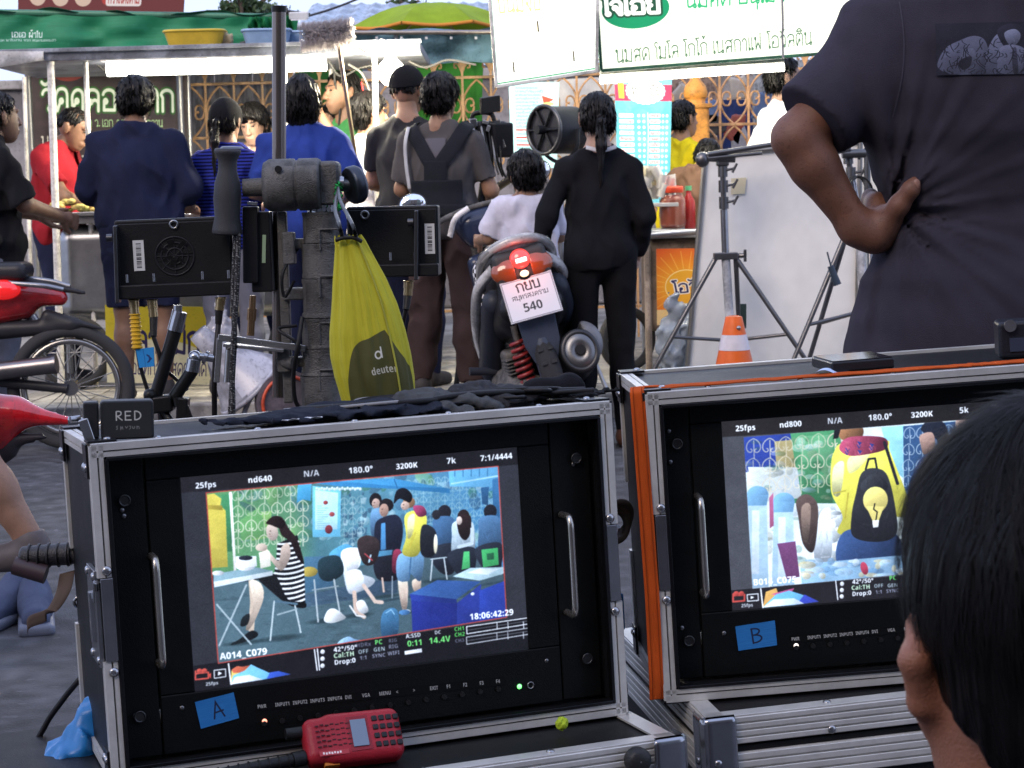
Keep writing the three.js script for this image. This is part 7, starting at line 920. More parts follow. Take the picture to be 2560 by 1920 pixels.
{ // handheld radio
  const o = onZ(caseA, 884, 1838, .055), r = onCase('handheld_radio', 'red handheld radio with black keypad lying against the case marked A', 'radio', caseA, o, [0, 0, -.03]); r.rotateX(-.62); const rd = mPlastic([.42, .022, .035], .38), w = .118, h = .058;
  mesh('body', nets(uni(.006, rbox([0, 0, -.014], [w / 2, h / 2, .017], .012), rbox([.012, 0, -.012], [w / 2 - .012, h / 2 + .002, .016], .01)), [-.075, -.045, -.045], [.075, .045, .02], .0028), rd, r);
  mesh('speaker_slot', [...Array(7).keys()].flatMap(i => [...Array(5).keys()].map(j => box(.0045, .0016, .001, [-.044 + i * .0062, .014 - j * .0066 + (i % 2) * .001, .0052]))), M([.05, .004, .006], .8), r);
  mesh('display_frame', box(.026, .044, .003, [.006, 0, .004], [0, 0, .02]), mPlastic([.3, .02, .03], .4), r); mesh('display', box(.019, .034, .002, [.006, 0, .0062]), M([.12, .17, .24], .15, { clearcoat: 1 }), r);
  for (let i = 0; i < 4; i++) for (let j = 0; j < 4; j++) mesh('key', box(.0066, .0068, .004, [.027 + i * .0088, .0165 - j * .011, .005], undefined, .0012), mPlastic([.02, .02, .022], .5), r);
  mesh('antenna', [rod([-.06, -.016, -.014], [-.075, -.018, -.013], .0095), rod([-.075, -.018, -.013], [-.215, -.03, -.01], .0075, .006), ...[...Array(8).keys()].map(i => torus(.0078, .001, [-.08 - i * .012, -.0185 - i * .001, -.0128], [0, PI / 2, 0]))], mPlastic([.012, .012, .013], .5), r); mesh('knob', [rod([-.058, .016, -.014], [-.078, .016, -.014], .0075, .0068, 12)], mPlastic([.015, .015, .016], .5), r); mesh('side_button', box(.018, .004, .009, [-.03, -.0305, -.01]), mPlastic([.75, .25, .04], .4), r);
  const lt = canvas(256, 40, (g) => { g.fillStyle = '#a8272e'; g.fillRect(0, 0, 256, 40); g.fillStyle = '#e8d8d4'; g.font = 'bold 26px sans-serif'; for (let i = 0; i < 7; i++) g.fillRect(30 + i * 24, 10 + (i % 2) * 3, 16, 18); }); mesh('lettering', sheet((u, v) => V(-.046 + u * .036, -.024 + v * .006, .00525), 1, 1), M([1, 1, 1], .5, { map: lt }), r, true);
}
{ const p = onY(lowA, 1405, 1826, -CH / 2 - .0035); const r = onCase('foam_bead', 'tiny lime green foam ball lying below the case marked A', 'ball', lowA, [p.x, p.y + .0085, p.z]); mesh('ball', nets(plus(ell([0, 0, 0], [.0078, .0085, .0075]), folds(.0016, 240, 240)), [-.013, -.013, -.013], [.013, .013, .013], .0014), M([.42, .55, .02], .7), r); }
{ // small black box with chalk lettering
  const p = onZ(caseA, 300, 1100, -.05), r = onCase('accessory_box', 'small black box with chalk letters standing on the case marked A', 'box', caseA, [p.x, CH / 2 + .026, -.05], [0, -.12, -.045]);
  const t = canvas(256, 192, (g, w, h) => { g.fillStyle = '#1b1c1d'; g.fillRect(0, 0, w, h); g.strokeStyle = '#b9b7b0'; g.lineWidth = 7; g.lineCap = 'round'; const P = s => g.stroke(new Path2D(s)); P('M70 96V50C104 40 104 74 74 74L100 96'); P('M146 50H118V96H148M118 73H142'); P('M168 50V96C212 98 208 46 168 50'); g.strokeStyle = 'rgba(150,148,144,.75)'; g.lineWidth = 4; P('M76 128C58 130 88 142 68 146M92 130V146L100 132L104 146M116 130L122 140L130 130M138 130C150 126 146 144 138 146M156 132C150 150 170 144 166 132M178 130V146M180 136C186 130 190 132 190 146'); });
  mesh('box', box(.062, .046, .042, [.01, 0, 0], undefined, .004), mPlastic([.018, .018, .019], .45), r); mesh('side_module', box(.018, .044, .036, [-.032, 0, -.002], undefined, .003), mPlastic([.03, .03, .032], .4), r); mesh('lettering', sheet((u, v) => V(-.018 + u * .056, -.021 + v * .042, .0213), 1, 1), M([1, 1, 1], .6, { map: t }), r, true); mesh('connector', [rod([-.045, .002, 0], [-.056, .001, .004], .004), box(.012, .03, .012, [-.037, -.012, .016], [0, 0, .3])], mRivet, r);
}
{ // gloves, straps and cloth on the first case
  const h = CH / 2 + .004, at = (px, py, z) => { const p = onZ(caseA, px, py, z); return p; };
  const cloth = onCase('dark_cloth', 'crumpled navy cloth and straps lying on the case marked A', 'cloth', caseA, [at(880, 1050, -.07).x, h, -.1]);
  mesh('cloth', nets(plus(uni(.02, ell([-.04, .003, 0], [.11, .007, .05]), ell([.05, .004, -.01], [.07, .009, .045])), folds(.004, 60, 40)), [-.2, -.004, -.1], [.17, .06, .1], .006), mFabric([.025, .03, .045]), cloth);
  const gl = onCase('work_gloves', 'heap of grey and black work gloves on the case marked A', 'gloves', caseA, [at(1130, 1040, -.08).x, h, -.1]);
  for (let i = 0; i < 2; i++) { const o = i * .07 - .04; mesh('glove', nets(plus(handField([o, .008 + i * .003, .0], [1, .0, i ? -.2 : .25], [0, 1, 0], 1, .3, .72), folds(.003, 90, 90)), [o - .08, -.005, -.1], [o + .2, .05, .12], .0035), mFabric(i ? [.05, .052, .058] : [.09, .095, .10]), gl); }
  for (let i = 0; i < 12; i++) mesh('strap_loop', tube([[rnd(-.22, -.1), .005 + rnd(0, .006), rnd(-.05, .05)], [rnd(-.12, .02), .008 + rnd(0, .01), rnd(-.06, .06)], [rnd(-.02, .12), .007 + rnd(0, .012), rnd(-.06, .06)], [rnd(.05, .2), .005 + rnd(0, .005), rnd(-.05, .05)]], rnd(.002, .0045), 40, 6), mPlastic(i % 4 ? [.018, .018, .02] : [.3, .3, .31], .6), gl);
  const tape = onCase('paper_scrap', 'white crumpled paper scrap on the case marked A', 'paper', caseA, [at(755, 1052, -.04).x, h + .001, -.05]); mesh('paper', sheet((u, v) => V((u - .5) * .05, .002 + .004 * Math.abs(noise(u * 5, v * 5, 1)), (v - .5) * .03), 8, 6, .0006), M([.7, .72, .76], .8), tape);
  const sk = onCase('black_pouch', 'flat black mesh pouch lying at the end of the case marked A', 'pouch', caseA, [at(1330, 1025, -.1).x, h, -.12]); mesh('pouch', nets(plus(ell([0, .003, 0], [.1, .007, .06]), folds(.003, 60, 60)), [-.15, -.004, -.1], [.15, .04, .1], .006), mFabric([.02, .02, .022]), sk);
}
{ // things on the second case
  const h = CH / 2 + .003, at = px => onZ(caseB, px, 930, -.06).x;
  const tb = onCase('black_tablet', 'flat black tablet lying on the case marked B behind the strap', 'tablet', caseB, [at(2150), h + .009, -.1], [0, .05, 0]); mesh('slab', box(.085, .014, .1, [0, 0, 0], undefined, .003), mPlastic([.02, .021, .025], .35), tb); mesh('glass', box(.08, .001, .095, [0, .0078, 0]), M([.01, .01, .012], .1), tb);
  const tp = onCase('tape_strip', 'crumpled pale blue tape strip beside the black tablet', 'tape', caseB, [at(2075), h + .001, -.035]); mesh('strip', sheet((u, v) => V((u - .5) * .045, .003 + .005 * Math.sin(u * 5 + v), (v - .5) * .02 - u * .015), 10, 4, .0006), M([.5, .62, .85], .7), tp);
  const ca = onCase('field_recorder', 'black electronic device on the case marked B next to the shirt hem', 'device', caseB, [at(2560), h + .026, -.09], [0, -.2, 0]); mesh('body', box(.05, .05, .06, [0, 0, 0], undefined, .006), mPlastic([.02, .022, .03], .4), ca); mesh('dial', rod([-.01, .02, .03], [-.01, .02, .038], .008), mRivet, ca); mesh('screen', box(.03, .018, .002, [.004, -.006, .031]), M([.04, .05, .08], .1), ca);
}
// ---------------------------------------------------------------- beside the first case
{
  const D = 2.5, P = (x, y, dz = 0) => { const p = W(x, y, D); p.z += dz; return p.toArray(); }, r = thing('camera_grip', 'black rolled leather grip with brown strap hanging beside the monitor case', 'grip'), lt = M([.02, .018, .02], .4, { bumpMap: rep(texFine, 14), bumpScale: .001 });
  mesh('roll', [rod(P(60, 1392), P(178, 1384), .014, .015, 20), ...[0, 1, 2, 3, 4].map(i => torus(.0152, .0016, P(75 + i * 24, 1391 - i * 1.6), [0, PI / 2, .06])), ball(.014, P(60, 1392), [.5, 1, 1])], lt, r); mesh('lower_roll', rod(P(40, 1410, .01), P(120, 1432, .01), .012, .013), M([.05, .03, .035], .5), r); mesh('arm', tube([P(175, 1385), P(205, 1400), P(222, 1450), P(232, 1500, -.02)], .011, 30, 10), lt, r);
  mesh('strap', sheet((u, v) => { const c = new THREE.CatmullRomCurve3([P(168, 1430), P(160, 1480, .01), P(128, 1528, .015), P(82, 1548, .02), P(78, 1562, .02)].map(toV)).getPoint(u); c.y += (v - .5) * .016 * (u > .5 ? 1 : .3); c.x += (v - .5) * .02 * (u > .5 ? 0 : 1); return c; }, 40, 3, .002), M([.11, .075, .06], .7), r); mesh('buckle', [torus(.008, .0022, P(205, 1500, .01), [.3, .4, 0]), rod(P(205, 1490), P(212, 1545), .006)], mRivet, r); mesh('mount', box(.02, .09, .03, P(232, 1535, -.03)), mBlackMetal, r);
  mesh('cord', tube([P(205, 1545), P(222, 1610), P(228, 1690), P(236, 1800, -.02)], .003, 40, 6), mPlastic([.015, .015, .015]), r);
  const cb = thing('black_cable', 'black cable curving down beside the monitor case marked A', 'cable'); mesh('cable', tube([P(238, 1660, -.03), P(206, 1690), P(160, 1745), P(112, 1815), P(84, 1900), P(60, 2200), V(W(60, 1900, D).x, .02, -D).toArray()], .0042, 70, 8), mPlastic([.014, .014, .015], .5), cb); mesh('plug', rod(P(238, 1660, -.03), P(228, 1668, -.02), .006), mRivet, cb);
  const b = thing('blue_bag', 'bright blue plastic bag slumped beside the large flight case', 'bag'), c = W(190, 2075, 2.42); mesh('bag', nets(plus(uni(.05, ell([c.x, c.y, c.z], [.06, .11, .08]), cap([c.x + .02, c.y + .08, c.z], [c.x + .03, c.y + .15, c.z], .04, .02)), folds(.008, 22, 40)), [c.x - .15, c.y - .2, c.z - .16], [c.x + .16, c.y + .22, c.z + .16], .006), M([.02, .21, .55], .35, { transmission: .15, thickness: 0 }), b);  mesh('bag_base', nets(plus(ell([c.x, .16, c.z], [.13, .17, .12]), folds(.02, 12, 12)), [c.x - .2, -.01, c.z - .2], [c.x + .2, .4, c.z + .2], .014), M([.02, .21, .55], .4), b);
}
// ---------------------------------------------------------------- grip stand with receivers, behind the first case
const RD = 3.43, RP = (x, y, dz = 0) => { const p = W(x, y, RD); p.z += dz; return p.toArray(); }, RK = 1 / S(RD);
const mGrey = M([.12, .12, .118], .55, { map: rep(texGrime, 5), bumpMap: rep(texFine, 12), bumpScale: .0015, metalness: .3 }), mRubber = M([.035, .035, .038], .6, { map: rep(texMottle, 6), bumpMap: rep(texFine, 16), bumpScale: .0008 });
{
  const r = thing('grip_stand', 'heavy grey grip stand with ribbed column, knuckle and tall dark pipe', 'stand');
  const col = (y0, y1, w0, w1, n = 'column') => { const a = RP(803, y0, -.0), b = RP(806, y1, 0), L = a[1] - b[1]; mesh(n, lathe([[w1 * RK, 0], [w1 * RK, L * .1], [w0 * RK, L * .14], [w0 * RK, L * .86], [w0 * RK * 1.04, L * .9], [w0 * RK * 1.04, L]], 28, [(a[0] + b[0]) / 2, b[1], a[2]]), mGrey, r); };
  [[530, 606, 47, 48], [608, 694, 49, 50], [696, 792, 47, 50], [794, 868, 50, 51], [870, 936, 48, 52], [938, 1036, 51, 54]].forEach(a => col(...a));
  for (let i = 0; i < 4; i++) mesh('raised_plate', [box(46 * RK, 5 * RK, .01, RP(826, 572 + i * 116, 45 * RK), undefined, .002), box(5 * RK, 52 * RK, .01, RP(804, 600 + i * 116, 47 * RK), undefined, .002)], mGrey, r);
  mesh('lower_column', rod(RP(806, 1036), V(RP(806, 1036)[0], .12, -RD).toArray(), .03), mGrey, r); for (let k = 0; k < 3; k++) mesh('leg', rod([RP(806, 0)[0], .35, -RD], [RP(806, 0)[0] + Math.cos(k * 2.1 + .5) * .4, .02, -RD + Math.sin(k * 2.1 + .5) * .4], .016), mGrey, r);
  const kn = sub('knuckle', r); mesh('drum', [lathe([[.001, -.05], [.043, -.05], [.046, -.045], [.046, -.012], [.043, -.01], [.043, -.006], [.046, -.004], [.046, .04], [.04, .05], [.001, .05]], 40, RP(735, 462, .02), [0, 0, PI / 2]), rod(RP(668, 462, .02), RP(700, 462, .02), .04, .043, 36)], mGrey, kn); mesh('drum_hole', rod(RP(706, 424, .05), RP(706, 424, .066), .006), M([.005, .005, .005], .9), kn);
  mesh('block', box(78 * RK, 108 * RK, .07, RP(812, 458, 0), undefined, .009), mGrey, kn); mesh('block_plate', box(40 * RK, 96 * RK, .006, RP(826, 460, .036)), mGrey, kn); mesh('neck', [rod(RP(804, 512), RP(804, 532), .026), ...[0, 1, 2, 3].map(i => rod(RP(790 + i * 12, 523, .024), RP(790 + i * 12, 523, .032), .004))], mChrome, kn); mesh('shaft', rod(RP(612, 470, .02), RP(690, 466, .02), .016, .017), mGrey, kn);
  const hn = sub('handle_grip', r), hb = RP(574, 585, .03), L = RP(588, 372, .03)[1] - hb[1]; mesh('grip', lathe([[.001, L], [.022, L], [.0235, L * .97], [.022, L * .94], [.0165, L * .86], [.0165, L * .74], [.0225, L * .6], [.0245, L * .42], [.022, L * .2], [.026, L * .07], [.027, L * .02], [.024, 0], [.001, 0]], 32).applyMatrix4(X4(hb, [.06, 0, -.055])), mRubber, hn); mesh('grip_end', lathe([[.001, .004], [.018, .003], [.021, 0]], 28).applyMatrix4(X4(RP(586, 372, .03), [.06, 0, -.055])), mMetal([.2, .21, .23], .4), hn);
  const wk = sub('tightening_knob', r); mesh('disc', [lathe([[.001, -.012], [.03, -.012], [.034, -.006], [.034, .006], [.03, .012], [.001, .012]], 28, RP(888, 462, .01), [.0, .5, PI / 2 + .2]), rod(RP(850, 462, .01), RP(890, 462, .01), .012)], mMetal([.10, .115, .14], .45), wk); mesh('pin', rod(RP(826, 458, .01), RP(862, 458, .01), .013), mChrome, wk);
  const pp = sub('pipe', r), pa = RP(689, 12, -.05), pb = RP(690, 1000, -.05); mesh('tube', rod(pa, pb, .0125, .0125, 24), M([.2, .17, .15], .3, { metalness: .85, roughnessMap: rep(texRough, 4) }), pp); mesh('end_cap', rod(RP(689, 8, -.05), RP(689, 24, -.05), .0135), mPlastic([.01, .01, .01]), pp);
  mesh('bracket_bar', [box(24 * RK, 480 * RK, .02, RP(712, 770, -.01)), box(30 * RK, 60 * RK, .03, RP(710, 900, .0))], mGrey, r);
  mesh('clamp', [box(60 * RK, 26 * RK, .04, RP(735, 610, -.01)), box(56 * RK, 30 * RK, .04, RP(735, 735, -.01)), box(50 * RK, 24 * RK, .035, RP(740, 905, -.01)), box(30 * RK, 80 * RK, .03, RP(725, 620, .01)), rod(RP(700, 905), RP(740, 905, .02), .012)], mGrey, r);
  const sb = sub('silver_bracket', r); mesh('arm', [bar(RP(552, 840, .03), RP(768, 868, .03), .012, 12 * RK), bar(RP(556, 842, .03), RP(548, 952, .03), .01, 10 * RK), box(150 * RK, 8 * RK, .04, RP(640, 866, .02), [0, 0, -.12]), rod(RP(580, 870, .04), RP(575, 950, .04), .006)], mMetal([.66, .64, .62], .3), sb); mesh('slot', rod(RP(575, 872, .036), RP(600, 858, .036), .006), mBlackMetal, sb);
  mesh('cable_loop', [tube([RP(745, 620), RP(712, 680, .03), RP(716, 740, .03), RP(742, 700, .04)], .003, 40, 6), tube([RP(760, 790, .03), RP(752, 860, .05), RP(740, 930, .04), RP(744, 1000, .03), RP(770, 1030, .02)], .004, 40, 6), tube([RP(745, 812, .02), RP(700, 820, .03), RP(745, 850, .04), RP(752, 880, .03)], .003, 40, 6)], mPlastic([.012, .012, .012], .5), r);
  const gc = sub('green_cord', r); mesh('cord', [...Array(14).keys()].map(i => tube([RP(845 + rnd(-6, 10), 455 + i * 5, .03), RP(850 + rnd(-8, 12), 460 + i * 5, .045), RP(846 + rnd(-8, 12), 466 + i * 5, .03)], .0022, 10, 6)), mPlastic([.02, .35, .08], .5), gc);
}
const bar_ = canvas(96, 256, (g, w, h) => { g.fillStyle = '#cfcfcc'; g.fillRect(0, 0, w, h); g.fillStyle = '#26262a'; for (let y = 26; y < 230;) { const k = 2 + Math.floor(rnd(0, 9)); g.fillRect(26, y, 44, k); y += k + 2 + Math.floor(rnd(0, 8)); } });
function receiver(label, c, stick, fan, extra) {
  const r = thing('video_receiver', label, 'receiver', undefined, 0, 'black video receivers on the grip stand'), b = mPlastic([.014, .014, .015], .5), [x0, y0, x1, y1] = c, m = RP((x0 + x1) / 2, (y0 + y1) / 2, extra.dz), w = (x1 - x0) * RK, h = (y1 - y0) * RK;
  r.position.set(...m); r.rotation.set(0, extra.yaw ?? 0, extra.roll ?? 0); const Q = (x, y, z) => [(x - (x0 + x1) / 2) * RK, -(y - (y0 + y1) / 2) * RK, z];
  mesh('housing', box(w, h, .05, [0, 0, -.025], undefined, .004), b, r); mesh('back_plate', box(w * .96, h * .78, .004, [0, h * .06, .002], undefined, .0015), b, r); mesh('lower_lip', box(w, h * .18, .02, [0, -h * .41, .008], undefined, .003), b, r);
  mesh('screw_ring', torus(.0065, .0022, Q(...extra.ring, .006)), mMetal([.5, .5, .5], .3), r); const s = stick; mesh('barcode_label', sheet((u, v) => V(Q(s[0], 0, 0)[0] + u * s[2] * RK, Q(0, s[1], 0)[1] - (1 - v) * s[3] * RK, .0052), 1, 1), M([1, 1, 1], .5, { map: bar_ }), r, true);
  if (fan) { const f = sub('fan', r, Q(fan[0], fan[1], .0045)); mesh('grille', [torus(.034, .0016, [0, 0, 0]), torus(.024, .0014, [0, 0, 0]), torus(.014, .0014, [0, 0, 0]), ...[0, 1, 2, 3].map(i => rod([Math.cos(i * .785) * .036, Math.sin(i * .785) * .036, 0], [-Math.cos(i * .785) * .036, -Math.sin(i * .785) * .036, 0], .001, .001, 6))], mPlastic([.022, .022, .024], .4), f); mesh('fan_frame', box(.078, .078, .002, [0, 0, -.0018], undefined, .0008), mPlastic([.008, .008, .009], .6), f); mesh('blade', [...Array(7).keys()].map(i => box(.012, .026, .001, [Math.cos(i * .9) * .018, Math.sin(i * .9) * .018, -.0004], [.3, 0, i * .9 - PI / 2])), mPlastic([.016, .016, .017], .4), f); }
  for (const x of extra.pins) mesh('pin', rod(Q(x, y1 - 42, .02), Q(x, y1 - 62, .02), .0028), mChrome, r);
  mesh('side_bracket', [box(10 * RK, h * .98, .03, Q(extra.side, (y0 + y1) / 2 + 10, .012), [0, 0, -.03], .002), rod(Q(extra.side - 6, y0 + 42, .02), Q(extra.side - 20, y0 + 42, .02), .007)], mMetal([.16, .16, .17], .4), r); return r;
}
const rxA = receiver('black video receiver with round fan grille and barcode label, left of the column', [292, 546, 582, 742], [336, 597, 27, 76], [438, 640], { dz: 0, yaw: .06, ring: [440, 562], pins: [320, 386, 506, 570], side: 296, roll: .015 });
const rxB = receiver('black video receiver with barcode label, right of the column behind the yellow bag', [862, 516, 1094, 694], [1060, 562, 25, 76], null, { dz: -.05, yaw: -.05, ring: [910, 537], pins: [974, 1036], side: 1040, roll: -.005 });
{ const r = thing('video_receiver', 'black slim receiver edge with green label between grip and column', 'receiver', undefined, 0, 'black video receivers on the grip stand'); mesh('housing', [box(52 * RK, 200 * RK, .05, RP(652, 630, -.02), [0, 0, .01], .003), box(38 * RK, 190 * RK, .03, RP(628, 612, .0), [0, 0, -.03], .003)], mPlastic([.016, .016, .018], .45), r); mesh('label', box(9 * RK, 70 * RK, .001, RP(661, 622, .0062), [0, 0, -.06]), M([.30, .42, .26], .5), r); mesh('silver_rim', bar(RP(622, 508, .018), RP(646, 510, .018), .006, 8 * RK), mChrome, r); mesh('copper_plug', [rod(RP(634, 738, .01), RP(628, 838, .01), .006, .007), rod(RP(632, 770, .01), RP(630, 800, .01), .0085)], mMetal([.62, .38, .2], .3), r); }
// cables with brass connectors below the receivers
const brass = mMetal([.62, .47, .25], .32);
function coax(label, pts, boot, r0 = .0045, group = 'coax cables below the receivers', bm) { const r = thing('coax_cable', label, 'cable', undefined, 0, group); const p = pts.map(q => RP(...q)); mesh('connector', [rod(p[0], toV(p[0]).lerp(toV(p[1]), .5), .009, .009, 18), rod(toV(p[0]).lerp(toV(p[1]), .5), p[1], .008, .0085, 18), torus(.009, .0014, p[0], [PI / 2, 0, 0])], brass, r); mesh('boot', boot ? [tube([p[1], p[2]], .0085, 4, 14), ...[...Array(9).keys()].map(i => { const q = toV(p[1]).lerp(toV(p[2]), i / 8.5); return torus(.0088, .0016, q.toArray(), [PI / 2, 0, .1]); })] : rod(p[1], p[2], .0075, .006), bm ?? mPlastic([.02, .018, .016], .5), r); mesh('cable', tube(p.slice(2), r0, 60, 8), mPlastic([.018, .016, .016], .5), r); return r; }
const cx1 = coax('coax cable with ribbed yellow boot and blue tape flag', [[334, 750, 0], [337, 786, 0], [346, 872, .01], [352, 920, .0], [378, 1000, .0], [410, 1060, .0], [430, 1300, 0]], true, .0038, undefined, mPlastic([.72, .42, .02], .45));
{ const t = canvas(128, 96, (g) => { g.fillStyle = '#1c86c9'; g.fillRect(0, 0, 128, 96); g.strokeStyle = '#12306a'; g.lineWidth = 9; g.lineCap = 'round'; g.stroke(new Path2D('M74 72L104 56L72 36M88 68V42')); g.fillStyle = 'rgba(0,30,80,.35)'; g.fillRect(48, 0, 5, 96); }); board('tape_flag', [RP(343, 872, .014), RP(388, 866, .016), RP(390, 914, .016), RP(352, 918, .014)].map(toV), .001, M([1, 1, 1], .75, { map: t }), M([.02, .22, .5], .8), cx1); }
coax('coax cable with dark boot beside the ribbed yellow one', [[380, 750, 0], [384, 792, 0], [386, 840, .01], [404, 900, .01], [392, 960, .0], [380, 1010, 0], [372, 1400, 0]], false, .004);
coax('thin cable running from the receiver to the ball joint arm', [[552, 745, 0], [548, 775, 0], [546, 810, .0], [544, 880, .02], [540, 960, .02], [536, 1070, 0], [530, 1400, 0]], false, .005);
coax('short coax cable under the receiver behind the yellow bag', [[1018, 706, -.05], [1016, 742, -.05], [1012, 778, -.04], [1000, 840, -.05], [990, 1000, -.06], [985, 1400, -.06]], false, .004);
{ // articulated arms
  const r = thing('jointed_arm', 'black jointed support arm with silver knuckles under the receiver', 'arm'), ch = mChrome, bl = mPlastic([.014, .014, .014], .35);
  mesh('upper_tube', rod(RP(444, 812, .01), RP(392, 988, .01), .0125, .0115), bl, r); mesh('socket', [rod(RP(447, 762, .01), RP(446, 786, .01), .008), rod(RP(452, 778, .01), RP(440, 826, .01), .0135, .014)], ch, r); mesh('lower_tube', rod(RP(488, 920, .02), RP(426, 1010, .01), .012, .0115), bl, r); mesh('elbow', [ball(.012, RP(492, 890, .02)), rod(RP(490, 896, .02), RP(484, 926, .02), .0125), rod(RP(494, 888, .02), RP(540, 894, .02), .007), rod(RP(515, 890, .02), RP(522, 893, .02), .012)], ch, r);
  mesh('base_clamp', [box(66 * RK, 42 * RK, .04, RP(404, 1008, .01), [0, 0, .1]), box(28 * RK, 60 * RK, .03, RP(462, 1020, .02), [0, 0, -.1]), ball(.012, RP(380, 985, .02)), rod(RP(448, 990, .03), RP(452, 1012, .03), .006)], bl, r); mesh('lower_leg', [rod(RP(410, 1020, .01), RP(458, 1090, .03), .007), rod(RP(458, 1090, .03), [RP(560, 0)[0], .02, -RD + .1], .007)], bl, r); mesh('support_post', rod(RP(404, 1020, -.02), [RP(404, 0)[0], 0, -RD - .02], .012), bl, r); mesh('trigger', [bar(RP(470, 1010, .03), RP(488, 1058, .03), .012, .008), bar(RP(420, 930, .0), RP(470, 975, .0), .006, .006)], bl, r);
}
{ // black and white flecked rope
  const r = thing('flecked_rope', 'black rope flecked with white hanging beside the receiver', 'rope'), t = canvas(64, 512, (g, w, h) => { g.fillStyle = '#17171a'; g.fillRect(0, 0, w, h); for (let i = 0; i < 420; i++) { g.fillStyle = ['#b9b9b6', '#5c5c60', '#0a0a0c'][i % 3]; g.save(); g.translate(rnd(0, w), rnd(0, h)); g.rotate(.7); g.fillRect(0, 0, 12, 3); g.restore(); } }); t.wrapS = t.wrapT = THREE.RepeatWrapping;
  for (const [k, pts] of [[0, [[598, 560, .035], [594, 640, .035], [590, 740, .035], [592, 840, .03], [586, 960, .03], [580, 1075, .03], [578, 1300, .02]]], [1, [[604, 580, .04], [602, 660, .04], [596, 780, .04], [588, 900, .04], [590, 1000, .04], [588, 1080, .03], [590, 1300, .02]]]]) { const c = new THREE.CatmullRomCurve3(pts.map(q => toV(RP(...q)))), g = new THREE.TubeGeometry(c, 120, .0048, 8), uv = g.attributes.uv; for (let i = 0; i < uv.count; i++) uv.setX(i, uv.getX(i) * 6); mesh('strand', g, M([1, 1, 1], .8, { map: (() => { const q = t.clone(); q.rotation = PI / 2; q.needsUpdate = true; return q; })(), bumpMap: texFine, bumpScale: .001 }), r, true); }
}
{ // horn loudspeaker standing on the road behind the rig
  const D = 8.4, p = W(640, 980, D), r = thing('horn_loudspeaker', 'grey horn loudspeaker with red rimmed mouth standing on the road', 'loudspeaker', [p.x, 0, -D], .35), m = mPaint([.42, .43, .50], .35);
  const g = lathe([[.17, .0], [.175, .01], [.165, .02], [.12, .09], [.075, .17], [.05, .25], [.045, .33], [.001, .33]], 36); mesh('horn', g.applyMatrix4(X4([-.02, .27, 0], [0, 0, .75])), m, r); mesh('mouth_rim', torus(.17, .012, [.0, 0, 0], [PI / 2, 0, 0]).applyMatrix4(X4([-.02, .27, 0], [0, 0, .75])), m, r);
  mesh('side_disc', [rod([.1, .2, .14], [.1, .2, .19], .14, .14, 36)], mPaint([.13, .11, .13], .5), r); mesh('red_ring', torus(.115, .008, [.1, .2, .195]), mPaint([.6, .08, .03], .4), r); mesh('foot', box(.34, .05, .22, [.08, .025, .03]), mPaint([.2, .2, .22], .6), r); mesh('bracket', tube([[-.1, .05, .06], [-.06, .2, .1], [.02, .3, .1]], .012, 16, 8), m, r);
}
for (const [px, l] of [[690, 'red sandal lying on the road beside the horn loudspeaker']]) { const p = W(px, 1068, 8.0), r = thing('sandal', l, 'sandal', [p.x, 0, -8.0], .9); mesh('sole', nets(rbox([0, .015, 0], [.042, .014, .12], .012), [-.07, -.01, -.15], [.07, .05, .15], .008), mPlastic([.32, .12, .08], .6), r); mesh('strap', tube([[-.04, .02, .02], [-.01, .06, .05], [.035, .02, .03]], .008, 14, 6), mPlastic([.3, .08, .06]), r); }
for (const [pts, l] of [[[[480, 960], [560, 1040], [660, 1075], [760, 1050]], 'black cable looping over the road behind the receivers']]) tag(mesh('road_cable', tube(pts.map((q, i) => { const d = 7.2 - i * .1; return V(W(q[0], q[1], d).x, .012, -d); }), .012, 40, 6), mPlastic([.015, .015, .016])), l, 'cable');
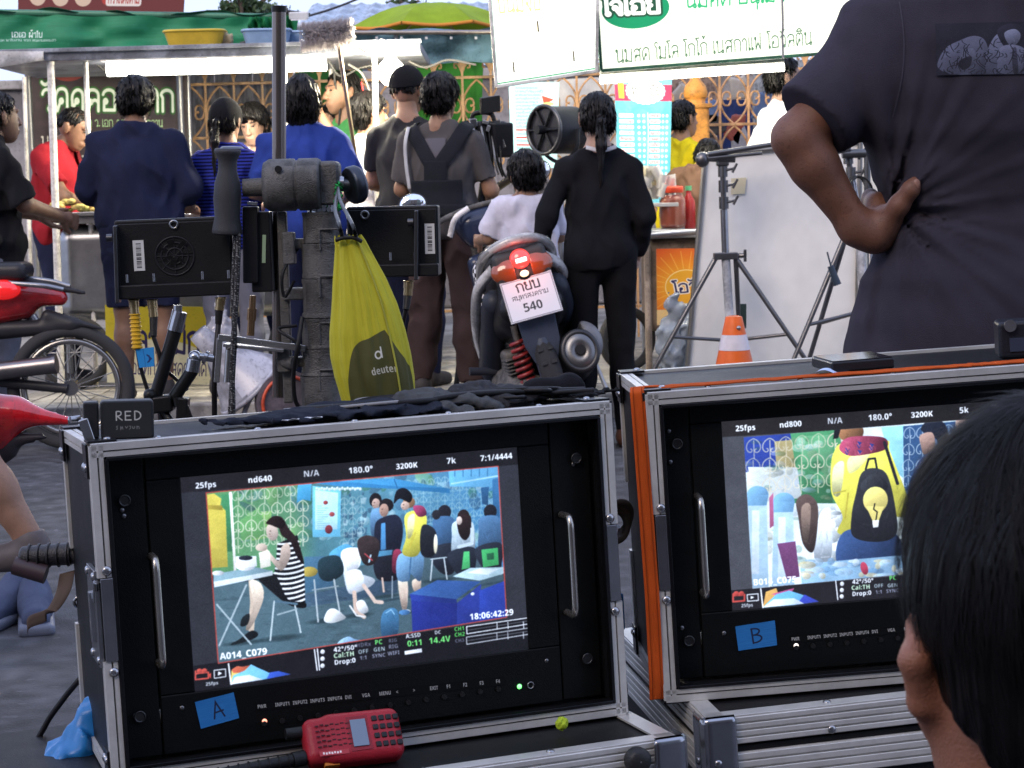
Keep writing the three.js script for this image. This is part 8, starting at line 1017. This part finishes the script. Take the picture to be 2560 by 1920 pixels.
{ // yellow drawstring bag
  const D = 2.54, P = (x, y) => W(x, y, D), prof = [[598, 838, 905], [606, 836, 912], [622, 838, 922], [650, 836, 938], [700, 832, 965], [760, 828, 992], [830, 824, 1014], [890, 826, 1028], [940, 836, 1036], [985, 850, 1040], [1015, 860, 1038], [1034, 868, 1030], [1040, 900, 1010]];
  const t = canvas(512, 1024, (g, w, h) => {
    g.fillStyle = '#b6ae1c'; g.fillRect(0, 0, w, h); for (let i = 0; i < 700; i++) { g.fillStyle = `rgba(${rnd() < .5 ? '230,225,90' : '90,86,10'},.06)`; g.fillRect(rnd(0, w), rnd(0, h), rnd(2, 8), rnd(20, 160)); }
    g.fillStyle = '#4b4a1c'; g.beginPath(); g.moveTo(60, h); g.lineTo(80, h * .88); g.bezierCurveTo(130, h * .72, 150, h * .64, 230, h * .61); g.lineTo(385, h * .57); g.bezierCurveTo(430, h * .64, 470, h * .7, 500, h * .76); g.lineTo(w, h); g.fill(); g.fillStyle = '#2c2c1e'; g.beginPath(); g.moveTo(110, h); g.bezierCurveTo(220, h * .92, 380, h * .89, w, h * .91); g.lineTo(w, h); g.fill();
    g.strokeStyle = '#d9d8cc'; g.lineWidth = 9; g.beginPath(); g.arc(318, h * .69, 18, 0, 7); g.moveTo(338, h * .65); g.lineTo(340, h * .708); g.stroke(); g.save(); g.translate(258, h * .79); g.rotate(-.06); g.font = 'bold 50px sans-serif'; g.fillStyle = '#c6c5b4'; g.scale(1, 1.05); g.fillText('deuter', 0, 0); g.restore();
  });
  const at = v => { const k = v * (prof.length - 1), i = Math.min(prof.length - 2, Math.floor(k)), f = k - i; return prof[i].map((a, j) => lerp(a, prof[i + 1][j], f)); }, r = thing('drawstring_bag', 'yellow drawstring bag with olive bottom and white logo hanging on the stand', 'bag');
  const q = (th, v) => { const [y, a, b] = at(v), l = P(a, y), m = P(b, y), c = l.clone().lerp(m, .5), R = (m.x - l.x) / 2, pl = (1 - v) ** 2; const rr = 1 + pl * .16 * Math.sin(th * 9 + 1) + .05 * noise(Math.cos(th) * 3 + 5, v * 6, Math.sin(th) * 3) + .05 * noise(Math.cos(th) * 9, v * 9, Math.sin(th) * 9) - .09 * Math.abs(noise(Math.cos(th) * 5 + 3, v * 3.5 + Math.cos(th) * 2, Math.sin(th) * 5)); const zz = Math.min(.04, R * .7) * smooth(1.02, .86, v); return V(c.x + R * Math.cos(th) * (1 + (rr - 1) * .35), c.y + .006 * Math.sin(th * 7) * pl, c.z + zz * Math.sin(th) * rr); };
  const g = sheet((u, v) => q(u * 2 * PI, 1 - v), 120, 80), uv = g.attributes.uv; for (let i = 0; i < uv.count; i++) { uv.setX(i, (1 + Math.cos(uv.getX(i) * 2 * PI)) / 2); uv.setY(i, (1042 - at(1 - uv.getY(i))[0]) / 444 * .92 - .02 + .0); }
  mesh('bag', g, M([1, 1, 1], .75, { map: t, bumpMap: rep(texWeave, 1.2, 2.4), bumpScale: .0004 }), r, true);
  mesh('seam', tube([...Array(20).keys()].map(i => { const p = q(PI * .32 - i * .008, .05 + i * .045); p.z += .001; return p; }), .0014, 60, 6), mFabric([.5, .48, .08]), r); mesh('drawstring', [tube([P(858, 602), P(848, 560), W(838, 520, 2.9), W(846, 470, 3.36)], .003, 30, 6), tube([P(892, 600), P(880, 560), W(850, 500, 3.0), W(845, 470, 3.36)], .003, 30, 6), tube([P(842, 600), P(862, 594), P(888, 594), P(908, 603)].map(p => p.add(V(0, 0, .02))), .003, 30, 6)], mPlastic([.02, .02, .018]), r);
}
// ---------------------------------------------------------------- person standing behind the second case, hand on hip
{
  const D = 3.2, K = 1 / S(D), base = V(W(2560, 900, D).x, 0, -D), P = (x, y, dz = 0) => { const p = W(x, y, D).sub(base); p.z += dz; return p.toArray(); };
  const r = thing('person', 'large person in faded dark purple t-shirt with grey print, hand on hip, seen from behind', 'person', base), skin = mSkin([.22, .10, .062], { map: rep(dataTex(256, (u, v) => { const n = .78 + .22 * FB(u, v, 21) - .12 * (TN(u, v, 70, 8) > .86 ? 1 : 0); return [n, n * .97, n * .95]; }, true), 6), bumpMap: rep(texFine, 12), bumpScale: .0006 });
  const yS = P(2560, -40)[1], sil = [[-120, 250], [-60, 330], [20, 392], [120, 410], [230, 424], [300, 420], [400, 384], [520, 356], [600, 372], [700, 410], [800, 438], [905, 452], [960, 456]].map(([y, w]) => [P(2560, y)[1], w * K]);
  const hw = y => { for (let i = 0; i < sil.length - 1; i++) if (y <= sil[i][0] && y >= sil[i + 1][0]) return lerp(sil[i][1], sil[i + 1][1], smooth(sil[i][0], sil[i + 1][0], y)); return y > sil[0][0] ? sil[0][1] : sil.at(-1)[1]; };
  const yTop = P(2560, -118)[1], yHem = P(2560, 902)[1];
  const lump = (x, y, z) => { const a = hw(y), b = Math.min(.17, a * .62), q = Math.hypot(x / a, z / b); return Math.max((q - 1) * b * .8, y - yTop, yHem - .3 - y); };
  const Sh = P(2222, 120, .01), El = P(1976, 348, .06), Wr = P(2128, 568, .05), SR = [-Sh[0], Sh[1], Sh[2]], ER = [-El[0], El[1], El[2]], WR = [-Wr[0], Wr[1], Wr[2]];
  const sleeve = (s, S0, E0) => cut(uni(.04, cap(S0, ax(S0, E0, 1), .086, .073), cap(va(S0, [-s * .12, .06, 0]), S0, .08, .085)), half(vs(E0, S0), ax(S0, E0, .83)));
  const creases = (x, y, z) => { // cloth pulled toward the hand at the waist
    const hx = P(2215, 520)[0], hy = P(2215, 520)[1], dx = x - hx, dy = y - hy, rr = Math.hypot(dx, dy), an = Math.atan2(dy, dx); const pull = Math.exp(-rr / .22) * .011 * (noise(an * 5.2, rr * 3, 2) + .6 * noise(an * 11, rr * 5, 7)) * smooth(.0, .05, rr);
    return pull + .006 * noise(x * 5 + 2, y * 4, z * 5) + .0035 * noise(x * 14 + y * 9, y * 7 - x * 8, z * 10) + .002 * noise(x * 30 + y * 16, y * 14, z * 22); };
  const shirtF = plus(uni(.05, cut(lump, half([0, -1, 0], [0, yHem, 0])), sleeve(-1, Sh, El), sleeve(1, SR, ER)), creases);
  mesh('shirt', nets(shirtF, [-.58, yHem - .05, -.24], [.58, yTop + .06, .26], .0085), mFabric([.056, .049, .068], { bumpMap: rep(texWeave, 22), bumpScale: .0012 }), r);
  const arm = (S0, E0, W0) => [cap(S0, E0, .047, .039), cap(E0, ax(E0, W0, .3), .037, .0395), cap(ax(E0, W0, .28), W0, .0395, .0265)];
  const hip = [-hw(P(0, 520)[1]), P(2560, 530)[1], .0];
  const bodyF = uni(.016, arm(Sh, El, Wr), arm(SR, ER, WR), ell([0, .96, 0], [.17, .14, .12]), cap([.11, .9, 0], [.13, .5, .01], .1, .066), cap([.13, .5, .01], [.13, .09, 0], .062, .04), cap([-.11, .9, 0], [-.13, .5, .01], .1, .066), cap([-.13, .5, .01], [-.13, .09, 0], .062, .04), cap([.13, .05, .03], [.14, .035, -.15], .045, .035), cap([-.13, .05, .03], [-.14, .035, -.15], .045, .035), cap([0, yTop - .12, 0], [0, yTop + .12, -.01], .075, .062), cap([0, .95, 0], [0, yTop - .14, 0], .1, .1));
  // hand on the hip: palm against the side, thumb back and up, fingers round the front
  const H = q => P(...q), hand = s => { const m = p => s < 0 ? p : [-p[0], p[1], p[2]], f = [cap(m(Wr), m(H([2172, 582, .045])), .028, .031), cap(m(H([2170, 582, .05])), m(H([2205, 545, .05])), .031, .025), cap(m(H([2195, 575, .03])), m(H([2208, 525, -.01])), .032, .028), cap(m(H([2196, 560, .062])), m(H([2222, 512, .085])), .02, .0155), cap(m(H([2222, 512, .085])), m(H([2246, 474, .098])), .0145, .0125), cap(m(H([2246, 474, .098])), m(H([2258, 455, .1])), .012, .0085)];
    [[498, .0, .011], [516, .004, .0115], [534, .002, .0115], [552, -.004, .0105]].forEach(([y, o, q], i) => { const a = H([2188 + i * 1.5, y + 4, .0]), b = H([2190 + i * 2, y - 6, -.05]), c = H([2204 + i * 2, y - 8, -.095]), d = H([2226, y - 6, -.12]); f.push(cap(m(a), m(b), q + .001, q), cap(m(b), m(c), q, q - .001), cap(m(c), m(d), q - .001, q - .0025)); }); return uni(.014, f); };
  const g = [nets(bodyF, [-.6, -.01, -.26], [.6, yTop + .2, .24], .011)]; for (const s of [-1, 1]) { const c = s < 0 ? Wr : WR; g.push(nets(uni(.02, hand(s), cap(ax(s < 0 ? El : ER, c, .72), c, .0305, .0265)), [c[0] - .17, c[1] - .1, c[2] - .22], [c[0] + .17, c[1] + .17, c[2] + .12], .0045)); }
  const hm = new THREE.Matrix4().compose(V(0, yTop + .2, -.02), new THREE.Quaternion().setFromEuler(new THREE.Euler(0, PI, 0)), V(1.05, 1.05, 1.05)); g.push(HEAD.clone().applyMatrix4(hm)); mesh('body', g, skin, r);
  mesh('hair', hairGeo('short').clone().applyMatrix4(hm), mHairBlack, r); mesh('thumbnail', ell_(H([2257, 462, .108])), mSkin([.34, .17, .12], { roughness: .3 }), r); function ell_(p) { return ball(.0075, p, [.85, 1.2, .5], 12); }
  mesh('trousers', nets(plus(uni(.04, cut(grow(lump, -.012), half([0, 1, 0], [0, yHem + .08, 0])), ...[1, -1].flatMap(s => [cap([s * .12, .86, 0], [s * .13, .5, .01], .13, .095), cut(cap([s * .13, .5, .01], [s * .13, .06, 0], .09, .08), half([0, -1, 0], [0, .06, 0]))])), folds(.006)), [-.42, .02, -.26], [.42, yHem + .12, .24], .014), mFabric([.02, .02, .03]), r);
  const trace = (x, y, off) => { let z = .4; for (let i = 0; i < 80; i++) { const d = shirtF(x, y, z) - off; if (d < .0006) break; z -= Math.max(d * .6, .0008); if (z < -.1) break; } return V(x, y, z); };
  const lay = (fn, nu, nv, off) => sheet((u, v) => { const p = fn(u, v); return trace(p[0], p[1], off); }, nu, nv);
  const pt = canvas(1024, 512, (g, w, h) => { // grey halftone print of seated figures
    g.fillStyle = '#1d1b26'; g.fillRect(0, 0, w, h); const F = (c, ...p) => blob(g, c, ...p);
    F('#5c5a66', 10, 400, 60, 250, 160, 170, 260, 130, 330, 210, 340, 500, 120, 505, 40, 470); F('#57555f', 150, 330, 240, 250, 250, 400, 160, 440); F('#1b1a24', 150, 380, 230, 330, 220, 430, 170, 460); F('#63616c', 330, 300, 400, 120, 470, 180, 480, 340, 420, 500, 330, 500); F('#24222c', 400, 90, 470, 20, 560, 40, 580, 150, 520, 250, 450, 240); F('#74727d', 450, 110, 520, 70, 560, 130, 530, 220, 480, 220); F('#5f5d68', 420, 260, 540, 230, 620, 330, 620, 505, 420, 505); F('#35333d', 500, 300, 530, 260, 540, 500, 510, 500); F('#6a6872', 660, 480, 720, 260, 800, 120, 860, 200, 900, 380, 900, 505, 680, 505); F('#2a2832', 740, 200, 790, 110, 850, 160, 830, 260, 780, 280); F('#7a7882', 770, 190, 820, 170, 830, 250, 790, 270);
    g.strokeStyle = '#15141c'; g.lineWidth = 5; for (let i = 0; i < 150; i++) { const x = rnd(40, 980), y = rnd(160, 480); g.beginPath(); g.moveTo(x, y); g.quadraticCurveTo(x + rnd(-40, 40), y + rnd(10, 50), x + rnd(-50, 50), y + rnd(20, 110)); g.stroke(); } photo(g, w, h); for (let i = 0; i < 2600; i++) { g.fillStyle = `rgba(${rnd() < .5 ? '20,18,28' : '150,148,158'},.22)`; g.fillRect(rnd(0, w), rnd(60, h), 3, 3); } });
  const U = (a, b, c, d) => (u, v) => { const p = P(lerp(a, c, u), lerp(d, b, v)); return p; };
  mesh('shirt_print', lay(U(2292, 78, 2640, 202), 40, 18, .0022), M([1, 1, 1], .9, { map: pt }), r, true);
  const ft = canvas(512, 128, (g, w, h) => { g.fillStyle = '#3c3648'; g.fillRect(0, 0, w, h); g.fillStyle = '#2c2838'; g.font = 'bold 40px sans-serif'; for (let i = 0; i < 2; i++) { let s = ''; for (let k = 0; k < 13; k++) s += 'AEHMNRSTILO '[Math.floor(rnd(0, 12))]; g.fillText(s, 20, 50 + i * 52); } });
  mesh('hem_seam', lay((u, v) => { const x = lerp(-.295, .295, u); return [x, yHem + .026 + v * .0022 + .003 * noise(x * 8, 1, 2), 0]; }, 80, 1, .0015), mFabric([.13, .115, .15]), r, true);
  mesh('side_seam', lay((u, v) => { const p = P(lerp(2215, 2196, u) + v * 3 + 14 * Math.sin(u * 3), lerp(20, 300, u)); return p; }, 40, 1, .0016), mFabric([.10, .09, .12]), r, true);
}
// ---------------------------------------------------------------- seated person whose head fills the corner
{
  const D = 1.22, c = W(2632, 1570, D), r = thing('person', 'seated person with thick black hair seen from behind, close to the lens', 'person', [c.x, 0, c.z]), skin = mSkin([.36, .14, .075], { transmission: .0 });
  const y = c.y, head = new THREE.Matrix4().compose(V(0, y, 0), new THREE.Quaternion().setFromEuler(new THREE.Euler(-.12, PI + .06, .1, 'ZYX')), V(1.06, 1.06, 1.06));
  const hf = uni(.03, ell([.052, -.062, -.012], [.03, .055, .045]), ell([-.052, -.062, -.012], [.03, .055, .045]), ell([0, .022, -.012], [.076, .096, .094]), ell([0, -.04, .03], [.056, .074, .058]), ell([0, -.088, .052], [.026, .022, .026]), cap([0, .022, .084], [0, -.022, .106], .007, .011));
  const ear = s => { const o = uni(.006, cap([s * .083, .018, -.012], [s * .094, .004, -.03], .009, .009), cap([s * .094, .004, -.03], [s * .09, -.026, -.024], .0095, .0085), cap([s * .09, -.026, -.024], [s * .078, -.048, -.006], .0085, .009), cap([s * .083, .018, -.012], [s * .08, .006, .006], .009, .008), ell([s * .083, -.012, -.012], [.008, .03, .018])); return o; };
  const neck = uni(.03, cap([0, -.05, -.03], [0, -.17, -.05], .058, .064));
  const hg = nets(uni(.01, uni(.03, hf, neck), ear(1), ear(-1)), [-.12, -.2, -.14], [.12, .14, .14], .004).applyMatrix4(head);
  const sh = y - .2, tor = uni(.05, cap([-.17, sh - .06, .0], [.17, sh - .06, .0], .062), cap([0, sh - .1, 0], [0, sh - .42, -.03], .15, .14), cap([-.17, sh - .06, 0], [-.24, sh - .34, -.04], .05, .04), cap([.17, sh - .06, 0], [.24, sh - .34, -.04], .05, .04), cap([-.24, sh - .34, -.04], [-.1, sh - .38, -.26], .04, .03), cap([.24, sh - .34, -.04], [.1, sh - .38, -.26], .04, .03), cap([-.1, .22, -.02], [-.18, .42, -.36], .08, .06), cap([.1, .22, -.02], [.18, .42, -.36], .08, .06), cap([-.18, .42, -.36], [-.16, .07, -.3], .055, .04), cap([.18, .42, -.36], [.16, .07, -.3], .055, .04), cap([0, .3, -.02], [0, .2, -.02], .14, .14));
  mesh('body', [hg, nets(tor, [-.34, .0, -.45], [.34, y - .12, .18], .014)], skin, r);
  mesh('shirt', nets(plus(cut(grow(uni(.05, cap([-.17, sh - .06, .0], [.17, sh - .06, .0], .062), cap([0, sh - .1, 0], [0, sh - .42, -.03], .15, .14), cap([-.17, sh - .06, 0], [-.22, sh - .25, -.03], .056, .05), cap([.17, sh - .06, 0], [.22, sh - .25, -.03], .056, .05)), .012), half([0, -1, 0], [0, sh - .46, 0])), folds(.006)), [-.34, sh - .5, -.25], [.34, sh + .06, .22], .012), mFabric([.02, .02, .025]), r);
  mesh('trousers', nets(grow(uni(.05, cap([-.1, .22, -.02], [-.18, .42, -.36], .08, .06), cap([.1, .22, -.02], [.18, .42, -.36], .08, .06), cap([-.18, .42, -.36], [-.16, .1, -.3], .055, .045), cap([.18, .42, -.36], [.16, .1, -.3], .055, .045), cap([0, .3, -.02], [0, .2, -.02], .14, .14)), .014), [-.34, .03, -.48], [.34, .5, .18], .014), mFabric([.05, .06, .09]), r);
  const H = sub('head_hair', r); head.decompose(H.position, H.quaternion, H.scale);
  const hairF = cut(uni(.03, ell([0, .042, -.016], [.09, .103, .108]), ell([0, -.03, -.055], [.076, .07, .052])), half([0, -.6, 1], [0, .07, .07]), (x, yy, z) => { const lim = -.138 + 1.35 * Math.abs(x) + .2 * (z + .06) + .006 * noise(x * 90, z * 90, 2); return lim - yy; });
  mesh('hair', nets(plus(hairF, (x, yy, z) => { const a = Math.atan2(x, z + .01); return .0022 * noise(a * 20, yy * 30, 2) + .0014 * noise(a * 60, yy * 40, 5); }), [-.13, -.14, -.17], [.13, .18, .14], .0042), mHair([.006, .005, .005], { roughness: .65, specularIntensity: .3 }), H);
  // loose strands over the shell
  const pos = [], nor = [], uv = [], cr = [.012, .138, -.05];
  for (let i = 0; i < 9000; i++) {
    const a0 = rnd(0, 6.2832), st = rnd(0, .85), tilt = 1.6 * noise(a0 * 1.3, st * 4, 3) + rnd(-.5, .5), len = rnd(.1, .3), wdt = rnd(.00022, .00045), lift = rnd(.0003, .0045) * (rnd() < .06 ? 2.6 : 1); let prev = null;
    for (let k = 0; k <= 5; k++) { const t = st + len * k / 5, a = a0 + tilt * t, th = t * 2.15; // from the crown downwards
      const dx = Math.sin(th) * Math.sin(a), dz = Math.sin(th) * Math.cos(a), dy = Math.cos(th); const e = [.0925, .1055, .1105], q = [dx * e[0], .042 + dy * e[1], -.016 + dz * e[2]]; const lo_ = -.134 + 1.35 * Math.abs(q[0]) + .2 * (q[2] + .06) + rnd(-.006, .008); if (q[1] < lo_ || -.6 * (q[1] - .07) + (q[2] - .07) > 0) break;
      const o = lift * (.3 + k / 5) , n = vn([dx / e[0], dy / e[1], dz / e[2]]), p = va(q, n, o), sd = vn(vx(n, [Math.cos(a), .2, -Math.sin(a)])), ww = wdt * (1 - .8 * k / 5), L = va(p, [Math.cos(a), 0, -Math.sin(a)], ww), R = va(p, [Math.cos(a), 0, -Math.sin(a)], -ww);
      if (prev) { for (const w of [prev[0], prev[1], R, prev[0], R, L]) { pos.push(...w); nor.push(...n); uv.push(a * 3, t); } } prev = [L, R]; }
  }
  const sg = new THREE.BufferGeometry(); sg.setAttribute('position', new THREE.Float32BufferAttribute(pos, 3)); sg.setAttribute('normal', new THREE.Float32BufferAttribute(nor, 3)); sg.setAttribute('uv', new THREE.Float32BufferAttribute(uv, 2)); mesh('hair_strands', sg, M([.007, .006, .006], .6, { specularIntensity: .35 }), H, true).userData.kind = 'stuff';
  const st = thing('low_stool', 'low plastic stool under the seated person close to the lens', 'stool', [c.x, 0, c.z]); mesh('seat', box(.26, .03, .26, [0, .1, -.0]), mPlastic([.05, .1, .3]), st); for (const [a, b] of [[-1, -1], [1, -1], [-1, 1], [1, 1]]) mesh('leg', rod([a * .11, .1, b * .11], [a * .12, 0, b * .12], .015), mPlastic([.05, .1, .3]), st);
}
// ---------------------------------------------------------------- give every thing an origin at its own base
for (const o of [...scene.children]) {
  if (!o.userData.category || o.position.lengthSq() > 0) continue;
  const b = new THREE.Box3().setFromObject(o), p = V((b.min.x + b.max.x) / 2, b.min.y, (b.min.z + b.max.z) / 2);
  if (o.isMesh) o.geometry.translate(-p.x, -p.y, -p.z);
  for (const c of o.children) c.position.sub(p);
  o.position.copy(p);
}
renderer.render(scene, camera);
